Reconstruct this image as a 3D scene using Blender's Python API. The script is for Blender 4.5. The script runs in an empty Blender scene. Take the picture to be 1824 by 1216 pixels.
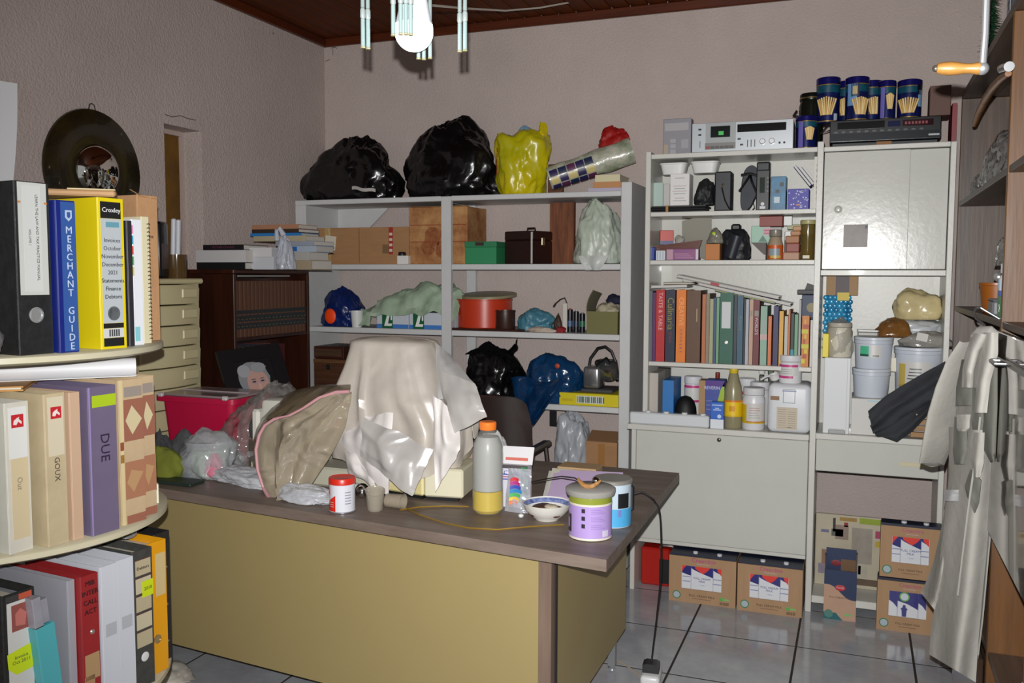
import bpy, bmesh, math, random
from mathutils import Vector, Matrix, noise
rnd = random.Random(7)
S = bpy.context.scene
COL = S.collection
# ---------------------------------------------------------------- camera
FPX, YAW, PITCH, ROLL, EYE = 1600.5, 0.36624, 0.07433, 0.00297, 1.5
_f = Vector((-math.sin(YAW)*math.cos(PITCH), math.cos(YAW)*math.cos(PITCH), -math.sin(PITCH)))
_r0 = Vector((math.cos(YAW), math.sin(YAW), 0)); _u0 = _r0.cross(_f)
_r = _r0*math.cos(ROLL) + _u0*math.sin(ROLL); _u = _r.cross(_f)
cd = bpy.data.cameras.new('camera'); cam = bpy.data.objects.new('camera', cd); COL.objects.link(cam)
cd.sensor_fit = 'HORIZONTAL'; cd.sensor_width = 36; cd.lens = FPX/1824*36; cd.clip_start = .05
M = Matrix((_r, _u, -_f)).transposed().to_4x4(); M.translation = Vector((0, 0, EYE)); cam.matrix_world = M
S.camera = cam
# ---------------------------------------------------------------- world, light, exposure
W = bpy.data.worlds.new('room_beyond'); S.world = W; W.use_nodes = True
W.node_tree.nodes['Background'].inputs[0].default_value = (1, .99, .97, 1)
W.node_tree.nodes['Background'].inputs[1].default_value = .34
ld = bpy.data.lights.new('camera_flash', 'SPOT'); lo = bpy.data.objects.new('camera_flash', ld); COL.objects.link(lo)
ld.energy = 465; ld.spot_size = math.radians(106); ld.spot_blend = 1.0; ld.shadow_soft_size = .007; ld.color = (1, .995, .985)
ML = M.copy(); ML.translation = Vector((0, 0, EYE)) + _u*.064 - _r*.006
aim = (_f + _r*.12 + _u*.03).normalized(); lo.matrix_world = Matrix.Translation(ML.translation) @ aim.to_track_quat('-Z', 'Y').to_matrix().to_4x4()
S.view_settings.view_transform = 'Standard'; S.view_settings.look = 'None'
S.view_settings.gamma = 1; S.view_settings.use_curve_mapping = False; S.view_settings.exposure = 0

# ---------------------------------------------------------------- helpers
def at(px, py, X=None, Y=None, Z=None):
    """the point of a real plane that is seen at a pixel of the photograph"""
    d = _f*FPX + _r*(px-912) - _u*(py-608)
    t = (Z-EYE)/d.z if Z is not None else (Y/d.y if Y is not None else X/d.x)
    return Vector((0, 0, EYE)) + d*t
def span(x0, y0, x1, y1, Y):
    a = at(x0, (y0+y1)/2, Y=Y); b = at(x1, (y0+y1)/2, Y=Y); c = at((x0+x1)/2, y0, Y=Y); d = at((x0+x1)/2, y1, Y=Y)
    return a.x, b.x, d.z, c.z
def lin(h):
    c = [int(h[i:i+2], 16)/255 for i in (0, 2, 4)]
    return tuple(x/12.92 if x <= .04045 else ((x+.055)/1.055)**2.4 for x in c) + (1,)
MATS = {}
def mat(hexc, rough=.5, metal=0, noise_=0., nscale=20, bump=0., bscale=60, alpha=1, trans=0, emit=0, hex2=None, spec=.5, coat=0, stretch=(1, 1, 1), btype='N', sub=0):
    key = (hexc, rough, metal, noise_, nscale, bump, bscale, alpha, trans, emit, hex2, spec, coat, stretch, btype, sub)
    if key in MATS: return MATS[key]
    m = bpy.data.materials.new('m_'+hexc); m.use_nodes = True; nt = m.node_tree; N = nt.nodes; L = nt.links
    b = N['Principled BSDF']; b.inputs['Roughness'].default_value = rough; b.inputs['Metallic'].default_value = metal
    b.inputs['Base Color'].default_value = lin(hexc); b.inputs['Specular IOR Level'].default_value = spec
    b.inputs['Coat Weight'].default_value = coat; b.inputs['Alpha'].default_value = alpha
    b.inputs['Transmission Weight'].default_value = trans
    if sub: b.inputs['Subsurface Weight'].default_value = sub; b.inputs['Subsurface Radius'].default_value = (.01, .01, .01)
    if emit: b.inputs['Emission Color'].default_value = lin(hexc); b.inputs['Emission Strength'].default_value = emit
    if noise_ or bump or hex2:
        tc = N.new('ShaderNodeTexCoord'); mp = N.new('ShaderNodeMapping'); mp.inputs['Scale'].default_value = stretch
        L.new(tc.outputs['Object'], mp.inputs[0])
    if noise_ or hex2:
        n = N.new('ShaderNodeTexNoise'); n.inputs['Scale'].default_value = nscale; n.inputs['Detail'].default_value = 6; n.inputs['Roughness'].default_value = .65
        L.new(mp.outputs[0], n.inputs['Vector'])
        cr = N.new('ShaderNodeValToRGB'); cr.color_ramp.elements[0].position = .32; cr.color_ramp.elements[1].position = .68
        c = lin(hexc)
        cr.color_ramp.elements[0].color = lin(hex2) if hex2 else tuple(max(0, x*(1-noise_)) for x in c[:3])+(1,)
        cr.color_ramp.elements[1].color = c if hex2 else tuple(min(1, x*(1+noise_*.6)) for x in c[:3])+(1,)
        L.new(n.outputs[0], cr.inputs[0]); L.new(cr.outputs[0], b.inputs['Base Color'])
    if bump:
        if btype == 'V':
            n2 = N.new('ShaderNodeTexNoise'); n2.noise_type = 'RIDGED_MULTIFRACTAL'; n2.inputs['Distortion'].default_value = 1.2; n2.inputs['Detail'].default_value = 3; n2.inputs['Roughness'].default_value = .4
        else:
            n2 = N.new('ShaderNodeTexNoise'); n2.inputs['Detail'].default_value = 4
        n2.inputs['Scale'].default_value = bscale; L.new(mp.outputs[0], n2.inputs['Vector'])
        bp = N.new('ShaderNodeBump'); bp.inputs['Strength'].default_value = bump; bp.inputs['Distance'].default_value = .01
        L.new(n2.outputs[0], bp.inputs['Height']); L.new(bp.outputs[0], b.inputs['Normal'])
    MATS[key] = m; return m
def wood(h1, h2, rough=.45, axis='z', scale=6, coat=0):
    st = {'x': (.08, 1, 1), 'y': (1, .08, 1), 'z': (1, 1, .08)}[axis]
    return mat(h1, rough, hex2=h2, nscale=scale*6, stretch=st, bump=.08, bscale=scale*20, coat=coat)
def tag(o, label=None, cat=None, group=None, kind=None):
    if label: o['label'] = label
    if cat: o['category'] = cat
    if group: o['group'] = group
    if kind: o['kind'] = kind
    return o
def thing(name, label, cat, loc=(0, 0, 0), rz=0, group=None, rx=0, ry=0):
    o = bpy.data.objects.new(name, None); COL.objects.link(o); o.empty_display_size = .05
    o.location = loc; o.rotation_euler = (rx, ry, rz); return tag(o, label, cat, group)
class MB:
    """collects shapes and links them as ONE mesh object"""
    def __init__(s): s.bm = bmesh.new(); s.mi = 0
    def m(s, i): s.mi = i; return s
    def _fin(s, geom, T=None):
        vs = [v for v in geom if isinstance(v, bmesh.types.BMVert)]
        if T is not None: bmesh.ops.transform(s.bm, matrix=T, verts=vs)
        return s
    def _setm(s, n0):
        s.bm.faces.ensure_lookup_table()
        for f in s.bm.faces[n0:]: f.material_index = s.mi
    def box(s, x0, x1, y0, y1, z0, z1, bev=0, T=None, seg=1):
        n0 = len(s.bm.faces)
        b = bmesh.new(); bmesh.ops.create_cube(b, size=1)
        for v in b.verts: v.co = Vector((x0+(v.co.x+.5)*(x1-x0), y0+(v.co.y+.5)*(y1-y0), z0+(v.co.z+.5)*(z1-z0)))
        if bev: bmesh.ops.bevel(b, geom=list(b.edges), offset=bev, segments=seg, affect='EDGES', profile=.5)
        return s.merge(b, T)
    def merge(s, b, T=None):
        if T is not None: bmesh.ops.transform(b, matrix=T, verts=list(b.verts))
        mp = {v: s.bm.verts.new(v.co) for v in b.verts}
        for f in b.faces:
            try:
                g = s.bm.faces.new([mp[v] for v in f.verts]); g.material_index = s.mi
            except ValueError: pass
        b.free(); return s
    def ring_loft(s, rings, cap0=True, cap1=True, closed=True):
        R = [[s.bm.verts.new(p) for p in r] for r in rings]; n = len(R[0])
        for a, b in zip(R, R[1:]):
            for i in range(n if closed else n-1):
                j = (i+1) % n
                f = s.bm.faces.new((a[i], a[j], b[j], b[i])); f.material_index = s.mi
        if closed and cap0: s.bm.faces.new(R[0][::-1]).material_index = s.mi
        if closed and cap1: s.bm.faces.new(R[-1]).material_index = s.mi
        return s
    def lathe(s, prof, o=(0, 0, 0), seg=24, cap0=True, cap1=True, T=None, sx=1, sy=1):
        rings = []
        for r, z in prof:
            ring = [Vector((o[0]+sx*r*math.cos(2*math.pi*i/seg), o[1]+sy*r*math.sin(2*math.pi*i/seg), o[2]+z)) for i in range(seg)]
            rings.append([T @ p for p in ring] if T is not None else ring)
        return s.ring_loft(rings, cap0, cap1)
    def cyl(s, p0, p1, r0, r1=None, seg=12):
        return s.tube([p0, p1], r0, seg, r1)
    def tube(s, pts, r, seg=8, r1=None, closed=False):
        pts = [Vector(p) for p in pts]; rings = []; n = len(pts); up = None
        for i, p in enumerate(pts):
            t = (pts[min(i+1, n-1)]-pts[max(i-1, 0)]).normalized()
            if up is None: up = Vector((0, 0, 1)) if abs(t.z) < .9 else Vector((1, 0, 0))
            a = t.cross(up).normalized(); b = a.cross(t).normalized(); up = b
            rr = r if r1 is None else r+(r1-r)*i/(n-1)
            if isinstance(r, (list, tuple)): rr = r[i]
            rings.append([p+a*rr*math.cos(2*math.pi*k/seg)+b*rr*math.sin(2*math.pi*k/seg) for k in range(seg)])
        return s.ring_loft(rings)
    def prism(s, poly, d, T=None):
        """polygon in local XZ, extruded from y=0 to y=d"""
        n0 = [Vector((x, 0, z)) for x, z in poly]; n1 = [Vector((x, d, z)) for x, z in poly]
        if T is not None: n0 = [T @ p for p in n0]; n1 = [T @ p for p in n1]
        return s.ring_loft([n0, n1])
    def grid(s, fn, nu, nv, thick=0):
        V = [[s.bm.verts.new(fn(i/nu, j/nv)) for j in range(nv+1)] for i in range(nu+1)]
        for i in range(nu):
            for j in range(nv): s.bm.faces.new((V[i][j], V[i+1][j], V[i+1][j+1], V[i][j+1])).material_index = s.mi
        if thick:
            bmesh.ops.recalc_face_normals(s.bm, faces=list(s.bm.faces))
            bmesh.ops.solidify(s.bm, geom=list(s.bm.faces), thickness=thick)
        return s
    def ball(s, c, r, seg=16, sx=1, sy=1, sz=1):
        n = seg//2
        prof = [(max(1e-4, r*math.sin(math.pi*k/n)), -r*math.cos(math.pi*k/n)*sz) for k in range(n+1)]
        return s.lathe(prof, c, seg, sx=sx, sy=sy)
    def build(s, name, mats, parent=None, loc=None, rz=0, smooth=35, label=None, cat=None, group=None, kind=None, rx=0, ry=0):
        bmesh.ops.recalc_face_normals(s.bm, faces=list(s.bm.faces))
        me = bpy.data.meshes.new(name); s.bm.to_mesh(me); s.bm.free()
        for m_ in (mats if isinstance(mats, (list, tuple)) else [mats]): me.materials.append(m_)
        if smooth:
            me.polygons.foreach_set('use_smooth', [True]*len(me.polygons)); me.set_sharp_from_angle(angle=math.radians(smooth))
        o = bpy.data.objects.new(name, me); COL.objects.link(o)
        if parent: o.parent = parent
        if loc is not None: o.location = loc
        if rz or rx or ry: o.rotation_euler = (rx, ry, rz)
        return tag(o, label, cat, group, kind)
def rotz(a, p=(0, 0, 0)): p = Vector(p); return Matrix.Translation(p) @ Matrix.Rotation(a, 4, 'Z') @ Matrix.Translation(-p)
def rot(axis, a, p=(0, 0, 0)): p = Vector(p); return Matrix.Translation(p) @ Matrix.Rotation(a, 4, axis) @ Matrix.Translation(-p)
def text(s, size, m_, parent, loc, rx=math.pi/2, rz=0, ry=0, align='CENTER', name='lettering', ext=.0004, sx=1, sy=1, spacing=1, line=1):
    cu = bpy.data.curves.new('t', 'FONT'); cu.body = s; cu.size = size; cu.align_x = align; cu.align_y = 'CENTER'; cu.extrude = ext; cu.resolution_u = 2; cu.space_character = spacing; cu.space_line = line
    t = bpy.data.objects.new('t', cu); COL.objects.link(t)
    me = bpy.data.meshes.new_from_object(t); bpy.data.objects.remove(t); bpy.data.curves.remove(cu)
    me.name = name; me.materials.clear(); me.materials.append(m_)
    if sx != 1 or sy != 1:
        for v in me.vertices: v.co.x *= sx; v.co.y *= sy
    o = bpy.data.objects.new(name, me); COL.objects.link(o); o.parent = parent; o.location = loc
    o.rotation_euler = (Matrix.Rotation(rz, 3, 'Z') @ Matrix.Rotation(rx, 3, 'X') @ Matrix.Rotation(ry, 3, 'Z')).to_euler()
    return o
def crumple(p, seed, freq):
    q = p*freq + Vector((seed*7.3, seed*3.1, seed*1.7))
    d = noise.voronoi(q)[0]
    return (d[1]-d[0])
def bag_mesh(sx, sy, sz, seed, amp=.12, freq=2.4, sub=5, taper=.25, flat=.35, peak=0, squash=None, tie=0, fn=None, top=0):
    """a limp filled plastic bag standing on z=0: size sx, sy, sz; taper narrows the top; tie makes a gathered neck"""
    b = bmesh.new(); bmesh.ops.create_icosphere(b, subdivisions=sub, radius=1)
    for v in b.verts:
        d = v.co.normalized(); x, y, z = d
        k = abs(x)**2.6+abs(y)**2.6+abs(z)**2.6; d = d*(1/k**(1/2.6))
        lump = noise.noise(d*1.1+Vector((seed, seed*2, 0)))*.28 + noise.noise(d*2.3+Vector((seed*3, 0, seed)))*.12
        e = d+.25*noise.noise_vector(d*1.7+Vector((seed, 0, 0)))
        fold = (.5-crumple(e, seed, freq))*amp + (.5-crumple(e, seed+4, freq*2.1))*amp*.55 - abs(noise.noise(Vector((d.x*5+seed, d.y*5, d.z*1.6))))*amp*.7 - abs(noise.noise(Vector((d.x*4+seed, d.y*4, d.z*9))))*amp*.35
        r = 1+lump+fold
        p = d*r
        t = max(0, min(1.2, (p.z+1)/2))
        w = 1-taper*t*t
        if tie and t > .8: w *= max(.16, 1-(t-.8)/.2*1.0)
        if fn: w *= fn(t)
        p.x *= w; p.y *= w
        if top: p.x += top*t*t
        zz = (p.z+1-flat)/(2-flat)
        if zz < 0: zz = zz*.02
        v.co = Vector((p.x*sx/2, p.y*sy/2, zz*sz))
    zs = [v.co.z for v in b.verts]; z0 = min(zs); z1 = max(zs); xs = [v.co.x for v in b.verts]; ys = [v.co.y for v in b.verts]
    x0, x1, y0, y1 = min(xs), max(xs), min(ys), max(ys)
    for v in b.verts:
        v.co = Vector(((v.co.x-(x0+x1)/2)*sx/(x1-x0), (v.co.y-(y0+y1)/2)*sy/(y1-y0), (v.co.z-z0)*sz/(z1-z0)))
    return b
def bag(name, m_, label, loc, size, seed, cat='bag', group=None, parent=None, rz=0, **k):
    mb = MB(); mb.merge(bag_mesh(*size, seed, **k))
    return mb.build(name, m_, parent, loc, rz, 70, label, cat, group)
def filmmat(hexc, haze, gloss=.14, rough=.12, bump=.8, bscale=12, dist=.02):
    """plastic sheeting: partly see-through, with its own milky colour and a glossy skin"""
    key = ('film', hexc, haze, gloss, rough, bump, bscale)
    if key in MATS: return MATS[key]
    m = bpy.data.materials.new('film_'+hexc); m.use_nodes = True; nt = m.node_tree; N = nt.nodes; L = nt.links; N.remove(N['Principled BSDF'])
    tr = N.new('ShaderNodeBsdfTransparent'); df = N.new('ShaderNodeBsdfDiffuse'); gl = N.new('ShaderNodeBsdfGlossy'); m1 = N.new('ShaderNodeMixShader'); m2 = N.new('ShaderNodeMixShader')
    df.inputs[0].default_value = lin(hexc); gl.inputs['Roughness'].default_value = rough; gl.inputs[0].default_value = (.9, .9, .9, 1)
    tc = N.new('ShaderNodeTexCoord'); nz = N.new('ShaderNodeTexNoise'); nz.noise_type = 'RIDGED_MULTIFRACTAL'; nz.inputs['Scale'].default_value = bscale; nz.inputs['Distortion'].default_value = 1.2; nz.inputs['Detail'].default_value = 2.5; nz.inputs['Roughness'].default_value = .4
    bp = N.new('ShaderNodeBump'); bp.inputs['Strength'].default_value = bump; bp.inputs['Distance'].default_value = dist
    L.new(tc.outputs['Object'], nz.inputs['Vector']); L.new(nz.outputs[0], bp.inputs['Height'])
    for b in (df, gl): L.new(bp.outputs[0], b.inputs['Normal'])
    lw = N.new('ShaderNodeLayerWeight'); lw.inputs[0].default_value = .25; L.new(bp.outputs[0], lw.inputs['Normal'])
    ma = N.new('ShaderNodeMath'); ma.operation = 'MULTIPLY_ADD'; ma.inputs[1].default_value = .5; ma.inputs[2].default_value = gloss; L.new(lw.outputs['Fresnel'], ma.inputs[0])
    m1.inputs[0].default_value = haze; L.new(tr.outputs[0], m1.inputs[1]); L.new(df.outputs[0], m1.inputs[2])
    L.new(ma.outputs[0], m2.inputs[0]); L.new(m1.outputs[0], m2.inputs[1]); L.new(gl.outputs[0], m2.inputs[2]); L.new(m2.outputs[0], N['Material Output'].inputs[0])
    MATS[key] = m; return m
def carton(name, label, loc, w, d, h, m_, rz=0, cat='box', group=None, lidgap=True, bev=.002, **kw):
    """closed cardboard box as a thing: body and two top flaps with a seam"""
    t = thing(name, label, cat, loc, rz, group)
    MB().box(-w/2, w/2, 0, d, 0, h-.003, bev).build('body', m_, t)
    for a, c in ((-w/2, -.0012), (.0012, w/2)): MB().box(a, c, 0.001, d-.001, h-.0029, h).build('flap', m_, t)
    return t
def sbox(name, label, px, Y, z0, d, m_, cat='box', group=None, rz=0, bev=.002, lid=None, zpx=True):
    """a box whose front is seen between pixels (x0,y0,x1,y1), standing on height z0 at depth Y; optional lid (height, material)"""
    x0, x1, za, zb = span(*px, Y); h = zb-z0; w = x1-x0
    t = thing(name, label, cat, ((x0+x1)/2, Y, z0), rz, group)
    lh = lid[0] if lid else 0
    MB().box(-w/2, w/2, 0, d, 0, h-lh, bev).build('body', m_, t)
    if lid: MB().box(-w/2-.002, w/2+.002, -.002, d+.002, h-lh, h, bev).build('lid', lid[1], t)
    t['_w'] = w; t['_h'] = h
    return t
def book(name, label, loc, w, d, h, cover, rz=0, ry=0, rx=0, group=None, pages='D8D0BC', cat='book', t_=.003, spine_text=None, tcol='E8E0D0', tsize=None, hard=True):
    """upright book: spine towards -y, w thick, d deep, h high: cover (spine and boards) and page block"""
    t = thing(name, label, cat, loc, rz, group, rx, ry)
    c = MB(); c.box(-w/2, -w/2+t_, 0, d, 0, h); c.box(w/2-t_, w/2, 0, d, 0, h); c.box(-w/2+t_, w/2-t_, 0, t_, 0, h)
    c.build('cover', cover, t)
    MB().box(-w/2+t_, w/2-t_, t_, d-.004, .003, h-.003).build('page_block', mat(pages, .8, bump=.3, bscale=200, stretch=(6, .1, .1)), t)
    if spine_text: text(spine_text, tsize or w*.6, mat(tcol, .5), t, (0, -.0006, h*.52), ry=-math.pi/2)
    return t
def flatbook(name, label, loc, L, d, th, cover, rz=0, group=None, pages='D8D0BC', cat='book', tcol=None, spine_text=None):
    """book lying flat, spine towards -y, L long, d deep, th thick"""
    t = thing(name, label, cat, loc, rz, group); k = min(.003, th*.15)
    c = MB(); c.box(-L/2, L/2, 0, d, 0, k); c.box(-L/2, L/2, 0, d, th-k, th); c.box(-L/2, L/2, 0, k, k, th-k); c.build('cover', cover, t)
    MB().box(-L/2+.003, L/2-.003, k, d-.004, k, th-k).build('page_block', mat(pages, .8, bump=.3, bscale=200, stretch=(.1, .1, 8)), t)
    if spine_text: text(spine_text, th*.6, mat(tcol, .5), t, (0, -.0006, th/2))
    return t
def label_box(t, x0, x1, z0, z1, m_, y=0, name='label_print', th=.0008, label=None):
    """thin printed label on the front (-y) face of a thing"""
    return MB().box(x0, x1, y-th, y, z0, z1).build(name, m_, t, smooth=0, label=label)
# ================================================================ the room
WALL = mat('C2B3AD', .85, noise_=.07, nscale=2.2, bump=.55, bscale=95)
XL, YB, XR, ZC, YN = -3.07, 4.8, .72, 2.92, -.4
MB().box(XL-.2, XR+.15, YN, YB+.15, -.12, -.0006).build('floor', mat('2E2722', .8), kind='structure', smooth=0)
FL = bpy.data.objects['floor']
TILE = mat('B6B9BC', .13, hex2='9C9DA4', nscale=5, bump=.02, bscale=8, spec=.55)
P_, x_ref, y_ref = .4365, -.626, 3.7205
tile_mesh = None
kx0, kx1 = math.floor((XL-x_ref)/P_), math.ceil((XR-x_ref)/P_)
ky0, ky1 = math.floor((YN-y_ref)/P_), math.ceil((YB-y_ref)/P_)
for i in range(kx0, kx1):
    for j in range(ky0, ky1):
        x0 = max(XL, x_ref+i*P_+.0045); x1 = min(XR, x_ref+(i+1)*P_-.0045); y0 = max(YN, y_ref+j*P_+.0045); y1 = min(YB, y_ref+(j+1)*P_-.0045)
        if x1-x0 < .02 or y1-y0 < .02: continue
        full = abs(x1-x0-P_+.009) < 1e-4 and abs(y1-y0-P_+.009) < 1e-4
        if full and tile_mesh:
            o = bpy.data.objects.new('tile', tile_mesh); COL.objects.link(o); o.parent = FL; o.location = (x0, y0, 0)
        else:
            o = MB().box(0, x1-x0, 0, y1-y0, -.0005, 0).build('tile', TILE, FL, (x0, y0, 0), smooth=0)
            if full: tile_mesh = o.data
MB().box(XL-.2, XR+.15, YB, YB+.15, -.12, ZC+.1).build('wall_back', WALL, kind='structure', smooth=0)
MB().box(XR, XR+.15, YN, YB, -.12, ZC+.1).build('wall_right', WALL, kind='structure', smooth=0)
# left wall with its deep narrow window opening
NY0, NY1, NZ0, NZ1 = 3.42, 3.68, 1.15, 2.205
w = MB()
w.box(XL-.2, XL, YN, NY0, -.12, ZC+.1).box(XL-.2, XL, NY1, YB, -.12, ZC+.1).box(XL-.2, XL, NY0, NY1, -.12, NZ0).box(XL-.2, XL, NY0, NY1, NZ1, ZC+.1)
w.build('wall_left', WALL, kind='structure', smooth=0)
wn = thing('window_1', None, None, (XL-.13, (NY0+NY1)/2, NZ0)); wn['kind'] = 'structure'
fr = mat('BBA8A0', .8, bump=.3, bscale=90)
hw = (NY1-NY0)/2
MB().box(-.02, .02, -hw, hw, NZ1-NZ0-.022, NZ1-NZ0).box(-.02, .02, hw-.018, hw, 0, NZ1-NZ0-.022).box(-.02, .02, -hw, -hw+.01, 0, NZ1-NZ0-.022).box(-.02, .02, -hw+.01, hw-.018, 0, .02).build('window_frame', fr, wn, smooth=0)
MB().box(-.003, .003, -hw+.01, hw-.018, .02, NZ1-NZ0-.022).build('pane', mat('9A6A00', .3, hex2='6B4700', nscale=3, trans=.45, bump=.4, bscale=40), wn, smooth=0)
MB().box(-.15, -.13, NY0-.1, NY1+.1, NZ0-.05, NZ1+.05).build('shutter', mat('2A1C06', .8), None, (XL-.13, 0, 0), kind='structure', smooth=0) if False else None
# ceiling of dark tongue-and-groove boards
MB().box(XL-.2, XR+.15, YN, YB+.15, ZC+.022, ZC+.1).build('ceiling', mat('1A0A04', .8), kind='structure', smooth=0)
CE = bpy.data.objects['ceiling']
pm = wood('6B3210', '43200C', .65, 'y', 2.2)
pm.node_tree.nodes['Principled BSDF'].inputs['Specular IOR Level'].default_value = .15
plank_mesh = None; x = XL
while x < XR-.02:
    x1 = min(XR, x+.098)
    if plank_mesh and x1-x > .097:
        o = bpy.data.objects.new('plank', plank_mesh); COL.objects.link(o); o.parent = CE; o.location = (x, YN, ZC)
    else:
        o = MB().box(.002, x1-x-.002, 0, YB-YN, 0, .022, .003).build('plank', pm, CE, (x, YN, ZC), smooth=0)
        plank_mesh = plank_mesh or o.data
    x += .1
tm = wood('62290E', '401A09', .4, 'x', 3)
MB().box(XL+.022, XR, YB-.022, YB, ZC-.05, ZC-.001, .004).build('trim_1', tm, kind='structure', smooth=0)
MB().box(XL, XL+.022, YN, YB, ZC-.05, ZC-.001, .004).build('trim_2', wood('62290E', '401A09', .4, 'y', 3), kind='structure', smooth=0)
def scar(wall, pts, r):
    MB().tube(pts, r, 5).build('plaster_scar', mat('6A5C56', .9), bpy.data.objects[wall], smooth=0)
scar('wall_back', [at(*q, Y=YB-.0005) for q in ((592, 74), (596, 80), (590, 86), (596, 84), (600, 86))], .0025)
scar('wall_back', [at(*q, Y=YB-.0005) for q in ((593, 86), (593, 98))], .0018)
scar('wall_back', [at(*q, Y=YB-.0005) for q in ((580, 109), (588, 106))], .002)
scar('wall_left', [at(*q, X=XL+.0005) for q in ((294, 204), (306, 208), (322, 206), (334, 211), (348, 214))], .0022)
scar('wall_left', [at(*q, X=XL+.0005) for q in ((486, 58), (487, 61))], .004)
# white cable slung under the ceiling boards
pts = []
for q, Y in (((752, 8), 2.6), ((830, 15), 3.4), ((900, 19), 4.0), ((960, 14), 4.35), ((1010, 5), 4.6), ((1038, 1), 4.775), ((1041, 9), 4.775), ((1042, 14), 4.79)):
    pts.append(at(*q, Y=Y))
c = MB().tube(pts, .0045, 6); c.build('ceiling_cable', mat('D8D2C6', .5), label='thin white electric cable slung below the brown board ceiling', cat='cable')

# ================================================================ open white shelves on the back wall
PW = mat('CDCECE', .5, noise_=.05, nscale=6, bump=.12, bscale=30)
SY0, SY1 = 4.42, 4.785
su = thing('open_shelving', 'tall open white painted wooden shelving with two bays against the back wall', 'shelf', (-2.05, SY0, 0))
ox, oy = -2.05, SY0
def upr(x0, x1, y0, y1, z0, z1, name='upright'): return MB().box(x0-ox, x1-ox, y0-oy, y1-oy, z0, z1, .003).build(name, PW, su, smooth=0)
upr(-3.035, -2.965, SY0, SY1, 0, 1.893, 'side_panel'); upr(-1.115, -1.06, SY0, SY1, 0, 1.962, 'side_panel')
upr(-2.108, -2.05, SY0, SY0+.03, 0, 1.918); upr(-2.108, -2.05, SY1-.03, SY1, 0, 1.893)
SZ = [1.92, 1.555, 1.198, .825, .42]
upr(-3.035, -2.109, SY0, SY1, 1.893, 1.92, 'shelf_board'); upr(-2.049, -1.116, SY0, SY1, 1.893, 1.92, 'shelf_board')
upr(-2.108, -2.05, SY0+.031, SY1, 1.894, 1.919, 'shelf_board')
for z in SZ[1:]:
    upr(-2.964, -2.109, SY0+.004, SY1-.003, z-.03, z, 'shelf_board'); upr(-2.049, -1.116, SY0+.004, SY1-.023, z-.03, z, 'shelf_board')
# white triangle added in the shape of the lit part of the side panel
MB().prism([(-2.964-ox, 1.892), (-2.62-ox, 1.892), (-2.964-ox, 1.58)], .012, T=Matrix.Translation((0, SY1-.02-oy, 0))).build('lit_triangle', PW, su, smooth=0)

# ================================================================ white wall unit
UW = mat('C9C8C0', .38, noise_=.03, nscale=5, bump=.05, bscale=60, coat=.15)
UD = mat('C4C4BC', .2, noise_=.03, nscale=5, bump=.035, bscale=45, spec=.3)
ux, uy = -.16, 4.13
wu = thing('wall_unit', 'large cream painted wall unit with open shelves, sliding cupboard and drop flap', 'cupboard', (ux, uy, 0))
def up(name, x0, x1, y0, y1, z0, z1, m_=None, bev=.002): return MB().box(x0-ux, x1-ux, y0-uy, y1-uy, z0, z1, bev).build(name, m_ or UW, wu, smooth=0)
HY0, HY1 = 4.155, 4.43
up('side_panel', -.932, -.908, HY0, HY1, .803, 2.068)
up('side_panel', -.178, -.152, 4.135, HY1, 0, 2.075)
up('side_panel', .342, .364, HY0-.02, HY1, 0, 2.05)
up('back_panel', -.931, -.179, HY1+.001, HY1+.012, .803, 2.053); up('back_panel', -.151, .363, HY1+.001, HY1+.012, .66, 2.048)
up('top_board', -.907, -.179, HY0, HY1, 2.034, 2.055)
for z in (1.79, 1.568, 1.095): up('shelf_board', -.907, -.179, HY0+.003, HY1, z-.02, z)
up('counter', -.995, -.179, 4.11, HY1, .776, .802); up('counter', -.151, .341, 4.112, HY1, .786, .812)
up('side_panel', -.978, -.956, 4.132, 4.5, 0, .775)
fl = up('flap_door', -.954, -.181, 4.126, 4.146, .256, .772, UD, .003)
k = MB().lathe([(.0095, 0), (.0095, .004), (.006, .006)], seg=16, T=Matrix.Translation(at(1281, 783, Y=4.126)-Vector((ux, uy, 0))) @ rot('X', math.pi/2)).build('keyhole', mat('5A5246', .35, .8), fl)
up('bottom_board', -.955, -.181, 4.135, 4.5, .236, .254)
up('cupboard_top', -.151, .341, HY0-.025, HY1, 2.03, 2.05); up('cupboard_floor', -.151, .341, HY0-.025, HY1, 1.5, 1.524)
xs = at(1619, 370, Y=4.13).x
d1 = up('sliding_door', -.148, xs, 4.138, 4.15, 1.527, 2.027, UD); d2 = up('sliding_door', xs-.03, .339, 4.153, 4.165, 1.527, 2.027, UD)
kc = at(1493, 373, Y=4.138)-Vector((ux, uy, 0))
MB().lathe([(.016, 0), (.017, .004), (.011, .008), (.008, .012), (.011, .017), (.009, .021), (.001, .022)], seg=20, T=Matrix.Translation(kc) @ rot('X', math.pi/2)).build('knob', UD, d1)
a = at(1503, 400, Y=4.138); b = at(1545, 440, Y=4.138)
st = MB().grid(lambda u, v: Vector((a.x-ux+(b.x-a.x)*u, 4.1372-uy-.004*math.sin(v*3)*u, b.z+(a.z-b.z)*v)), 4, 4, .0008).build('sticker', mat('8F8883', .5, noise_=.1, nscale=40), d1)
MB().prism([(b.x-ux-.012, a.z-.006), (b.x-ux-.002, a.z-.004), (b.x-ux-.004, a.z-.016), (b.x-ux-.01, a.z-.02)], .0005, T=Matrix.Translation((0, 4.1325-uy, 0))).build('sticker_print', mat('3A3E55', .5), d1)
dr = up('drawer', -.149, .342, 4.12, 4.45, .645, .784, UD, .003)
a = at(1603, 822, Y=4.12); b = at(1662, 834, Y=4.12)
up('drawer_pull', a.x, b.x, 4.1175, 4.12, b.z, a.z, mat('CFC6A8', .25), .001)
up('plinth_board', -.151, .341, 4.135, 4.45, .045, .078)
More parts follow.
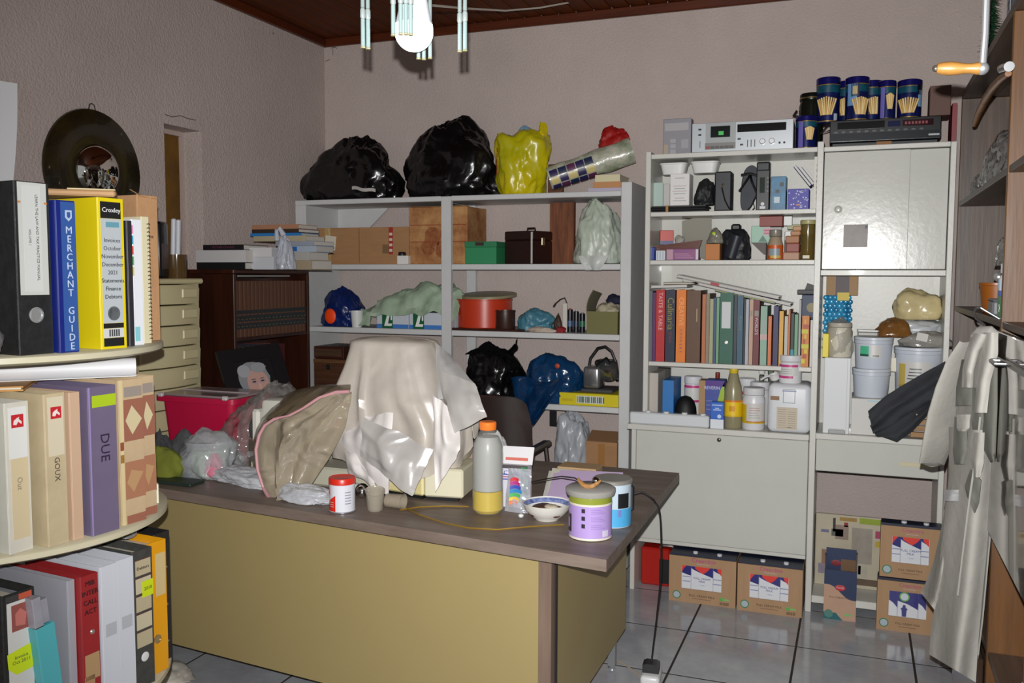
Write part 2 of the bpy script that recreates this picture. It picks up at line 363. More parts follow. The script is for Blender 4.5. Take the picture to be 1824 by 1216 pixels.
# ================================================================ things on the open shelves
BLACKBAG = mat('0C0C0E', .24, bump=.55, bscale=13, btype='V', spec=.6)
CARD = mat('A87E56', .8, noise_=.1, nscale=7, bump=.06, bscale=90, stretch=(1, 1, 6))
def X_(px, Y, py=480): return at(px, py, Y=Y).x
bag('refuse_bag', BLACKBAG, 'black refuse bag with a torn white strip, on top of the shelving', (X_(628, 4.62), 4.61, 1.921), (.66, .34, .385), 3, amp=.16, freq=2.2, taper=.55, top=.12)
b0 = bpy.data.objects['refuse_bag']
p = at(648, 333, Y=4.425)-b0.location
MB().grid(lambda u, v: Vector((p.x-.075+.15*u, p.y-.012+.02*abs(u-.5), p.z-.012+.018*v-.02*u+.004*math.sin(u*9))), 8, 2, .001).build('torn_strip', mat('B7B2AE', .5), b0)
bag('refuse_bag', BLACKBAG, 'large black plastic refuse bag, tallest bundle on top of the shelving', (X_(806, 4.6), 4.6, 1.921), (.60, .35, .46), 8, amp=.15, freq=2.0, taper=.45, top=.03)
yb = bag('shopping_bag', mat('D2BE06', .3, hex2='A9A816', nscale=3, bump=.2, bscale=9, btype='V'), 'bright yellow plastic shopping bag bulging at the edge of the top shelf', (X_(932, 4.55), 4.56, 1.921), (.31, .27, .345), 12, amp=.1, freq=2.3, taper=-.35, flat=.2)
# two ears of the yellow bag and a fold of pale blue
for (qx, qy, ww, hh, s_) in ((-.10, .30, .07, .06, -1), (.10, .33, .06, .075, 1)):
    MB().grid(lambda u, v: Vector((qx+(u-.5)*ww*(1.1-.6*v)+s_*v*.02, -.03+.02*math.sin(u*6+v*4), qy+hh*v-.03)), 6, 5, .0015).build('bag_corner', mat('CDBB0A', .3), yb)
bag('shopping_bag_lining', mat('7FA9C4', .35), None, (0, .02, .30), (.12, .08, .075), 5, parent=yb, cat=None, sub=4, taper=.6)
for i in range(5):
    a_ = 2.6+.1*i
    MB().box(-.006, .006, -.001, 0, -.012, .012).build('red_print', mat('B3311A', .5), yb, (-.125+.004*i, -.085-.008*i, .12+.028*i), rz=-.9)
# rolled bundle of christmas paper
pa, pb = at(978, 318, Y=4.5), at(1126, 268, Y=4.62)
rp = thing('gift_wrap_bundle', 'slanting bundle of patterned gift wrap and white foil on the top shelf', 'gift wrap', (pa.x, pa.y, pa.z))
dv = (pb-pa); Lr = dv.length; TR = Matrix.Translation((0, 0, 0)) @ dv.to_track_quat('X', 'Z').to_matrix().to_4x4()
def wrapf(u, v):
    a_ = 2*math.pi*v; r = .058*(1+.18*u)*(1+.12*noise.noise(Vector((u*6, math.cos(a_)*1.5, math.sin(a_)*1.5))))
    return TR @ Vector((u*Lr, .8*r*math.cos(a_), r*math.sin(a_)))
g = MB(); g.grid(wrapf, 24, 20); g.build('roll', mat('C9C5B6', .25, hex2='7C8A6E', nscale=14, bump=.3, bscale=25), rp)
cols = ['2A2350', '8B2A22', '1F2A4A', 'C9B878', '5A2A50', '9A3020']
for i in range(5):
    for j in range(5):
        q = MB(); u0 = .02+i*.105; v0 = .42+j*.1
        q.grid(lambda u, v: TR @ Vector(((u0+u*.095)*Lr, .8*.0655*(1+.18*(u0+u*.1))*math.cos(2*math.pi*(v0+v*.085)), .0655*(1+.18*(u0+u*.1))*math.sin(2*math.pi*(v0+v*.085)))), 2, 4)
        q.build('printed_patch', mat(cols[(i*2+j*3+i*j) % 6], .35), rp)
bag('red_tissue', mat('9E1512', .5, bump=.4, bscale=14, btype='V'), None, TR @ Vector((Lr*.82, .03, .045)), (.17, .09, .12), 4, parent=rp, cat=None, sub=4, amp=.3, freq=3)
# books under the bundle
z = 1.921
for i, (hx, th, px0, px1) in enumerate((('B9B2C8', .022, 1048, 1108), ('C08A5A', .03, 1056, 1106), ('D8CFA8', .035, 1060, 1104))):
    x0, x1 = X_(px0, 4.5, 330), X_(px1, 4.5, 330)
    flatbook('book', ('thin lilac book under two others at the right end of the top shelf', 'tan book in the middle of a pile of three on the top shelf', 'cream paperback topmost of the pile below the gift wrap')[i], ((x0+x1)/2, 4.5, z), x1-x0, .2, th, mat(hx, .6), group='books under the gift wrap'); z += th+.0005
sbox('board', 'flat brown board lying behind the yellow bag on the top shelf', (976, 292, 1002, 335), 4.70, 1.921, .03, wood('7A4A30', '54301F', .6, 'x'), 'board')

# ---- second shelf, left bay
z2 = 1.5555
t = sbox('cardboard_box', 'long brown cardboard box with a white tag, left end of the second shelf', (556, 405, 728, 468), 4.47, z2, .25, CARD)
w_, h_ = t['_w'], t['_h']
MB().box(-.002, 0, .001, .25, .01, h_-.004).build('flap', CARD, t, (0, -.001, 0))
label_box(t, -w_/2+.085, -w_/2+.125, .0, h_, mat('B89A62', .35), name='parcel_tape')
MB().box(-.036, .036, -.0012, 0, -.04, .04).build('tag', mat('D6CEBE', .7), t, (-w_/2+.125, -.003, h_-.085), ry=.12)
MB().tube([(-w_/2+.12, -.002, h_-.045), (-w_/2+.115, -.004, h_-.01), (-w_/2+.118, .01, h_+.006)], .002, 5).build('tag_string', mat('C9BEB0', .7), t)
label_box(t, w_/2-.125, w_/2-.098, .055, h_-.002, mat('A03028', .6), name='fragile_tape')
for i in range(4): label_box(t, w_/2-.121, w_/2-.102, .07+i*.03, .085+i*.03, mat('D8C8B8', .6), y=-.0009, name='tape_print')
label_box(t, w_/2-.165, w_/2-.125, .06, .11, mat('7C5E3F', .7), name='brown_patch')  # darker brown rectangle on the box front
t = sbox('small_carton', 'small white carton beside the stained box on the second shelf', (707, 455, 727, 469), 4.44, z2, .03, mat('E2E0DC', .5))
c = MB().lathe([(.022, 0), (.022, .012), (.018, .02)], seg=18); c.build('cap', mat('16161A', .4), loc=(X_(716, 4.453), 4.456, z2+t['_h']+.0005), label='black round cap on top of the small white carton', cat='cap')
# stained box
x0, x1, _, z1 = span(727, 368, 831, 468, 4.46); w_ = x1-x0; h_ = z1-z2
RUST = mat('C69762', .8, hex2='8A5028', nscale=9, bump=.05, bscale=60)
t = thing('stained_box', 'tan cardboard box with rusty brown stains, standing behind the middle post', 'box', ((x0+x1)/2, 4.47, z2))
MB().box(-w_/2, w_/2, 0, .27, 0, h_, .003).build('body', RUST, t)
for s_ in (-1, 1): MB().box(-w_/2+.004, w_/2-.004, -.001, .134, 0, .0025, T=Matrix.Translation((0, .135+s_*.135, h_+.001)) @ Matrix.Rotation(.05*s_, 4, 'X') @ Matrix.Translation((0, -.135 if s_ > 0 else 0, 0))).build('flap', RUST, t)
for zz in (.12, h_*.68): label_box(t, -w_/2+.005, w_/2-.005, zz, zz+.004, mat('8B3A22', .7), name='red_stripe')
for (cx_, cz_, rr_) in ((-.03, .15, .05), (.05, .17, .035), (-.06, .09, .04), (.03, .08, .045)):
    pts = [(cx_+rr_*(1+.35*noise.noise(Vector((k, cx_*40, 0))))*math.cos(k*.45), cz_+rr_*1.1*(1+.35*noise.noise(Vector((k, 5, cz_*40))))*math.sin(k*.45)) for k in range(14)]
    MB().prism(pts, .0006, T=Matrix.Translation((0, -.0006-.0002*abs(cx_), 0))).build('stain', mat('7A3A1C', .8, hex2='A2683C', nscale=40), t)
# ---- second shelf, right bay
t = sbox('card_index_box', 'green lidded card index box with a brown label holder', (828, 430, 884, 468), 4.46, z2, .13, mat('2F8A5A', .5), lid=(.03, mat('2E7D54', .5)))
label_box(t, -.03, .02, t['_h']-.022, t['_h']-.004, mat('3A2622', .5), y=-.002, name='label_holder')
x0, x1, _, z1 = span(886, 411, 949, 468, 4.46)
t = thing('carry_case', 'dark brown leatherette carry case with a brass catch and white trim', 'case', (x1, 4.45, z2), -.38)
DK = mat('2A1512', .4, bump=.1, bscale=150); w2 = x1-x0; hh = z1-z2
MB().box(-w2, 0, 0, .21, 0, hh-.05, .004).build('body', DK, t)
MB().box(-w2-.001, .001, -.001, .211, hh-.049, hh, .006).build('lid', DK, t)
MB().box(-.006, .003, -.004, 0, .002, hh-.008).build('corner_trim', mat('CFC9C4', .4), t)
MB().box(-.001, .0035, .075, .1, hh-.075, hh-.035, .002).build('catch', mat('C2B48A', .3, .9), t)
MB().tube([(-w2*.62, .1, hh), (-w2*.6, .1, hh+.018), (-w2*.35, .1, hh+.018), (-w2*.33, .1, hh)], .006, 6).build('handle', DK, t)
sbox('rough_board', 'upright rough brown timber board with dark stains beside the white bag', (979, 360, 1022, 468), 4.60, z2, .035, mat('8A5030', .75, hex2='4E2A18', nscale=14, stretch=(3, 1, .3), bump=.2, bscale=40), 'board')
WBAG = mat('C9CCC8', .38, noise_=.06, nscale=8, bump=.4, bscale=13, btype='V', alpha=.95)
wb = bag('carrier_bag', mat('C4C9C2', .38, hex2='AEBBA6', nscale=4, bump=.4, bscale=13, btype='V'), 'stuffed white and pale green carrier bag hanging over the right end of the second shelf', (X_(1062, 4.52), 4.545, z2+.002), (.265, .24, .345), 17, amp=.13, freq=2.2, taper=.2)
MB().grid(lambda u, v: Vector(((u-.5)*.16*(1-.5*v)+.01, -.118-.012*math.sin(v*3)+.012*math.sin(u*7), .04-.075*v)), 8, 6, .001).build('bag_handle', mat('C9CCC8', .38), wb)

# ---- third shelf, left bay
z3 = 1.1985
bb = bag('carrier_bag', mat('10245E', .3, noise_=.15, nscale=9, bump=.45, bscale=13, btype='V'), 'dark blue plastic bag with an orange disc, left end of the third shelf', (X_(605, 4.52), 4.54, z3), (.29, .2, .235), 21, amp=.16, freq=2.1, taper=.5)
p = at(588, 563, Y=4.44)-bb.location
MB().ball((p.x, p.y+.002, p.z), .044, 16, sx=.85, sy=.25).build('orange_print', mat('FF4A08', .55), bb)
px_ = X_(635, 4.45)
t = thing('plastic_cup', 'white plastic cup in front of the blue bag on the third shelf', 'cup', (px_, 4.45, z3))
MB().lathe([(.028, 0), (.036, .09), (.039, .09), (.039, .094), (.034, .094), (.026, .004)], seg=22, cap1=True).build('body', mat('D8DAD8', .4), t)
for k, (x0_, x1_) in enumerate(((671, 729), (729, 801))):
    t = sbox('tube_lamp_carton', ('left of two white and blue cartons with green L panels under the green cloth', 'right of two white and blue cartons with green L panels under the green cloth')[k], (x0_, 557, x1_-1.5, 585), 4.455, z3, .2, mat('C4CAD2', .45), group='cartons under the green cloth')
    w_, h_ = t['_w'], t['_h']; gx = -w_/2+.035 if k == 0 else -w_/2+.024
    label_box(t, -w_/2, w_/2, 0, .022, mat('3E78C2', .5), name='blue_band')
    label_box(t, gx, gx+.068, 0, h_, mat('0F5A34', .5), y=-.0009, name='green_panel')
    MB().prism([(gx+.014, .012), (gx+.060, .012), (gx+.064, .026), (gx+.038, .026), (gx+.052, .085), (gx+.036, .085)], .0006, T=Matrix.Translation((0, -.0024, 0))).build('letter_mark', mat('E6EAE6', .5), t)
    MB().box(gx+.055, gx+.064, -.0024, -.0018, .045, .085).build('letter_mark', mat('E6EAE6', .5), t)
# green cloth heap: a folded sheet
def clothf(u, v):
    x = X_(640, 4.5)+u*(X_(824, 4.5)-X_(640, 4.5))
    top = z3+.10+.155*max(0, math.sin(min(1, u*1.12)*math.pi*.62))**1.1 - .05*max(0, u-.75)*4
    y = 4.437+.26*v
    lob = max(0, 1-v*2.6)
    z = top*(1-lob**2.2)+(z3+.085-.055*noise.noise(Vector((u*5, 1, 3)))-.07*(u < .16))*lob**2.2
    z += .022*noise.noise(Vector((u*7, v*4, 2)))+.012*math.sin(u*26+v*9+4*noise.noise(Vector((u*3, v*3, 1)))) - .030*abs(noise.noise(Vector((u*5+v*4, v*3-u*3, 6))))
    y += .02*noise.noise(Vector((u*9, z*30, 3)))
    if v > .86: z -= (v-.86)*.5
    return Vector((x, y, max(z, z3+.012)))
MB().grid(clothf, 90, 36, .004).build('folded_cloth', mat('93A88F', .75, hex2='AFC2AA', nscale=6, bump=.15, bscale=140), label='pale green satin cloth heaped over cartons on the third shelf', cat='cloth')
t = thing('plastic_tub', 'clear plastic tub at the left end of the right bay, beside the red tin', 'tub', (X_(811, 4.5), 4.5, z3))
MB().lathe([(.035, 0), (.042, .08), (.044, .08), (.044, .085), (.04, .085), (.033, .003)], seg=20).build('body', mat('A9AEB2', .2, alpha=.6), t)
# ---- third shelf, right bay
x0, x1 = X_(808, 4.5, 585), X_(938, 4.5, 590)
tr = MB().box(-(x1-x0)/2, (x1-x0)/2, 0, .3, 0, .012, .004); tr.build('tray', mat('3A1C14', .4), loc=((x0+x1)/2, 4.43, z3), label='thin dark brown tray under the round red tin', cat='tray')
zt = z3+.0125; xc = X_(864, 4.58); R = (X_(909, 4.58)-X_(818, 4.58))/2
t = thing('round_tin', 'large round orange-red tin with an open rim on the third shelf', 'tin', (xc, 4.575, zt))
MB().lathe([(R-.004, 0), (R, .004), (R, .148), (R+.003, .15), (R+.003, .156), (R-.003, .156), (R-.006, .01)], seg=40, cap1=True).build('body', mat('C23A1E', .35, noise_=.05), t)
MB().lathe([(R+.004, 0), (R+.004, .014), (R-.002, .016), (.001, .018)], seg=40, T=Matrix.Translation((.012, .03, .167)) @ Matrix.Rotation(.09, 4, 'X')).build('lid', mat('8C8467', .45), t)
bag('tin_filling', mat('6F6A60', .7), None, (0, 0, .11), (R*1.6, R*1.6, .05), 2, parent=t, cat=None, sub=3)
t = thing('brown_pot', 'small dark brown pot in front of the round red tin', 'pot', (X_(900, 4.46), 4.463, zt))
MB().lathe([(.05, 0), (.053, .006), (.053, .092), (.055, .094), (.055, .1), (.05, .1), (.048, .01)], seg=28, cap1=True).build('body', mat('3A2018', .4, noise_=.1), t)
tb = bag('plastic_packet', mat('4A7F92', .4, noise_=.15, nscale=9, bump=.4, bscale=15, btype='V'), 'crumpled teal plastic packet in the middle of the third shelf', (X_(955, 4.52), 4.55, z3+.002), (.20, .15, .125), 31, amp=.14, freq=2.4, taper=.3)
wr = bag('paper_scraps', mat('B9A99A', .6, noise_=.2, nscale=20), 'creased off-white paper wad in front of the teal packet', (X_(965, 4.45), 4.455, z3+.001), (.17, .04, .03), 33, cat='paper', sub=4, amp=.3)
bag('red_cloth_scrap', mat('8E1A20', .7), 'crumpled dark red cloth scrap beside the paper wad', (X_(1000, 4.455), 4.46, z3+.001), (.055, .05, .032), 35, cat='cloth', sub=4, amp=.3)
bag('brown_leather_scrap', mat('3E2A20', .6), 'small brown leather scrap standing behind the red cloth scrap', (X_(993, 4.53), 4.55, z3+.001), (.05, .05, .10), 36, cat='leather', sub=4, amp=.35, taper=.6)
sbox('white_card', 'upright white card beside the dark batteries on the third shelf', (1002, 540, 1010, 588), 4.53, z3, .006, mat('CDC8BE', .6), 'card')
for k in range(3):
    xk = X_(1015+k*11, 4.52)
    t = thing('battery', ('leftmost of three dark cylinders standing on the third shelf', 'middle of three dark cylinders standing on the third shelf', 'rightmost of three dark cylinders standing on the third shelf')[k], 'battery', (xk, 4.53, z3), group='dark cylinders on the third shelf')
    MB().lathe([(.015, 0), (.015, .118-.01*k), (.013, .12-.01*k)], seg=16).build('body', mat('15181E', .25), t)
    MB().lathe([(.0152, .03), (.0152, .06)], seg=16, cap0=False, cap1=False).build('label_band', mat(['3C5A80', '20304A', '2A6A4A'][k], .3), t)
    MB().lathe([(.006, .12-.01*k), (.006, .126-.01*k)], seg=12).build('terminal', mat('A04030' if k == 0 else '888888', .4, .6), t)
MB().tube([at(*q, Y=4.56) for q in ((1011, 588), (1010, 540), (1006, 530), (998, 533), (990, 540))], .003, 6).tube([at(990, 540, Y=4.56), at(986, 546, Y=4.56)], .005, 6).build('bent_wire', mat('2A2420', .4), label='thin dark bent wire hook rising above the white card', cat='wire')
x0, x1, _, z1 = span(1046, 561, 1101, 595, 4.45)
t = thing('olive_box', 'olive green open box with its flap up, filled with cloth', 'box', ((x0+x1)/2, 4.44, z3)); w_ = x1-x0; OL = mat('6E6A3C', .6)
MB().box(-w_/2, w_/2, 0, .006, 0, .115).box(-w_/2, w_/2, .194, .2, 0, .115).box(-w_/2, -w_/2+.006, .006, .194, 0, .115).box(w_/2-.006, w_/2, .006, .194, 0, .115).box(-w_/2+.006, w_/2-.006, .006, .194, 0, .006).build('body', OL, t, smooth=0)
MB().grid(lambda u, v: Vector((-w_/2-.004-.028*u+.06*u*u, .01+.17*v, .095+.13*u-.02*v)), 6, 4, .004).build('flap', mat('7A7660', .7), t)
bag('cloth_filling', mat('B5AC92', .8, noise_=.1), None, (.01, .09, .08), (w_*.85, .16, .085), 8, parent=t, cat=None, sub=4, amp=.2)
bag('navy_cloth', mat('191C33', .8), None, (.035, .12, .15), (w_*.6, .1, .055), 9, parent=t, cat=None, sub=4, amp=.2)

# ---- fourth shelf
z4 = .8255
WD = wood('5E3A24', '3C2114', .5, 'x')
t = sbox('wooden_chest', 'lower brown wooden box with a lighter rim beside the dark bookcase', (559, 640, 632, 688), 4.45, z4, .26, WD, lid=(.022, wood('7A5434', '5A3A22', .5, 'x')))
MB().box(-.05, -.02, -.006, 0, t['_h']-.06, t['_h']-.03, .002).build('latch', mat('4A4A40', .4, .8), t)
zc_ = z4+t['_h']+.001
t = sbox('wooden_chest', 'upper dark reddish wooden box stacked on a brown box beside the bookcase', (559, 617, 612, 640), 4.47, zc_, .25, wood('4A2018', '2E120C', .45, 'x'))
w_ = t['_w']; MB().box(-w_/2+.012, w_/2-.012, -.003, 0, .014, t['_h']-.014).build('carved_panel', wood('5C4028', '3A2414', .6, 'x'), t)
bag('refuse_bag', BLACKBAG, 'black tied refuse bag on the fourth shelf behind the chair', (X_(876, 4.55), 4.56, z4), (.36, .3, .31), 41, amp=.13, freq=2.2, taper=.35)
kb = [o for o in bpy.data.objects if o.name.startswith('refuse_bag')][-1]
for hx, wd, hh, ln in ((-.10, .10, .05, .02), (.105, .07, .11, .045)):
    MB().grid(lambda u, v: Vector((hx+(u-.5)*wd*(1-.35*v)+ln*v, -.03+.035*math.sin(u*5)+.03*noise.noise(Vector((u*4, v*3, hx*20))), .235+hh*v*(.75+.5*noise.noise(Vector((u*3, 1, hx*30))))*(1-.8*abs(u-.5)))), 10, 8, .0015).build('tied_ear', BLACKBAG, kb)
bag('small_black_bag', BLACKBAG, 'small black bag showing just right of the middle post, fourth shelf', (X_(806, 4.6, 650), 4.62, z4), (.12, .12, .185), 44, amp=.16, taper=.8)
blu = bag('carrier_bag', mat('0E3A63', .2, noise_=.25, nscale=9, bump=.5, bscale=13, btype='V'), 'glossy blue plastic bag drooping off the front of the fourth shelf', (X_(985, 4.5), 4.53, z4+.001), (.34, .26, .26), 47, amp=.13, freq=2.1, taper=.3)
def droop(u, v):
    k = v**.9; wd = .30*(1-k)**.8+.012
    return Vector((-.045+(u-.5)*wd-.05*v, -.118-.02*math.sin(u*3.14)-.018*math.sin(u*11+v*5)-.012*noise.noise(Vector((u*5, v*5, 0))), .13-.275*v+.012*math.sin(u*8)))
MB().grid(droop, 22, 18, .0012).build('drooping_corner', mat('0D3056', .2, noise_=.25, nscale=9, bump=.5, bscale=13, btype='V'), blu)
MB().ball((.05, -.1, .2), .014, 10, sy=.4).build('red_print', mat('B0442A', .5), blu)
# yellow box and chromed slicer
t = sbox('yellow_box', 'flat yellow box with a white bar label at the right end of the fourth shelf', (996, 701, 1101.5, 727), 4.435, z4, .26, mat('D6C613', .45))
w_, h_ = t['_w'], t['_h']; label_box(t, -w_/2+.095, w_/2-.075, .012, h_-.012, mat('D5D8D0', .5), name='white_label')
for k in range(14): label_box(t, -w_/2+.1+k*.0105, -w_/2+.104+k*.0105+.002*(k % 3), .016, h_-.016, mat('3A5A40', .6), y=-.0009, name='bar')
label_box(t, -w_/2+.012, -w_/2+.075, .02, h_-.03, mat('C7B013', .5), name='print_block')
zz = z4+h_+.001
t = thing('kitchen_machine', 'chrome and black kitchen machine with a looped strap, on the yellow box', 'appliance', (X_(1072, 4.55), 4.56, zz))
CH = mat('C8C8CA', .12, .95); BK = mat('17171A', .4)
MB().box(-.075, .015, -.09, .03, .02, .135, .016, seg=3).build('housing', mat('B4B4B6', .22, .85), t)
MB().box(-.085, .085, -.095, .09, 0, .02, .006).build('base', mat('6C6C70', .3, .6), t)
MB().lathe([(.045, 0), (.05, .01), (.05, .07), (.03, .08)], (.052, 0, 0), 24, T=Matrix.Translation((0, -.02, .08)) @ rot('X', .5)).build('bowl', CH, t)
MB().cyl((.0, -.05, .135), (.05, -.05, .17), .02, seg=16).build('chute', BK, t)
MB().box(-.03, .07, -.03, .07, .135, .165, .008).build('motor_cover', BK, t)
MB().tube([(-.07, .0, .1), (-.06, 0, .17), (-.02, 0, .225), (.02, 0, .235), (.055, 0, .21), (.08, 0, .15), (.085, 0, .08)], .008, 8).build('strap', BK, t)
MB().cyl((.085, -.02, .07), (.105, -.02, .07), .012, seg=12).build('knob', BK, t)
# below the fourth shelf
z5 = .4205
gb = bag('carrier_bag', mat('B4B8BE', .3, noise_=.08, nscale=8, bump=.5, bscale=13, btype='V', alpha=.93), 'tall translucent grey carrier bag standing under the yellow box', (X_(1020, 4.55), 4.57, z5), (.2, .2, .365), 53, amp=.14, freq=2.2, taper=.1)
MB().grid(lambda u, v: Vector((-.1+(u-.5)*.04, -.03, .27+.09*v)), 3, 4, .002).build('dark_tab', BK, gb)
x0, x1, _, z1 = span(1044, 787, 1099, 828, 4.47)
t = thing('cardboard_box', 'open brown cardboard box with lifted flaps on the lowest visible shelf', 'box', ((x0+x1)/2, 4.47, z5)); w_ = x1-x0; h_ = z1-z5
MB().box(-w_/2, w_/2, 0, .004, 0, h_).box(-w_/2, w_/2, .216, .22, 0, h_).box(-w_/2, -w_/2+.004, .004, .216, 0, h_).box(w_/2-.004, w_/2, .004, .216, 0, h_).box(-w_/2+.004, w_/2-.004, .004, .216, 0, .004).build('body', CARD, t, smooth=0)
for T_ in (Matrix.Translation((0, 0, h_)) @ Matrix.Rotation(.42, 4, 'X') , Matrix.Translation((0, .1, h_)) @ Matrix.Rotation(.15, 4, 'X')):
    MB().box(-w_/2+.004, w_/2-.004, 0, .1, .001, .004, T=T_).build('flap', mat('8C6848', .8), t, smooth=0)
label_box(t, -.018, .018, .02, h_-.01, mat('A2713C', .4), name='parcel_tape')
# ================================================================ on top of the white unit
zt0, zt1 = 2.0555, 2.0505
CREAM = mat('D9D2BE', .6)
t = sbox('instruction_box', 'grey printed cardboard box left of the silver cassette deck', (1181, 211, 1231, 273), 4.22, zt0, .06, mat('8C8A90', .6))
w_, h_ = t['_w'], t['_h']
label_box(t, -w_/2+.008, w_/2-.012, h_-.055, h_-.02, mat('A5A2A4', .5), name='pale_panel')
label_box(t, -w_/2+.006, -w_/2+.025, .004, .05, mat('A89A84', .6), name='pale_patch')
for k in range(3): label_box(t, -w_/2+.035, -w_/2+.06, .008+k*.024, .026+k*.024, mat('A2A0A6', .5), name='print_block')
label_box(t, w_/2-.045, w_/2-.012, .03, .07, mat('9C9AA0', .5), name='print_block')
# cassette deck
x0, x1, _, z1 = span(1233, 217, 1413, 267, 4.2); w_ = x1-x0; h_ = .135
SIL = mat('B9BEC2', .3, .35)
t = thing('cassette_deck', 'silver cassette deck with a tape window, two knobs and a dark display', 'cassette deck', ((x0+x1)/2, 4.2, zt0), .03)
MB().box(-w_/2, w_/2, .012, .23, .006, h_, .002).build('case', mat('6E6B68', .5), t)
MB().box(-w_/2, w_/2, 0, .0119, .004, h_, .002).build('front_panel', SIL, t)
for sx_ in (-1, 1): MB().cyl((sx_*(w_/2-.04), .05, 0), (sx_*(w_/2-.04), .05, .006), .014, seg=14).build('foot', mat('151515', .6), t)
def fx(f): return -w_/2+f*w_
def fz(g): return h_*(1-g)
def plate(name, f0, f1, g0, g1, hexc, th=.0012, y=0, rough=.35): return MB().box(fx(f0), fx(f1), y-th, y, fz(g1), fz(g0), .0004).build(name, mat(hexc, rough), t, smooth=0)
dd = plate('tape_door', .14, .44, .03, .82, '9FA2A4', .004)
MB().box(fx(.19), fx(.385), -.0055, -.004, fz(.50), fz(.13)).build('tape_window', mat('0D1012', .1), dd, smooth=0)
MB().box(fx(.27), fx(.32), -.0062, -.0055, fz(.43), fz(.3)).build('glowing_tape_label', mat('2FA040', .4, emit=.35), dd, smooth=0)  # green label set to glow by itself though it is no lamp
plate('key_strip', .135, .44, .68, .89, '7C7A78', .006)
for k in range(6): MB().box(fx(.145+k*.047), fx(.185+k*.047), -.009, -.006, fz(.87), fz(.79), .0006).build('key', mat('8E3A30' if k == 0 else '4E4A48', .4), t, smooth=0)
plate('display', .455, .93, .1, .36, '08090B', .002, rough=.12)
for f0 in (.555, .59, .625): plate('slider', f0, f0+.008, .62, .86, '3A3C40', .003)
for f0 in (.705, .795): MB().lathe([(.013, 0), (.013, .01), (.01, .014)], seg=20, T=Matrix.Translation((fx(f0), 0, fz(.7))) @ rot('X', math.pi/2)).build('knob', mat('D6D8DA', .25, .4), t)
for f0 in (.87, .915): MB().lathe([(.005, 0), (.005, .003)], seg=12, T=Matrix.Translation((fx(f0), 0, fz(.76))) @ rot('X', math.pi/2)).build('jack', mat('101010', .5), t)
for f0, g0 in ((.065, .18), (.065, .36), (.46, .55), (.485, .74)): plate('button', f0, f0+.03, g0, g0+.06, '202226', .003)
plate('tape_slot', .08, .087, .6, .82, '55585C', .001)
# tins
def tin(name, label, px_, py0, py1, px1, Y, z0, shown, group=None, extra=None, ang=0):
    x0, x1, _, zt = span(px_, py0, px1, py1, Y); R = (x1-x0)/2; H = zt-z0
    t = thing(name, label, 'tin', ((x0+x1)/2, Y+R, z0), ang, group)
    BL = mat('16205A', .28, .35, noise_=.5, nscale=25)
    MB().lathe([(R-.002, 0), (R, .002), (R, H*.84), (R-.002, H*.845)], seg=32).build('body', BL, t)
    MB().lathe([(R-.001, H*.846), (R+.0015, H*.85), (R+.0015, H*.985), (R-.002, H), (R-.006, H-.001), (R-.007, H-.004), (.001, H-.004)], seg=32).build('lid', mat('1C1A6E', .2, .5), t)
    MB().lathe([(R+.0006, H*.825), (R+.0006, H*.84)], seg=32, cap0=False, cap1=False).build('gold_band', mat('B89A50', .3, .6), t)
    MB().lathe([(R+.0006, H*.03), (R+.0006, H*.05)], seg=32, cap0=False, cap1=False).build('gold_band', mat('B89A50', .3, .6), t)
    def patch(nm, a0, a1, z0_, z1_, m_, k=0, n=8, fn=None):
        r = R+.0005+k*.0004
        return MB().grid(lambda u, v: (lambda a, z: Vector((r*math.sin(a), -r*math.cos(a), z)))(a0+(a1-a0)*u, H*(z0_+(z1_-z0_)*v)), n, 4).build(nm, m_, t)
    patch('teal_band', -1.5, 1.5, .66, .82, mat('0E4A5E', .35, noise_=.4, nscale=30), 0, 16)
    if shown == 'side':
        patch('name_panel', -.75, -.25, .05, .82, mat('6E66B0', .35), 1)
    for a0, wd, zc in shown if shown != 'side' else ((.35, .7, .55),):
        for k in range(9):
            f = (k-4)/4
            MB().tube([Vector(((R+.001)*math.sin(a0+wd*.55*f*.5), -(R+.001)*math.cos(a0+wd*.55*f*.5), H*(zc-.28))), Vector(((R+.002)*math.sin(a0+wd*.55*f), -(R+.002)*math.cos(a0+wd*.55*f), H*(zc+.12-.05*abs(f))))], .0042, 5).build('printed_wafer', mat(['D9B870', 'C59C54', 'E0C88C'][k % 3], .5), t)
    if extra:
        for a0, a1, z0_, z1_, hx in extra: patch('print_panel', a0, a1, z0_, z1_, mat(hx, .35), 2)
    return t
zv = zt1+.119
TG = 'blue biscuit tins on the black video recorder'
tin('biscuit_tin', 'blue biscuit tin at the left end of the black video recorder', 1453, 136, 211, 1496, 4.24, zv, [(-.1, 1.5, .45)], TG, [(.55, .9, .05, .2, 'A9B4C4')])
tin('biscuit_tin', 'blue biscuit tin with a pale round crest, second in front on the video recorder', 1505, 135, 211, 1548, 4.23, zv, [(.35, 1.3, .42)], TG, [(-.85, .0, .35, .84, '6C93C0'), (-.55, .2, .55, .85, '10122A'), (-.38, .04, .6, .78, 'C8B478')])
tin('biscuit_tin', 'blue biscuit tin turned to its purple name panel, third in front', 1564, 142, 211, 1596, 4.25, zv, 'side', TG)
tin('biscuit_tin', 'blue biscuit tin at the right end of the front row of tins', 1599, 140, 211, 1643, 4.24, zv, [(-.15, 1.6, .42)], TG, [(.7, 1.25, .3, .72, '7FA6CE'), (.6, 1.05, .6, .85, '0C0D1E')])
tin('biscuit_tin', 'half hidden blue tin behind and between the first two front tins', 1487, 143, 205, 1527, 4.335, zv, [(.0, 1.3, .5)], TG)
tin('biscuit_tin', 'half hidden blue tin behind the second and third front tins', 1533, 142, 205, 1573, 4.335, zv, [(.3, 1.3, .5)], TG)
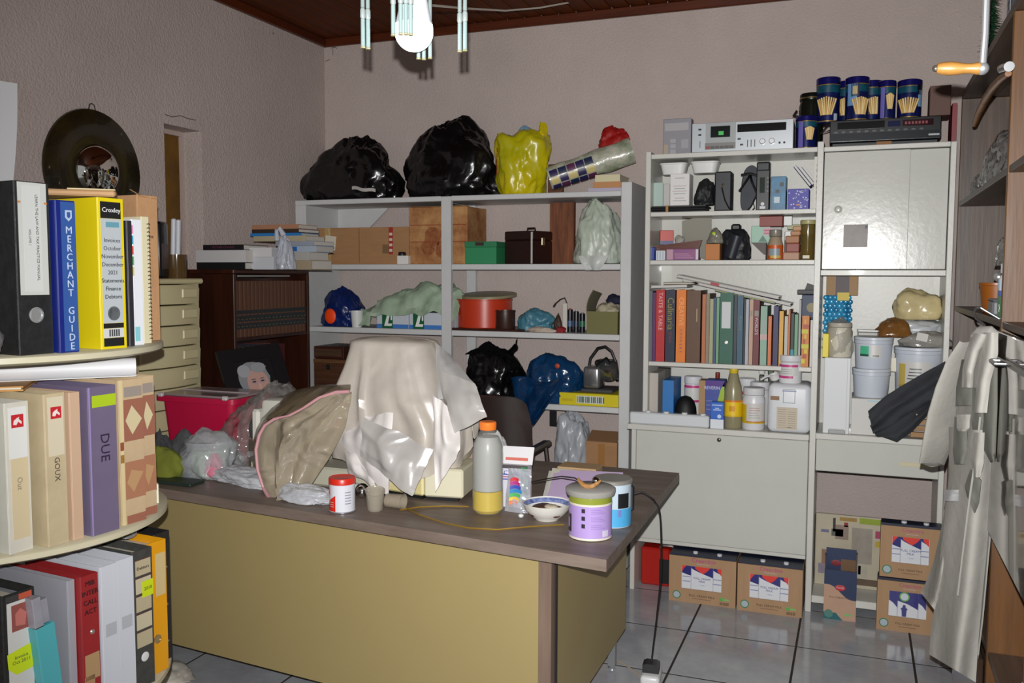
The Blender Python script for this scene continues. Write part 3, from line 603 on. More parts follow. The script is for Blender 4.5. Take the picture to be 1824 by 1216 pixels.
# tin and lantern standing on the unit
tin('biscuit_tin', 'blue biscuit tin on the white unit right of the cassette deck', 1416, 205, 262, 1455, 4.2, zt0, 'side', 'blue tin by the deck')
t = thing('lidded_jar', 'dark glass jar with a brass rim standing behind the lone blue tin', 'jar', (X_(1437, 4.31), 4.315, zt0))
MB().lathe([(.05, 0), (.053, .01), (.053, .2), (.046, .225)], seg=28).build('body', mat('141812', .12), t)
MB().lathe([(.049, .226), (.05, .23), (.05, .25), (.046, .256), (.001, .256)], seg=28).build('lid', mat('1C1E1A', .3, .6), t)
MB().lathe([(.0512, .2325), (.0512, .237)], seg=28, cap0=False, cap1=False).build('brass_rim', mat('B5A06A', .2, .9), t)
MB().tube([(-.055, 0, .16), (-.075, -.005, .165), (-.06, -.01, .185)], .006, 6).build('clip', BK, t)
# video recorder
x0, x1, _, _2 = span(1478, 225, 1676, 255, 4.2); w_ = x1-x0; h_ = .095
t = thing('video_recorder', 'black video recorder with a red display, carrying the row of blue tins', 'video recorder', ((x0+x1)/2, 4.19, zt1+.022), .015)
VK = mat('0E1216', .25)
MB().box(-w_/2, w_/2, 0, .23, 0, h_, .003).build('case', VK, t)
plate('lower_lip', .0, 1.0, .62, .95, '151C22', .006, rough=.2); plate('tape_flap', .07, .5, .1, .42, '070809', .002, rough=.1)
plate('display', .66, .93, .12, .4, '2A0A12', .002, rough=.1); plate('blue_window', .53, .64, .14, .4, '121A40', .002, rough=.1)
for k in range(12): plate('button', .04+k*.07, .075+k*.07, .5, .57, '3A4248', .003)
plate('maker_plate', .89, .985, .78, .86, 'A8ACB0', .0005, y=-.0062)
for k in range(7): plate('digit', .68+k*.03, .7+k*.03, .2, .32, '7A1420', .0006, y=-.0022)
MB().box(-w_/2+.01, w_/2-.01, .01, .22, -.022, 0, .003).build('underside', mat('111417', .5), t)
MB().box(-.03, .03, -.002, .009, -.02, -.002).build('brown_wedge', mat('8C6238', .7), t)
MB().tube([at(*q, Y=4.26)-Vector(t.location) for q in ((1492, 214), (1476, 222), (1462, 238), (1474, 234), (1480, 232))], .003, 6).build('power_lead', BK, t)
sbox('brown_box', 'plain brown box at the right end beside the tins', (1656, 152, 1694, 210), 4.21, zv, .12, mat('5C3E34', .6))
book('book', 'thin dark red book standing upright between the recorder and the brown bookcase', (X_(1700, 4.2, 220), 4.2, zt1), .018, .17, .165, mat('7A1420', .45))

# ================================================================ first shelf of the unit
za = 1.7905
t = thing('photo_folder', 'black spiral folder tied with a tan band, lying on the upper white shelf', 'folder', (X_(1205, 4.2), 4.18, za)); L_ = X_(1256, 4.18)-X_(1155, 4.18)
MB().box(-L_/2, L_/2, 0, .17, 0, .007).box(-L_/2, L_/2, 0, .17, .022, .029).build('cover', BK, t, smooth=0)
MB().box(-L_/2+.004, L_/2-.008, .006, .168, .0072, .0218).build('leaves', mat('4E463C', .8), t, smooth=0)
MB().cyl((-L_/2, -.004, .0145), (L_/2, -.004, .0145), .0105, seg=10).build('spine_roll', mat('14161A', .35), t)
MB().box(-.048, -.036, -.0165, .171, -.0003, .0295).build('band', mat('9A7038', .6), t, smooth=0)
z_ = za+.0302
TUBM = mat('D6D6D4', .4)
sbox('pale_card', 'pale green card standing left of the white medicine carton', (1163, 325, 1181, 357), 4.225, z_, .008, mat('A9BCB4', .6), 'card')
sbox('white_card', 'thin white card leaning between the green card and the medicine carton', (1182, 327, 1193, 357), 4.235, z_, .008, mat('B9B6B4', .6), 'card')
t = sbox('medicine_carton', 'white medicine carton with faint print on the upper white shelf', (1193.5, 309, 1228, 357), 4.19, z_, .1, mat('DAD8D6', .55))
w_, h_ = t['_w'], t['_h']
for k, (g, l) in enumerate(((.85, .5), (.6, .7), (.52, .55), (.44, .75), (.36, .6), (.22, .5), (.14, .7))): label_box(t, -w_*l/2, w_*l/2, h_*g, h_*g+.003, mat('B8A6A4' if k % 2 else '9A9A98', .6), name='print_line')
zm = z_+t['_h']
for k, (a, b, lb) in enumerate(((1173, 1223, 'left of two shallow white plastic tubs below the top board'), (1228, 1280, 'right of two shallow white plastic tubs below the top board'))):
    x0, x1, zb, zt_ = span(a, 289, b, 309, 4.21)
    t = thing('plastic_tub', lb, 'tub', ((x0+x1)/2, 4.265, zm+.001 if k == 0 else zm+.003), group='white tubs')
    R = (x1-x0)/2
    def sq(r, z, n=32): return [Vector((math.copysign(abs(math.cos(2*math.pi*i/n))**.45, math.cos(2*math.pi*i/n))*r, math.copysign(abs(math.sin(2*math.pi*i/n))**.45, math.sin(2*math.pi*i/n))*r*.85, z)) for i in range(n)]
    MB().ring_loft([sq(R*.78, 0), sq(R*.94, .045), sq(R, .046), sq(R, .052), sq(R*.92, .052), sq(R*.75, .004)]).build('body', TUBM, t)
# supports below the right tub: dark things
bag('lens_pouch', mat('17191C', .6, noise_=.3, nscale=12, bump=.3, bscale=30), 'bulging black pouch between the white carton and the black case', (X_(1252, 4.22), 4.235, za+.0302), (.1, .11, .125), 61, cat='pouch', amp=.14, freq=2.3, taper=.1)
t = sbox('black_case', 'upright black hard case with a snap stud and strap, left of the sandal', (1272.5, 305, 1303, 371), 4.19, za, .08, mat('1C2026', .45), 'case', bev=.006)
w_, h_ = t['_w'], t['_h']
MB().lathe([(.006, 0), (.006, .002), (.003, .004)], seg=14, T=Matrix.Translation((0, 0, h_*.66)) @ rot('X', math.pi/2)).build('stud', mat('5A4A30', .3, .8), t)
MB().tube([(-.005, -.002, h_*.6), (.01, -.006, .05), (.03, -.012, .012), (.045, -.012, .004)], .0035, 6).build('strap', BK, t)
MB().box(-w_/2-.0008, w_/2+.0008, -.0008, .0808, h_*.8, h_*.803).build('seam', mat('0A0B0D', .5), t)
# sandal standing on its heel
sx0 = X_(1324, 4.22)
t = thing('sandal', 'black flip flop standing on end against the back panel', 'shoe', (sx0, 4.21, za), .0, rx=-.13, ry=.13)
def sole(y, k=1):
    pts = []
    for i in range(36):
        a_ = 2*math.pi*i/36; zz = .105-.105*math.cos(a_); wdt = .036+.016*(zz/.21)-.006*math.sin(zz/.21*math.pi)
        pts.append(Vector((wdt*k*math.sin(a_)*(1.0)+.006*math.sin(zz/.21*3), y, zz if zz > 0 else 0)))
    return pts
MB().ring_loft([sole(.018), sole(.0), ]).build('sole', mat('101114', .6), t)
MB().ring_loft([sole(-.0008, .9), sole(-.003, .88)]).build('footbed', mat('3A3E46', .55, noise_=.2, nscale=20), t)
MB().tube([(0, -.002, .165), (-.012, -.018, .13), (-.036, -.008, .085)], .0055, 7).tube([(0, -.002, .165), (.014, -.02, .13), (.042, -.008, .085)], .0055, 7).build('thong', mat('0C0C0E', .4), t)
MB().tube([(-.04, -.006, .16), (0, -.016, .168), (.045, -.006, .16)], .006, 6).build('toe_strap', mat('0C0C0E', .5), t)
# upright cordless telephone / radio
t = sbox('desk_radio', 'upright black radio handset with a small green screen and a white picture', (1347, 288, 1371, 371), 4.19, za, .05, BK, 'radio', bev=.004)
w_, h_ = t['_w'], t['_h']
MB().box(-w_/2+.002, w_/2-.002, -.008, .0, h_-.04, h_-.004, .004).build('earpiece', mat('25282C', .3), t)
label_box(t, -.014, .008, h_*.36, h_*.68, mat('1E2A22', .15), name='screen')
for k in range(4): label_box(t, w_/2-.012, w_/2-.005, h_*(.38+.09*k), h_*(.41+.09*k), mat('60666A', .4), name='button')
pic = MB(); pic.mi = 0
pic.lathe([(.008, 0), (.008, .0006)], seg=14, T=Matrix.Translation((0, 0, .028)) @ rot('X', math.pi/2)).box(-.012, .012, -.0006, 0, .006, .018)
pic.build('white_picture', mat('D0D4D6', .5), t)
MB().tube([(-w_/2, .01, .06), (-w_/2-.012, .0, .04), (-w_/2-.004, -.004, .012), (-w_/2-.014, .0, .003)], .002, 6).build('lead', BK, t)
t = sbox('toiletry_box', 'blue cardboard box with a printed figure beside the radio handset', (1373, 314, 1400, 371), 4.2, za, .08, mat('2E7FA8', .4, hex2='1E5578', nscale=18))
w_, h_ = t['_w'], t['_h']
for (a, b, c, d, hx) in ((.005, .022, .115, .135, '10222E'), (-.012, .004, .085, .1, '121A20'), (-.018, .006, .035, .065, 'B8C4CC')): label_box(t, a, b, h_*c/.165, h_*d/.165, mat(hx, .4), name='print_shape')
t = sbox('floral_box', 'small violet box with white flowers, below the leaning booklets', (1403, 336, 1441, 371), 4.2, za, .09, mat('4440A0', .5))
w_, h_ = t['_w'], t['_h']; r2 = random.Random(3)
for k in range(30):
    label_box(t, *(lambda x, s: (x-s, x+s))(r2.uniform(-w_/2+.005, w_/2-.005), .0028), *(lambda z, s: (z-s, z+s))(r2.uniform(.005, h_-.005), .0028), mat('C9C8E6', .5), name='flower')
label_box(t, -.008, .008, .018, .025, mat('C08050', .5), y=-.0009, name='orange_label')
for k in range(3):
    T_ = thing('booklet', ('lowest of three booklets leaning on the floral box', 'middle of three booklets leaning on the floral box', 'topmost pale booklet leaning above the floral box')[k], 'booklet', (X_(1438, 4.22)+.005+.013*k*.8, 4.205+.012*k, za+.1035+.008*k), 0, 'leaning booklets', ry=-.66)
    MB().box(-.0055, .0055, 0, .1, 0, .115-.01*k, .0005).build('cover', mat(['2A3C78', 'C4C8D2', 'BDBBC0'][k], .5), T_)
    MB().box(-.004, .004, -.0006, .099, .002, .1165-.01*k).build('leaves', mat('D5D3CE', .7), T_)
t = book('ring_binder', 'white binder with a lettered spine at the right end of the upper shelf', (X_(1452, 4.18), 4.17, za), .03, .2, .225, mat('CFCBC2', .5), cat='binder')
for k in range(7): label_box(t, -.005, .005, .04+k*.024, .048+k*.024+.004*(k % 2), mat('55504A', .6), name='print_mark')

# ================================================================ second shelf of the unit
zb = 1.5685
sbox('blue_carton', 'small blue carton at the far left of the middle white shelf', (1153.5, 440, 1166, 461), 4.19, zb, .05, mat('2A3E8C', .4))
t = sbox('white_carton', 'small white striped carton right of the small blue carton', (1168, 446, 1185, 461), 4.18, zb, .05, mat('C9CED4', .4))
for k in range(3): label_box(t, -t['_w']/2+.006+.013*k, -t['_w']/2+.01+.013*k, .004, t['_h']-.004, mat('9AA4B4', .5), name='stripe')
t = sbox('toothpaste_carton', 'long pink and violet carton lying in front of the brown tray', (1187.5, 443, 1244, 461), 4.175, zb, .04, mat('9A4668', .4, hex2='6A4A86', nscale=9, stretch=(.4, 1, 2)))
w_, h_ = t['_w'], t['_h']; label_box(t, -w_/2, -w_/2+.03, .002, h_-.002, mat('B48A9C', .5), name='end_panel'); label_box(t, w_/2-.012, w_/2, .002, h_-.002, mat('C9C4CC', .4), name='end_panel')
for k in range(3): label_box(t, -.035, .05-.01*k, .009+.009*k, .012+.009*k, mat('C08AA4', .5), name='print_line')
x0, x1, _, z1 = span(1170, 428, 1254, 445, 4.3)
t = thing('wooden_tray', 'sloping reddish brown tray behind the cartons, heaped with oddments', 'tray', ((x0+x1)/2, 4.24, zb)); w_ = x1-x0
RB = wood('6A2C12', '45190A', .35, 'x')
MB().prism([(-w_/2+.02, 0), (w_/2-.03, 0), (w_/2, .095), (-w_/2, .068)], .012).build('front_board', RB, t)
MB().prism([(-w_/2+.02, 0), (w_/2-.03, 0), (w_/2, .095), (-w_/2, .068)], .012, T=Matrix.Translation((0, .13, 0))).box(-w_/2+.02, w_/2-.03, .012, .13, .03, .04).build('tray_floor', RB, t)
t2 = sbox('red_packet', 'crumpled red and blue packet sticking up from the brown tray', (1176, 410, 1200, 428), 4.27, zb+.0755, .03, mat('B8321E', .4), 'packet', rz=.3)
label_box(t2, -t2['_w']/2, t2['_w']/2, 0, .018, mat('33366E', .4), name='blue_band')
bag('clear_packet', mat('B4B0A8', .2, alpha=.75, bump=.4, bscale=14, btype='V'), 'creased grey plastic packet beside the red packet', (X_(1210, 4.3), 4.3, zb+.078), (.05, .05, .045), 65, sub=4, cat='packet')
MB().grid(lambda u, v: Vector((X_(1212, 4.32)+.14*u, 4.36-.02*v, zb+.06+.13*v-.07*u+.10*u*v)), 8, 6, .002).build('cardboard_flap', mat('8C887C', .6), label='grey cardboard flap rising behind the brown tray', cat='cardboard')
sbox('orange_carton', 'small square orange-brown carton left of the black camera pouch', (1256, 434, 1282, 461), 4.185, zb, .07, mat('B8743A', .6))
bag('clear_packet', mat('8E8A7E', .2, alpha=.8, noise_=.3, nscale=25, bump=.4, bscale=14, btype='V'), 'crinkled clear packet with a lime dot on the orange carton', (X_(1272, 4.21), 4.225, zb+.0765), (.08, .07, .075), 66, sub=4, amp=.2, taper=.5, cat='packet')
pk = [o for o in bpy.data.objects if o.name.startswith('clear_packet')][-1]
MB().ball((-.002, -.034, .045), .008, 10, sy=.3).build('lime_dot', mat('A8C418', .4), pk)
cp = bag('camera_pouch', mat('191B20', .5, noise_=.2, nscale=14, bump=.25, bscale=30), 'black leather camera pouch with a raised flap on the middle shelf', (X_(1309, 4.22), 4.24, zb), (.145, .11, .145), 71, cat='pouch', amp=.08, freq=1.8, taper=.05)
MB().grid(lambda u, v: Vector((-.045+.05*u+.03*v, -.052-.012*math.sin(u*3.1)-.012*v, .02+.1*v-.02*u)), 8, 8, .003).build('front_flap', mat('23262E', .4), cp)
MB().box(-.022, .022, -.02, .02, .135, .165, .008).build('clip_top', BK, cp)
sbox('white_carton', 'white carton with a dark triangular flap beside the orange labelled jar', (1338, 432, 1364, 461), 4.24, zb, .08, mat('BEBBB4', .5))
o_ = [o for o in bpy.data.objects if o.name.startswith('white_carton') and o.parent is None][-1]
MB().prism([(-o_['_w']/2, o_['_h']), (o_['_w']/2, o_['_h']), (o_['_w']/2, o_['_h']-.055), (o_['_w']/2-.008, o_['_h']-.055)], .002, T=Matrix.Translation((0, -.0025, 0))).build('dark_flap', mat('4A3A34', .5), o_)
t = sbox('green_card', 'pale green folded card standing on the white carton', (1338, 402, 1372, 431), 4.27, zb+o_['_h']+.0005, .02, mat('9CC0AC', .5), 'card')
MB().prism([(-.02, 0), (.02, 0), (.0, .03)], .001, T=Matrix.Translation((.01, -.0012, .004))).build('dark_shape', mat('5A7A70', .5), t)
label_box(t, .01, .05, .035, .068, mat('C8A0AC', .5), name='pink_label')
for k in range(2): label_box(t, .014, .046, .04+.013*k, .045+.013*k, mat('B0506A', .5), y=-.0009, name='print_line')
def screwjar(name, label, pxc, Y, z0, R, H, bodym, lidm, lidh=.02, neck=.85, cat='jar', group=None, shoulder=.12):
    t = thing(name, label, cat, (X_(pxc, Y), Y+R, z0), 0, group); hb = H-lidh
    MB().lathe([(R*.93, 0), (R, .006), (R, hb*(1-shoulder)), (R*neck, hb-.002)], seg=32).build('body', bodym, t)
    MB().lathe([(R*neck+.003, hb), (R*neck+.004, hb+.002), (R*neck+.004, H-.003), (R*neck+.001, H), (.001, H)], seg=32).build('lid', lidm, t)
    t['_R'] = R; return t
def wrap(t, z0, z1, m_, a0=-math.pi, a1=math.pi, k=0, name='label_band', seg=32):
    r = t['_R']+.0005+.0004*k
    return MB().grid(lambda u, v: Vector((r*math.sin(a0+(a1-a0)*u), -r*math.cos(a0+(a1-a0)*u), z0+(z1-z0)*v)), seg, 1).build(name, m_, t)
t = screwjar('spread_jar', 'jar with an orange printed label and beige shoulder, in front of brick red boxes', 1379, 4.175, zb, .034, .135, mat('A08E76', .3), mat('8A8478', .3, alpha=.9), .03, .7, shoulder=.35)
wrap(t, .004, .066, mat('C4581E', .4)); wrap(t, .02, .05, mat('8A9AA0', .4), -.9, .7, 1, 'print_panel'); wrap(t, .008, .02, mat('C8B060', .4), -.6, .8, 1, 'print_panel')
# soap boxes
k = 0
z_ = zb; bars = [(1394, 1424, 449, 461, 'B08A70'), (1400, 1424, 433, 448, '94544C'), (1399, 1424, 419.5, 432.5, 'A4704C'), (1408, 1426, 411, 419, 'B0805A'), (1412, 1430, 402, 410.5, 'B88E68')]
names = ['lowest', 'second', 'third', 'fourth', 'topmost']
for i, (a, b, c, d, hx) in enumerate(bars):
    t = sbox('soap_box', '%s of five small boxes stacked left of the oil jar' % names[i], (a, c, b, d), 4.21, z_, .075, mat(hx, .55), group='small boxes left of the oil jar', bev=.004); z_ += t['_h']+.0004
z_ = zb
for i, (c, d, hx) in enumerate(((449, 461, 'B08A70'), (434, 448, '94544C'), (420, 433, 'A4704C'), (404, 419, 'B8986E'))):
    t = sbox('soap_box', '%s of four small boxes stacked right of the oil jar' % (['lowest', 'second', 'third', 'topmost'][i]), (1449.5, c, 1456, d), 4.2, z_, .075, mat(hx, .55), group='small boxes right of the oil jar', bev=.003); z_ += t['_h']+.0004
t = sbox('red_box', 'dull red box wedged under the shelf above the jar', (1353, 385, 1394, 402), 4.24, zb+.152, .09, mat('84382E', .5))
sbox('medicine_carton', 'thin white carton standing behind the jar, holding up the dull red box', (1356, 404, 1392, 461), 4.325, zb, .02, mat('9A9A96', .4, alpha=1))
sbox('white_pot', 'small white pot above the stacked boxes left of the oil jar', (1396, 385, 1411, 398), 4.26, zb+.155, .03, mat('D8D8D6', .4), 'pot')
sbox('white_bottle', 'small white bottle standing behind the stack of small boxes', (1398, 412, 1410, 426), 4.3, zb+.09, .03, mat('DADAD8', .4), 'bottle')
sbox('grey_carton', 'grey-green carton lying under the shelf board behind the oil jar', (1402, 399, 1455, 409), 4.31, zb+.14, .07, mat('A9AC86', .5))
sbox('dark_block', 'dark box standing behind the stacked small boxes', (1397, 412, 1452, 461), 4.345, zb, .06, mat('3A2C26', .5), 'box')
# oil jar
t = thing('oil_jar', 'tall jar of dark oil with a pale green lid on the middle shelf', 'jar', (X_(1437, 4.18), 4.205, zb)); R = .031
MB().lathe([(R*.9, 0), (R, .008), (R, .155)], seg=28).build('body', mat('6A5A2A', .12, alpha=.75), t)
MB().lathe([(R*.86, .003), (R*.93, .009), (R*.93, .05), (.001, .05)], seg=28).build('amber_layer', mat('8A4A0E', .2), t)
MB().lathe([(R*.93, .0505), (R*.93, .075), (.001, .075)], seg=28).build('olive_layer', mat('4A4412', .2), t)
MB().lathe([(R*.93, .0755), (R*.93, .113), (.001, .113)], seg=28).build('dark_layer', mat('140A06', .2), t)
MB().lathe([(R*.93, .1135), (R*.93, .153), (.001, .153)], seg=28).build('cloudy_layer', mat('9A946A', .3), t)
MB().lathe([(R+.002, .156), (R+.003, .158), (R+.003, .172), (R, .175), (.001, .175)], seg=28).build('lid', mat('A8A070', .4), t)
wrap_ = MB().box(-.018, .01, -R-.002, -R, .006, .02).build('white_label', mat('D5CDBA', .5), t)
# ================================================================ book shelf of the unit
zs = 1.0955
def shelfbook(a, b, top, hexc, label, name='book', dpt=.2, txt=None, tcol='E8E0D0', tz=None, tsize=None, Y=4.175, cat='book', group=None, pages='D8D0BC', rough=.5):
    x0, x1 = X_(a, Y, 600), X_(b, Y, 600); h = span(a, top, b, 650, Y)[3]-zs
    t = book(name, label, ((x0+x1)/2, Y, zs), x1-x0-.0006, dpt, h, mat(hexc, rough, noise_=.08, nscale=30), cat=cat, group=group, pages=pages, t_=min(.003, (x1-x0)*.2))
    if txt: text(txt, tsize or (x1-x0)*.7, mat(tcol, .5), t, (0, -.0006, tz or h*.6), ry=-math.pi/2)
    t['_w'] = x1-x0; t['_h'] = h; return t
shelfbook(1153.5, 1161.5, 518, '5A6068', 'worn grey ring binder at the left end of the book row', 'binder', cat='binder')
shelfbook(1162, 1167.5, 521, '5A1E58', 'thin magenta and purple book left of the red book')
shelfbook(1168, 1183.5, 516, 'B41F24', 'bright red book with pale spine lettering', txt='TASTE & TABLE', tcol='E0A8A4', tz=.235, tsize=.026)
t = shelfbook(1185, 1202, 516, '1C2238', 'navy book with yellow and dull red spine lettering', txt='Culinaria', tcol='8C8430', tz=.225, tsize=.042)
text('SPAIN', .02, mat('7C2238', .5), t, (0, -.0006, .115), ry=-math.pi/2)
t = shelfbook(1204, 1221, 516, 'E07A1E', 'orange book with purple lettering low on the spine', txt='CREATIVE', tcol='F0A868', tz=.235, tsize=.03)
for k, ch in enumerate('COOKERY'): text(ch, .016, mat('4A3A6A', .5), t, (0, -.0006, .148-k*.0165), ry=-math.pi/2)
t = shelfbook(1222.5, 1247, 517, '5E3E26', 'thick plain brown leather album right of the orange book', 'album')
label_box(t, .012, .018, .19, .25, mat('9A866A', .5), name='title_print')
T_ = [(1250, 1256.5, 524, 'B4683E', 'tan-orange thin book left of a group of pale spines'), (1257, 1263, 523, '8A7C66', 'thin grey-beige book with a speckled spine'), (1263.5, 1270, 532, 'A0A078', 'thin khaki green book in the pale group'), (1270.5, 1275, 530, '2E4A74', 'very thin dark blue book between two green ones'), (1275.5, 1280.5, 530, '6E9A74', 'thin light green book touching the green binder')]
for a, b, c, hx, lb in T_: shelfbook(a, b, c, hx, lb)
t = shelfbook(1281.5, 1305.5, 521, '1E5A46', 'dark green lever arch file with a white label among the books', 'lever_arch_file', .25, cat='file')
w_, h_ = t['_w'], t['_h']
label_box(t, -w_*.36, w_*.3, h_*.5, h_*.87, mat('C9CCCC', .6), name='spine_label')
MB().lathe([(.0085, 0), (.0085, .002), (.0065, .0025), (.006, .001)], seg=18, T=Matrix.Translation((0, -.0001, h_*.3)) @ rot('X', math.pi/2)).build('finger_ring', mat('B9BCB8', .3, .8), t)
for a, b, c, hx, lb, tx, tc in ((1306.5, 1312, 524, '2A2E3C', 'thin charcoal book just right of the green file', None, ''), (1312.5, 1323, 526, '2C5468', 'slate blue book with faint gold lettering', 'PLANTS', '6A7A6A'), (1324, 1327, 531, '1A1A1E', 'very thin black book beside a silvery one', None, ''), (1327.5, 1333, 533, 'A8AAB4', 'thin silver grey book with a glossy spine', None, ''), (1334, 1341, 533, 'B8957E', 'thin pinkish tan book left of the maroon book', None, ''), (1341.5, 1352, 534, '6A1E28', 'maroon book with white lettering on its spine', "WORLD'S", 'D8C4C4'),
        (1354, 1366, 545, '86A894', 'pale sage green book with a pink title', 'GARDENS', 'B48CA8'), (1368, 1374, 563, 'D0703A', 'thin orange book beside the violet book', None, ''), (1377, 1386, 545, '2A2458', 'deep violet book in the right half of the row', None, ''), (1387.5, 1395, 554, 'D6A238', 'mustard yellow book right of the violet book', None, ''), (1397, 1403, 563, 'B8B4A8', 'thin pale grey book right of the mustard one', None, ''),
        (1403.5, 1407, 552, 'C4703C', 'very thin rust orange book in the right half', None, ''), (1408.5, 1414, 558, '242C2C', 'thin black and teal book near the right end', None, ''), (1415, 1421, 560, '6C9E78', 'thin mint green book near the right end', None, ''), (1422, 1426, 534, 'A4A0A0', 'very thin tall grey board among the right hand books', None, '')):
    t = shelfbook(a, b, c, hx, lb, txt=tx, tcol=tc or 'FFFFFF')
    if 'silver' in lb: MATS
    if 'sage' in lb: label_box(t, -t['_w']/2, t['_w']/2, .115, .14, mat('C4A49C', .5), name='picture_band')
    if 'teal' in lb: label_box(t, -t['_w']/2, t['_w']/2, .0, .075, mat('2F8AA0', .5), name='teal_band')
    if 'maroon' in lb: label_box(t, -t['_w']/2+.004, t['_w']/2-.004, .22, .245, mat('8A8478', .5), name='picture_panel')
t = shelfbook(1428, 1441, 562, 'C87A28', 'fiery yellow and orange patterned book near the right post')
for k in range(9): label_box(t, -.016+.006*(k % 3), .0+.005*(k % 4), .015+.022*k, .034+.022*k, mat(['C4BE2A', 'A84A2A', 'D0B428'][k % 3], .5), name='flame_print')
shelfbook(1443, 1453, 570, 'C6C2C0', 'white paperback at the right end of the book row')
# things lying on the books
def slab(name, label, a, b, Y, th, dpt, m_, cat, pages='C9C4BA'):
    a = at(*a, Y=Y); b = at(*b, Y=Y); d = b-a
    t = thing(name, label, cat, tuple(a), 0, None, ry=-math.atan2(d.z, d.x))
    MB().box(0, d.length, 0, dpt, 0, th*.3).box(0, d.length, 0, dpt, th*.75, th).build('cover', m_, t, smooth=0)
    MB().box(.003, d.length-.003, .003, dpt-.003, th*.301, th*.749).build('page_block', mat(pages, .7), t, smooth=0)
    return t
slab('magazine', 'white magazine lying on the books at the left end', (1159, 513), (1224, 511.5), 4.17, .012, .16, mat('B9B8BA', .4), 'magazine')
t = slab('paper_pad', 'dark spotted paper pad lying on top of the white magazine', (1182, 507), (1245, 506.5), 4.2, .012, .15, mat('6A5A44', .6), 'pad')
slab('magazine', 'long white glossy magazine sloping down to the right over the books', (1215, 501), (1408, 545), 4.2, .012, .19, mat('A8A6A4', .35), 'magazine')
t = slab('magazine', 'uppermost grey magazine with a red corner, sloping across the books', (1205, 494), (1387, 533), 4.22, .014, .17, mat('9C9A98', .3), 'magazine')
label_box(t, .16, .2, .001, .013, mat('A83038', .5), name='red_corner')
slab('magazine', 'thin teal and yellow magazine under the sloping white one', (1273, 518), (1380, 541), 4.19, .008, .18, mat('3A6A70', .4), 'magazine', 'B8A84A')
for k, (a, b, c, d, hx, lb) in enumerate(((1420, 1455, 516, 524, '1A1A1C', 'black folded pouch on top of the books at the right end'), (1428, 1453, 525, 566, '1C3050', 'dark blue printed packet wedged above the white paperback'))):
    t = sbox('packet' if k else 'black_pouch', lb, (a, c, b, d), 4.24, span(a, c, b, d, 4.24)[2], .08, mat(hx, .5), 'packet' if k else 'pouch')
    if k: MB().lathe([(.02, 0), (.021, .001), (.001, .0012)], seg=18, T=Matrix.Translation((.012, -.0002, t['_h']*.45)) @ rot('X', math.pi/2)).build('gold_print', mat('8A7A50', .5), t)
    else: MB().prism([(-.01, t['_h']), (.05, t['_h']), (.05, t['_h']+.012), (0, t['_h']+.03)], .05).build('flap', mat('151516', .5), t)

# ================================================================ things on the counter
zc = .8025
t = sbox('white_rail', 'long white plastic tray rail lying along the left front of the counter', (1121, 737, 1263, 757), 4.115, zc, .045, mat('CFD2D4', .35), 'tray', bev=.006)
for k in range(4): MB().lathe([(.013, 0), (.014, .004), (.012, .008), (.001, .009)], seg=18).build('knob', mat('D4D8DA', .35), t, (-.1+.085*k, .02, t['_h']))
sbox('grey_box', 'tall light grey box at the left end of the counter', (1153.5, 664, 1172, 736), 4.2, zc, .17, mat('B4ACA4', .6), lid=None)
sbox('dark_book', 'dark book standing behind the light grey box', (1155, 655, 1192, 740), 4.378, zc, .045, mat('2A2620', .5), 'book')
t = sbox('magazine_holder', 'blue cardboard magazine holder with cut-out foot on the counter', (1180, 677, 1200, 737), 4.19, zc, .19, mat('1F6FB4', .45), 'holder', bev=.001)
t = screwjar('white_jar', 'white screw jar with pink bands behind the black dome', 1236, 4.32, zc, .043, .21, mat('DADADC', .35), mat('DADADE', .35), .035, .9)
PINK = mat('C2407E', .4); LBL = mat('CFCFCB', .5)
wrap(t, .155, .168, PINK, -1.2, .9); wrap(t, .1, .154, LBL, -1.1, .9); wrap(t, .086, .098, PINK, -1.1, .9)
t = thing('black_dome', 'matt black rounded dome shaped object in front of the jar', 'dome', (X_(1223, 4.2), 4.235, zc))
MB().lathe([(.052, 0), (.053, .04), (.05, .075), (.04, .105), (.022, .124), (.001, .13)], seg=30).build('shell', mat('0A0A0C', .6), t)
MB().lathe([(.056, 0), (.056, .008), (.053, .012)], seg=30).build('foot_ring', mat('08080A', .5), t)
t = sbox('medicine_box', 'purple, blue and lime medicine box on the counter', (1256, 677, 1290, 743), 4.19, zc, .09, mat('3E2A86', .4, hex2='2E5AA4', nscale=3, stretch=(.1, .1, 2)))
w_, h_ = t['_w'], t['_h']
MB().box(-w_/2-.03, -w_/2, .004, .088, 0, h_-.004).build('brown_side', mat('A4845E', .7), t)
MB().prism([(w_/2-.044, .055), (w_/2, .055), (w_/2, h_-.006), (w_/2-.018, h_-.045)], .0006, T=Matrix.Translation((0, -.0008, 0))).build('lime_shape', mat('98B41E', .4), t)
text('REVERIN', .019, mat('CFC8DC', .5), t, (-.012, -.0014, h_*.83), sy=1.1)
label_box(t, -w_/2, -w_/2+.024, .012, .04, mat('D0B41A', .5), name='yellow_patch')
for k in range(3): label_box(t, -w_/2+.006, .012, .075+.02*k, .078+.02*k, mat('8A84B4', .5), name='print_line')
label_box(t, -w_/2, w_/2, h_-.028, h_-.002, mat('4A1E80', .4), name='purple_band')
t = sbox('tablet_carton', 'small bright blue and white carton in front of the purple box', (1265.5, 716, 1289, 763), 4.125, zc, .045, mat('2A62C0', .35))
w_, h_ = t['_w'], t['_h']
label_box(t, -w_/2, w_/2, 0, .042, mat('D8DCE2', .4), name='white_band')
for g, l in ((.86, .8), (.74, .3), (.68, .6)): label_box(t, -w_*l/2, w_*l/2, h_*g, h_*g+.006, mat('9CB4E2', .5), name='print_line')
MB().lathe([(.009, 0), (.009, .0005)], seg=16, T=Matrix.Translation((.01, -.0008, .056)) @ rot('X', math.pi/2)).build('emblem', mat('C4D0EA', .5), t)
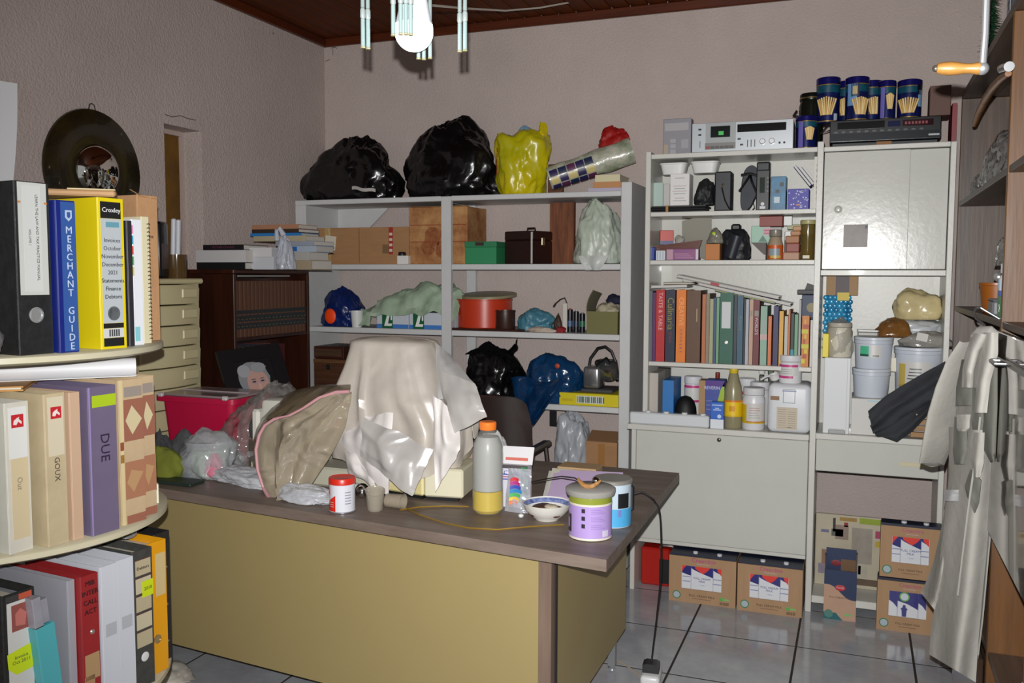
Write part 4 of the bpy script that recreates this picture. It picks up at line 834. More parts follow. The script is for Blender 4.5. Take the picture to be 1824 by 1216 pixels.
def bottle(name, label, pxc, Y, z0, R, H, m_, capm, capr=.014, caph=.025, sh=.55, group=None):
    t = thing(name, label, 'bottle', (X_(pxc, Y), Y+R, z0), 0, group)
    hb = H-caph
    MB().lathe([(R*.9, 0), (R, .006), (R, hb*sh), (R*.96, hb*(sh+.14)), (R*.84, hb*(sh+.28)), (R*.62, hb*(sh+.38)), (capr*1.15, hb*.97), (capr*.9, hb)], seg=32).build('body', m_, t)
    MB().lathe([(capr, hb+.0003), (capr+.001, hb+.002), (capr+.001, H-.002), (capr-.001, H), (.001, H)], seg=20).build('cap', capm, t)
    t['_R'] = R; return t
t = bottle('brown_bottle', 'slim reddish brown bottle showing behind the purple box', 1281, 4.32, zc, .02, .235, mat('5A1E10', .2), mat('7A3020', .4), .01, .05, .7)
t = bottle('cordial_bottle', 'cloudy plastic bottle with yellow cap and yellow label on the counter', 1309, 4.14, zc, .042, .275, mat('8C8668', .25, hex2='9A9272', nscale=4, stretch=(.2, .2, 2), alpha=.93), mat('D0B42C', .4), .019, .024, .5)
wrap(t, .055, .13, mat('D8B414', .4), -1.45, 1.45); wrap(t, .062, .122, mat('E8C020', .4), -.7, .7, 1, 'sun_print'); wrap(t, .08, .105, mat('D09018', .4), -.3, .3, 2, 'print_block'); wrap(t, .122, .13, mat('D87A1A', .4), -1.4, 1.4, 1, 'orange_band')
for pxc, Y, R, H, lb in ((1333, 4.33, .042, .21, 'white jar with pink bands left of centre behind the yellow labelled jar'), (1357, 4.29, .046, .2, 'white jar with a pink band standing behind the jerrycan and yellow labelled jar')):
    t = screwjar('white_jar', lb, pxc, Y, zc, R, H, mat('DADADC', .35), mat('DADADE', .35), .035, .9, group=None)
    wrap(t, H-.075, H-.06, PINK, -1.2, .5); wrap(t, H-.13, H-.076, LBL, -1.1, .5)
t = screwjar('white_jar', 'white screw jar with a yellow and white label in front of the pink banded jars', 1346, 4.135, zc, .0505, .19, mat('D5D5D8', .35), mat('D2D2D4', .35), .032, .87)
wrap(t, .03, .115, mat('C9AE10', .45), -1.4, 1.4); wrap(t, .04, .122, mat('CCC8C4', .5), -.55, 1.35, 1, 'white_panel'); wrap(t, .036, .0395, mat('C0492A', .5), -.55, 1.35, 1, 'red_line')
for k in range(5): wrap(t, .055+.011*k, .058+.011*k, mat('B88A88' if k > 2 else 'A4A0A0', .5), -.3, .7-.1*(k % 3), 2, 'print_line', 8)
# jerrycan
x0, x1, _, z1 = span(1367, 684, 1444, 772, 4.12); w_ = x1-x0; h_ = z1-zc
t = thing('jerrycan', 'white plastic jerrycan with a beige paper label on the counter', 'can', ((x0+x1)/2, 4.118, zc))
JC = mat('D4D6DA', .4, noise_=.03)
MB().box(-w_/2, w_/2, 0, .2, 0, h_, .026, seg=4).build('body', JC, t)
label_box(t, -w_/2+.04, w_/2-.055, .016, .115, mat('C4B8A4', .7), name='paper_label', th=.001)
for k in range(9): label_box(t, -w_/2+.046, -.012 if k else w_/2-.08, .024+.01*k, .026+.01*k, mat('9A9084', .7), y=-.0011, name='print_line')
for k in range(8): label_box(t, -.004, w_/2-.062, .024+.01*k, .026+.01*k, mat('9A9084', .7), y=-.0011, name='print_line')
fr_ = MB()
cx_, cz_, a_, b_ = .0, .165, .026, .031
fr_.box(cx_-a_, cx_+a_, -.003, 0, cz_+b_-.003, cz_+b_).box(cx_-a_, cx_+a_, -.003, 0, cz_-b_, cz_-b_+.003).box(cx_-a_, cx_-a_+.003, -.003, 0, cz_-b_+.003, cz_+b_-.003).box(cx_+a_-.003, cx_+a_, -.003, 0, cz_-b_+.003, cz_+b_-.003)
fr_.build('label_frame', mat('9A9C9E', .5), t, smooth=0)
label_box(t, -w_/2+.012, -w_/2+.05, .145, .163, mat('8A684C', .6), name='tape_scrap')
label_box(t, -.03, .03, h_-.034, h_-.028, mat('9AA0B8', .6), name='stamp_print')
MB().tube([(-.02, .06, h_-.004), (-.02, .06, h_+.018), (.045, .13, h_+.018), (.05, .135, h_-.004)], .011, 8).build('handle', JC, t) if False else None
t = screwjar('white_jar', 'white screw jar with pink bands standing on top of the jerrycan', 1411.5, 4.14, zc+h_+.0005, .049, .124, mat('DADADC', .35), mat('DADADE', .35), .028, .9)
wrap(t, .072, .083, PINK, -1.3, .75); wrap(t, .034, .071, LBL, -1.25, .75); wrap(t, .022, .033, PINK, -1.3, .3)
for k in range(3): wrap(t, .042+.009*k, .045+.009*k, mat('A8A8A6', .5), -1.1, .2, 1, 'print_line', 8)
t = thing('measuring_scoop', 'white plastic scoop lying against the jar on the jerrycan', 'scoop', (X_(1386, 4.14), 4.17, zc+h_+.0005), .5)
MB().lathe([(.012, 0), (.02, .006), (.025, .03), (.026, .031), (.023, .031), (.011, .003)], seg=22, T=rot('Y', -.3, (0, 0, .0))  @ Matrix.Translation((0, 0, .008))).build('cup', mat('DADAD8', .35), t)
MB().tube([(-.02, 0, .03), (-.05, -.004, .026), (-.075, -.006, .012)], .005, 8).build('handle', mat('DADAD8', .35), t)
for k, px in enumerate((1352, 1368, 1384)):
    sbox('dropper_bottle', ('left of three small dark bottles at the back under the book shelf', 'middle of three small dark bottles at the back under the book shelf', 'right of three small dark bottles at the back under the book shelf')[k], (px, 656, px+9, 690), 4.385, zc, .028, mat('26261E', .3), 'bottle', group='dark bottles at the back', bev=.004, lid=(.03, mat(['C9C9C4', '3A4A2A', '9A8A60'][k], .4)))

# ================================================================ right niche
zn = .8125
BOXW = mat('D2D4D6', .45)
t = sbox('white_carton', 'tall plain white carton in the niche, carrying a wrapped jar', (1467, 637, 1514, 772), 4.13, zn, .14, BOXW)
MB().box(t['_w']/2-.014, t['_w']/2-.012, -.001, 0, 0, t['_h']).build('edge_fold', mat('B4B6B8', .5), t)
zwc = zn+t['_h']+.0005
t = sbox('yellow_carton', 'small bright yellow carton at the left edge of the niche', (1465, 594, 1476, 636), 4.135, zwc, .05, mat('E0CC10', .45))
t = screwjar('wrapped_jar', 'jar of white cream wrapped in a clear twisted plastic bag', 1499, 4.15, zwc, .052, .15, mat('CFC9B8', .4), mat('B4AEA0', .4), .02, .9)
MB().merge(bag_mesh(.12, .115, .175, 81, amp=.07, freq=2.6, sub=4, taper=-.05)).build('plastic_wrap', mat('A8A298', .15, alpha=.35, bump=.4, bscale=20, btype='V'), t)
t2 = sbox('brown_carton', 'flat brown carton with a dark panel hung high in the niche', (1472, 489, 1529, 519), 4.34, 1.41, .08, mat('9C7A50', .6))
label_box(t2, -.028, .03, 0, t2['_h'], mat('3E2A30', .5), name='dark_panel')
t3 = sbox('bath_bag', 'bag of glossy blue beads with a yellow tag, left back of the niche', (1471, 519, 1511, 582), 4.345, 1.16, .07, mat('1F6E96', .5, hex2='1A5A84', nscale=30), 'bag', bev=.01)
r3 = random.Random(5)
for i in range(6):
    for j in range(13): MB().ball((-.05+.02*i+.006*(j % 2), -.002, .012+.019*j), .0115, 8, sy=.6).build('bead', mat(['2F8CB8', '2478A4', '3A9AC4'][r3.randrange(3)], .1), t3)
label_box(t3, .0, .05, t3['_h']-.04, t3['_h']-.004, mat('C9B020', .5), y=-.012, name='yellow_tag')
sbox('brown_carton', 'upright brown carton hidden behind the white carton, holding up the bead bag', (1471, 584, 1512, 640), 4.345, zn, .07, mat('6A4632', .6))
sbox('brown_carton', 'narrow brown carton between the bead bag and the hung carton', (1512, 560, 1516, 640), 4.37, zn, .04, mat('7A5A40', .6)) if False else None
t = sbox('white_carton', 'low white carton under the stacked buckets in the niche', (1516, 710, 1572, 770), 4.14, zn, .22, mat('C9C7C2', .5))
label_box(t, -.0, .08, t['_h']-.012, t['_h']-.006, mat('9AC0CC', .5), name='blue_print')
zb_ = zn+t['_h']+.0005
def bucket(name, label, a, b, top, Y, z0, group=None, lidm=None, h=None):
    x0, x1, _, z1 = span(a, top, b, 700, Y); R = (x1-x0)/2; H = h or z1-z0
    t = thing(name, label, 'bucket', ((x0+x1)/2, Y+R, z0), 0, group)
    m_ = mat('C6CCD6', .35)
    MB().lathe([(R*.86, 0), (R*.88, .004), (R*.95, H-.03), (R*.985, H-.028), (R*.985, H-.014)], seg=40).build('body', m_, t)
    MB().lathe([(R*.98, H-.0135), (R, H-.012), (R, H-.002), (R*.97, H), (R*.93, H-.003), (.001, H-.003)], seg=40).build('lid', lidm or mat('CCD2DA', .35), t)
    t['_R'] = R*.94; t['_H'] = H; return t
b1 = bucket('plastic_bucket', 'lower of two stacked white plastic buckets in the niche', 1517, 1588, 658, 4.16, zb_, 'stacked buckets')
zz = zb_+b1['_H']+.0005
b2 = bucket('plastic_bucket', 'upper stacked white bucket with a small green label', 1519, 1592, 601, 4.155, zz, 'stacked buckets')
wrap(b2, .055, .1, mat('4AB48A', .4), -.75, -.25, 2); wrap(b2, .056, .065, mat('2A4A40', .4), -.75, -.25, 3, 'print_block', 8); wrap(b2, .052, .104, mat('CFCCC8', .4), -.15, .4, 2, 'white_label'); wrap(b2, .055, .062, mat('8A8A84', .4), -.05, .3, 3, 'print_line', 8)
zt_ = zz+b2['_H']+.0005
t = sbox('clear_box', 'small clear lidded food box lying on the upper bucket', (1527, 588, 1565, 601), 4.2, zt_, .08, mat('A4A29C', .2, alpha=.8), 'container', bev=.006, lid=(.006, mat('B4B2AC', .3)))
bag('pasta_packet', mat('7A5228', .2, noise_=.3, nscale=20, bump=.4, bscale=14, btype='V'), 'brown and orange packet resting beside the clear box on the bucket', (X_(1595, 4.24), 4.25, zt_+.0), (.15, .1, .085), 84, sub=4, cat='packet', taper=.3)
b3 = bucket('plastic_bucket', 'wide white bucket with a yellow picture label, right side of the niche', 1592, 1684, 620, 4.17, zn+.16, None)
wrap(b3, .035, .16, mat('CDCBC6', .4), -.85, .55, 1); wrap(b3, .05, .15, mat('C0A850', .4), -.95, -.6, 2, 'yellow_picture'); wrap(b3, .03, .06, mat('3A3A30', .4), -.9, -.45, 2, 'dark_picture')
for k in range(4): wrap(b3, .085+.014*k, .09+.014*k, mat('5A5A60', .4), -.5+.03*k, .1, 2, 'print_line', 8)
for s_ in (-1,): MB().box(-.01, .01, -.006, 0, -.03, .03).build('handle_lug', mat('CFC8B0', .4), b3, (-b3['_R']-.004, -.02, .14))
bl = bucket('plastic_bucket', 'low white tub carrying the wide bucket in the niche', 1600, 1682, 720, 4.19, zn, None, h=.158)
zb3 = zn+.16+b3['_H']+.0005
bag('clear_packet', mat('9A9690', .15, alpha=.85, noise_=.2, nscale=18, bump=.4, bscale=16, btype='V'), 'crackly clear packet with a white ticket on the wide bucket', (X_(1655, 4.24), 4.255, zb3), (.23, .11, .07), 86, sub=4, amp=.2, cat='packet')
MB().box(-.022, .022, -.001, 0, -.018, .018).build('white_ticket', mat('D6D4CE', .5), [o for o in bpy.data.objects if o.name.startswith('clear_packet')][-1], (-.02, -.062, .045), rx=-.4, ry=.2)
bag('white_packet', mat('C4C8CC', .3, alpha=.93, bump=.4, bscale=14, btype='V'), 'limp white plastic packet draped over the bucket below the yellow pasta', (X_(1634, 4.25), 4.32, zb3+.045), (.29, .13, .075), 87, sub=4, cat='packet', taper=.1)
pb_ = bag('pasta_packet', mat('C9B98A', .22, noise_=.15, nscale=10, bump=.4, bscale=16, btype='V'), 'clear packet of pale yellow pasta, topmost in the niche', (X_(1637, 4.25), 4.31, zb3+.115), (.2, .12, .14), 88, sub=4, cat='packet', taper=.1)
# crate and dark trousers
x0, x1 = X_(1622, 4.14, 760), .338
t = thing('slatted_crate', 'light wooden slatted crate under the dark grey trousers', 'crate', ((x0+x1)/2, 4.135, zn)); w_ = x1-x0
for k in range(4): MB().box(-w_/2, w_/2, 0, .02, .004+.028*k, .026+.028*k, .001).build('slat', wood('B08A58', '86603A', .55, 'x'), t, smooth=0)
MB().box(-w_/2, -w_/2+.015, .021, .05, 0, .112).box(w_/2-.015, w_/2, .021, .05, 0, .112).build('corner_post', wood('9A7648', '7A5634', .55, 'z'), t, smooth=0)
def path_px(P, v, Y):
    k = v*(len(P)-1); i = min(int(k), len(P)-2); f_ = k-i; y0 = Y if not isinstance(Y, tuple) else Y[0]+(Y[1]-Y[0])*v
    return at(P[i][0]+(P[i+1][0]-P[i][0])*f_, P[i][1]+(P[i+1][1]-P[i][1])*f_, Y=y0)
J_TOP = [(1546, 732), (1578, 704), (1610, 684), (1645, 664), (1684, 643)]
J_MID = [(1556, 772), (1592, 752), (1625, 734), (1655, 718), (1687, 705)]
J_LOW = [(1566, 776), (1598, 788), (1626, 768), (1654, 738), (1687, 715)]
def jeans(u, v):
    a, b = path_px(J_TOP, u, (4.10, 4.13)), path_px(J_MID, u, (4.10, 4.12))
    q = a.lerp(b, v); q.y += -.03*math.sin(math.pi*v)-.007*math.sin(v*13+u*4)-.01*noise.noise(Vector((u*6, v*4, 1))); return q
JN = mat('33353A', .85, noise_=.15, nscale=14, bump=.25, bscale=220)
t = thing('trousers', 'dark grey trousers draped diagonally over the crate and bucket in the niche', 'trousers', (X_(1600, 4.1, 740), 4.1, zn))
mb = MB(); mb.grid(lambda u, v: jeans(u, v)-Vector(t.location), 30, 16, .012); mb.build('upper_leg', JN, t)
def jeans2(u, v):
    a, b = path_px(J_MID, u, (4.11, 4.125)), path_px(J_LOW, u, (4.085, 4.11))
    q = a.lerp(b, v); q.z += .006*(1-v); q.y += -.022*math.sin(math.pi*v)-.005*math.sin(v*9+u*5); return q
MB().grid(lambda u, v: jeans2(u, v)-Vector(t.location), 28, 12, .01).build('lower_leg', JN, t)
for q in ((1633, 738), (1660, 712)): MB().ball(at(*q, Y=4.062)-Vector(t.location), .005, 10).build('button', mat('A8A498', .3, .6), t)
t = thing('glass_dish', 'tiny glass dish at the front edge below the white carton', 'dish', (X_(1490, 4.12, 770), 4.121, zn))
MB().box(-.035, .035, -.006, .006, 0, .02, .004).build('body', mat('C4C6C4', .08, alpha=.6), t); MB().box(-.03, .03, -.004, .004, .0202, .023).build('rim', mat('D4D6D4', .1), t)

# ================================================================ below the unit: red box, milk boxes, knee space
t = sbox('red_tool_box', 'red metal box with a black opening under the drop flap', (1141, 976, 1193, 1041), 4.22, 0, .22, mat('A81A10', .35), bev=.008)
label_box(t, 0.02, t['_w']/2-.002, .015, t['_h']-.05, mat('0C0C0E', .5), name='black_panel'); MB().tube([(0.02, .02, t['_h']), (.025, .02, t['_h']+.012), (.08, .02, t['_h']+.012), (.085, .02, t['_h'])], .005, 6).build('handle', mat('9A9A98', .3, .5), t)
BX_ = mat('A68462', .75, noise_=.06, nscale=5, bump=.05, bscale=120, stretch=(6, 1, 1)); NV = mat('23236E', .4); RD = mat('D83A30', .4); WM = mat('D5D7DC', .25)
def milk_box(label, x0, x1, Y, z0, h, dpt=.22, variant=0, rz=0):
    w = x1-x0; t = thing('milk_box', label, 'box', ((x0+x1)/2, Y, z0), rz, 'cartons of milk')
    # tray of brown board with an open window showing three milk cartons
    wx0, wx1, wz0, wz1 = -w*.31, w*.29, h*.28, h*.76
    b = MB(); b.box(-w/2, w/2, 0, .005, 0, wz0).box(-w/2, w/2, 0, .005, wz1, h-.012).box(-w/2, wx0, 0, .005, wz0, wz1).box(wx1, w/2, 0, .005, wz0, wz1)
    b.box(-w/2, -w/2+.005, .005, dpt, 0, h-.012).box(w/2-.005, w/2, .005, dpt, 0, h-.012).box(-w/2+.005, w/2-.005, dpt-.005, dpt, 0, h-.012).box(-w/2+.005, w/2-.005, .005, dpt-.005, 0, .005)
    b.build('body', BX_, t, smooth=0)
    MB().box(-w/2+.002, w/2-.002, .004, dpt-.006, h-.0115, h-.002).build('dark_top', mat('1C2238', .5), t)
    for k in range(2): MB().lathe([(.011, 0), (.011, .008), (.001, .009)], seg=14).build('carton_cap', WM, t, (-w*.12+w*.36*k, .03, h-.0018))
    cw = w*.333; edges = [(wx0-.012, -w*.17), (-w*.168, w*.16), (w*.162, wx1+.012)]
    for k, (a, c) in enumerate(edges):
        cm = MB().box(a, c, .0055, .07, .0055, h-.03, .002).build('milk_carton', WM, t)
        a_, c_ = max(a, wx0+.001), min(c, wx1-.001); yy = .0055
        H_ = wz1-wz0
        fz0 = .72 if variant == 0 else .4
        if variant == 0:
            n = 10; L0, L1 = (a, a+cw*.98)
            if k == 0: L0 = a-cw*.62; L1 = c
            def f(x): s = max(0, min(1, (x-L0)/(L1-L0))); return wz1-H_*(.10+.33*s**.8)
            top = wz1
            pts = [(a_+(c_-a_)*i/n, f(a_+(c_-a_)*i/n)) for i in range(n+1)]+[(c_, top), (a_, top)]
            MB().prism(pts, .0005, T=Matrix.Translation((0, yy-.0006, 0))).build('navy_wave', NV, cm)
            hx_ = (L0+L1)/2
            pts = [(x, z) for x, z in ((hx_-.032, top), (hx_+.038, top), (hx_+.022, top-.02), (hx_+.004, top-.034), (hx_-.03, top-.012))]
            pts = [(min(max(x, a_), c_), z) for x, z in pts]
            if k == 1 or True:
                if max(p[0] for p in pts)-min(p[0] for p in pts) > .008: MB().prism(pts, .0005, T=Matrix.Translation((0, yy-.0012, 0))).build('red_crest', RD, cm)
            if k == 1:
                text('FULL CREAM\nMILK', .0135, mat('4A4A86', .5), cm, ((a+c)/2, yy-.0008, wz0+H_*.42)); text('1 Litre', .009, mat('7A8AB4', .5), cm, ((a+c)/2, yy-.0008, wz0+H_*.2))
            else:
                for q in range(2): label_box(cm, max(a_, (a_+c_)/2-.018), min(c_, (a_+c_)/2+.018), wz0+H_*(.3+.2*q), wz0+H_*(.33+.2*q), mat('7A7AA6', .5), y=yy, name='print_line')
        else:
            pts = [(a_, wz1), (c_, wz1), (c_, wz0+H_*.34), ((a_+c_)/2, wz0+H_*.52), (a_, wz0+H_*.62)]
            MB().prism(pts, .0005, T=Matrix.Translation((0, yy-.0006, 0))).build('navy_wave', NV, cm)
            if k == 1:
                MB().lathe([(.02, 0), (.02, .0008), (.015, .0008), (.015, 0)], seg=24, T=Matrix.Translation((a+.026, yy-.0008, wz0+H_*.8)) @ rot('X', math.pi/2)).build('green_ring', mat('6AA84A', .5), cm)
                MB().lathe([(.0148, 0), (.0148, .0006), (.001, .0007)], seg=20, T=Matrix.Translation((a+.026, yy-.0008, wz0+H_*.8)) @ rot('X', math.pi/2)).build('ring_centre', mat('C4CCD8', .5), cm)
                px0 = a+.026
                MB().prism([(px0-.008, wz0+.002), (px0+.008, wz0+.002), (px0+.01, wz0+.03), (px0+.014, wz0+.035), (px0+.006, wz0+.042), (px0+.005, wz0+.052), (px0-.005, wz0+.052), (px0-.006, wz0+.042), (px0-.014, wz0+.035), (px0-.01, wz0+.03)], .0005, T=Matrix.Translation((0, yy-.0014, 0))).build('blue_figure', NV, cm)
    text('Creamline', w*.085, mat('B23A7A', .5), t, (w*.02, -.0008, h*.885)); label_box(t, -w*.09, w*.11, h*.81, h*.822, mat('C09AA4', .6), name='print_line')
    MB().lathe([(.019, 0), (.019, .0007), (.015, .0008), (.015, 0)], seg=24, T=Matrix.Translation((-w*.38, -.0002, h*.14)) @ rot('X', math.pi/2)).build('seal_ring', mat('3A7A4E', .5), t)
    MB().lathe([(.0148, 0), (.0148, .0006), (.001, .0007)], seg=20, T=Matrix.Translation((-w*.38, -.0002, h*.14)) @ rot('X', math.pi/2)).build('seal', mat('A4B0B8', .5), t)
    text('FULL CREAM MILK', w*.048, mat('4A3428', .6), t, (.0, -.0008, h*.155)); label_box(t, -w*.14, w*.14, h*.09, h*.1, mat('7A5A44', .6), name='print_line')
    if w > .25:
        MB().ball((w*.29, -.0005, h*.15), .009, 10, sy=.05).build('leaf_mark', mat('5AA44A', .5), t); label_box(t, w*.325, w*.41, h*.13, h*.165, mat('7AB06A', .6), name='green_print')
        for q in range(6): label_box(t, w*.27+q*w*.023, w*.285+q*w*.023, h*.03, h*.09, mat('6A4E3A', .6), name='bar')
    return t
mb1 = milk_box('milk box with a carton window, left of the pair on the floor under the flap', -.774, -.472, 4.055, 0, .226)
mb2 = milk_box('milk box with a carton window, right of the pair on the floor beside the post', -.464, -.186, 4.045, 0, .226)
# knee space
t = sbox('picture_board', 'large pale board printed with kitchen pictures at the back of the knee space', (1452, 918, 1570, 1058), 4.30, .0785, .014, mat('B4AA94', .6, noise_=.08, nscale=8), 'board')
w_, h_ = t['_w'], t['_h']; r4 = random.Random(11)
for (a, b, c, d, hx) in ((.36, .62, .92, .97, '9A7A3A'), (.66, .98, .9, .98, '8A9A2A'), (.9, .98, .72, .82, 'A03A5A'), (.9, .98, .6, .68, 'B09A30'), (.55, .86, .35, .84, '948C80'), (.3, .5, .66, .86, '8E7A70'), (.08, .2, .74, .78, '6A6A8A'), (.1, .28, .3, .5, '8C6A54'), (.24, .42, .7, .8, '5A5A54'), (.26, .3, .76, .95, '2E2C2A'), (.5, .95, .05, .14, '5C4A3A'), (.05, .15, .16, .3, '847A8A'), (.43, .49, .84, .9, '8C2A2A'), (.6, .8, .16, .34, 'B0A898'), (.66, .7, .2, .32, 'A85A5A')):
    label_box(t, -w_/2+a*w_, -w_/2+b*w_, c*h_, d*h_, mat(hx, .6, noise_=.15, nscale=20), name='printed_picture')
x0, x1 = -.098, .035
t = thing('milk_tray', 'tall open cardboard milk tray in brown and navy on the floor of the knee space', 'box', ((x0+x1)/2, 4.085, 0)); w_ = x1-x0; h_ = .22
TN = mat('B4927A', .7, noise_=.05); ND = mat('1F2E50', .5)
b = MB(); b.box(-w_/2, w_/2, 0, .004, 0, h_).box(-w_/2, -w_/2+.004, .004, .045, 0, h_+.06).box(w_/2-.004, w_/2, .004, .045, 0, h_+.075).box(-w_/2+.004, w_/2-.004, .004, .045, 0, .004).build('body', mat('5A4A3C', .7), t, smooth=0)
b = MB(); b.box(-w_/2+.0045, w_/2-.0045, .04, .045, .005, h_+.085).build('back_wall', ND, t)
label_box(t, 0, w_/2-.006, h_*.9, h_+.04, mat('6E5238', .7), y=.0395, name='brown_panel')
n = 10
MB().prism([(-w_/2+w_*i/n, h_*(.70-.28*(i/n)**1.0+.05*math.sin(i/n*6.28))) for i in range(n+1)]+[(w_/2, .0), (-w_/2, 0)], .0006, T=Matrix.Translation((0, -.0008, 0))).build('tan_panel', TN, t)
MB().prism([(-w_/2+w_*i/n, h_*(.70-.28*(i/n)**1.0+.05*math.sin(i/n*6.28))+.0005) for i in range(n+1)]+[(w_/2, h_), (-w_/2, h_)], .0006, T=Matrix.Translation((0, -.0008, 0))).build('navy_panel', ND, t)
MB().ball((.0, -.0012, h_*.65), .022, 14, sy=.03, sz=.6).build('red_badge', mat('B42A34', .5), t)
text('Clover', .013, mat('D8C0C0', .5), t, (0, -.0026, h_*.655)) if False else text('Family', .012, mat('D8C0C0', .5), t, (0, -.0026, h_*.655))
MB().ball((.0-.02, .0393, h_+.02), .022, 14, sy=.03, sz=.6).build('red_badge', mat('7A1A24', .5), t)
text('FULL CREAM MILK', .011, mat('5A4438', .6), t, (0, -.0015, h_*.45))
MB().lathe([(.018, 0), (.018, .0007), (.001, .0008)], seg=22, T=Matrix.Translation((-w_*.34, -.0009, .024)) @ rot('X', math.pi/2)).build('seal', mat('4A7A70', .5), t)
MB().prism([(-w_/2, 0), (w_*.1, 0), (-w_*.05, .02), (-w_*.1, .03), (-w_/2, .03)], .0004, T=Matrix.Translation((0, -.0013, 0))).build('teal_corner', mat('1F5E64', .5), t)
label_box(t, w_*.14, w_*.38, .022, .03, mat('7AB06A', .6), y=-.0009, name='green_print')
h3 = .247
mb3 = milk_box('milk box standing on the floor of the knee space, lower of two', .117, .36, 4.04, 0, h3-.02, .085, 1)
mb4 = milk_box('milk box stacked on another in the knee space', .123, .361, 4.042, h3-.0165, .232, .083, 0)
# ================================================================ desk
zd = .74
DT = wood('7E6F66', '625449', .5, 'x', 3)
dk = thing('desk', 'large desk with greyish wood top, mustard front panel and steel legs', 'desk', (-.605, 2.288, 0)); DO = Vector((-.605, 2.288, 0))
def poly_box(name, pts, z0, z1, m_, parent=None):
    r0 = [Vector((x, y, z0))-DO for x, y in pts]; r1 = [Vector((x, y, z1))-DO for x, y in pts]
    return MB().ring_loft([r0, r1]).build(name, m_, parent or dk, smooth=0)
poly_box('desk_top', [(-.605, 2.288), (-.62, 3.42), (-2.69, 3.47), (-2.66, 2.531)], zd-.033, zd, DT)
YEL = mat('9A895C', .5, noise_=.03, nscale=2)
poly_box('front_panel', [(-.838, 2.405), (-.838, 2.42), (-2.62, 2.607), (-2.62, 2.592)], .14, zd-.034, YEL)
poly_box('corner_post', [(-.797, 2.40), (-.797, 2.435), (-.837, 2.439), (-.837, 2.404)], .03, zd-.034, wood('7A6658', '5C4C42', .5, 'z', 3))
poly_box('seam_strip', [(-.794, 2.4355), (-.794, 2.452), (-.81, 2.452), (-.81, 2.4355)], .14, zd-.034, mat('1E1A16', .5))
poly_box('side_panel', [(-.797, 2.453), (-.797, 3.31), (-.815, 3.31), (-.815, 2.453)], .14, zd-.034, YEL)
poly_box('side_panel', [(-2.602, 2.62), (-2.602, 3.35), (-2.62, 3.35), (-2.62, 2.62)], .14, zd-.034, YEL)
STL = mat('9A9C9E', .35, .6)
for x, y in ((-.834, 3.255), (-2.57, 3.3), (-2.57, 2.66)):
    lg = poly_box('leg', [(x-.014, y-.014), (x+.014, y-.014), (x+.014, y+.014), (x-.014, y+.014)], .012, zd-.034, STL)
    MB().lathe([(.017, 0), (.017, .004), (.008, .012)], (x-DO.x, y-DO.y, 0), 16).build('foot_glide', mat('B8BABC', .25, .7), lg)
MB().tube([at(*q, Z=.004) for q in ((1078, 1166), (1112, 1182), (1140, 1203))], .003, 6).build('thin_stick', mat('A89682', .6), label='thin pale stick lying on the tiles by the desk leg', cat='stick')

# chair behind the desk
ch = thing('office_chair', 'dark brown moulded chair with its back showing behind the desk', 'chair', (-1.575, 3.80, 0)); CB = mat('2C201C', .35)
def chairback(u, v):
    x = (u-.5)*.40*(1-.12*max(0, v-.75)*4*abs(u-.5)*2); z = .52+.43*v - (.04*(abs(u-.5)*2)**6)*v
    return Vector((x, -.04+.25*(u-.5)**2+.05*(1-v), z))
MB().grid(chairback, 16, 12, .022).build('backrest', CB, ch)
MB().box(-.21, .21, .0, .32, .44, .50, .03, seg=3).build('seat', CB, ch)
for s_ in (-1, 1):
    MB().box(s_*.2-.025, s_*.2+.025, -.02, .27, .68, .705, .01).build('armrest', CB, ch)
    MB().tube([(s_*.2, .24, .68), (s_*.215, .24, .56), (s_*.18, .22, .44)], .012, 8).build('arm_support', CB, ch)
MB().cyl((0, .16, .08), (0, .16, .44), .025, seg=14).build('column', STL, ch)
for k in range(5):
    a_ = 2*math.pi*k/5+.3
    MB().tube([(0, .16, .09), (.22*math.cos(a_), .16+.22*math.sin(a_), .06)], .018, 8, .012).ball((.22*math.cos(a_), .16+.22*math.sin(a_), .025), .025, 10).build('leg', CB, ch)

# ================================================================ furniture along the left wall
dt = thing('drawer_tower', 'cream plastic drawer tower with bowed drawer fronts by the window', 'drawers', (-3.055, 2.88, 0)); DP = mat('B8AD86', .4); DPL = mat('C4B992', .35)
L_ = .38; zt = 1.478
MB().box(0, .33, 0, L_, zt-.022, zt, .006).build('top', DPL, dt)
b = MB(); b.box(0, .012, 0, L_, .02, zt-.023).box(.0121, .30, 0, .01, .02, zt-.023).box(.0121, .30, L_-.01, L_, .02, zt-.023).box(.0121, .30, .0101, L_-.0101, .02, .03)
b.build('frame', DP, dt, smooth=0)
nd = 16; dh = (zt-.024-.03)/nd
for k in range(nd):
    z0_ = .031+k*dh
    d_ = MB(); n = 12
    r0 = [Vector((.20, .012, 0))]+[Vector((.31+.022*math.sin(math.pi*i/n), .012+(L_-.024)*i/n, 0)) for i in range(n+1)]+[Vector((.20, L_-.012, 0))]
    d_.ring_loft([[p+Vector((0, 0, z0_+.003)) for p in r0], [p+Vector((.004, 0, z0_+dh*.75)) for p in r0], [p+Vector((-.006, 0, z0_+dh-.004)) for p in r0]])
    dd = d_.build('drawer', DP if k < 9 else DPL, dt)  # lower drawers take the darker cream, their shade put into the colour
    MB().box(.322, .338, L_*.62, L_*.86, z0_+dh*.32, z0_+dh*.78, .004).build('handle', DPL, dd)
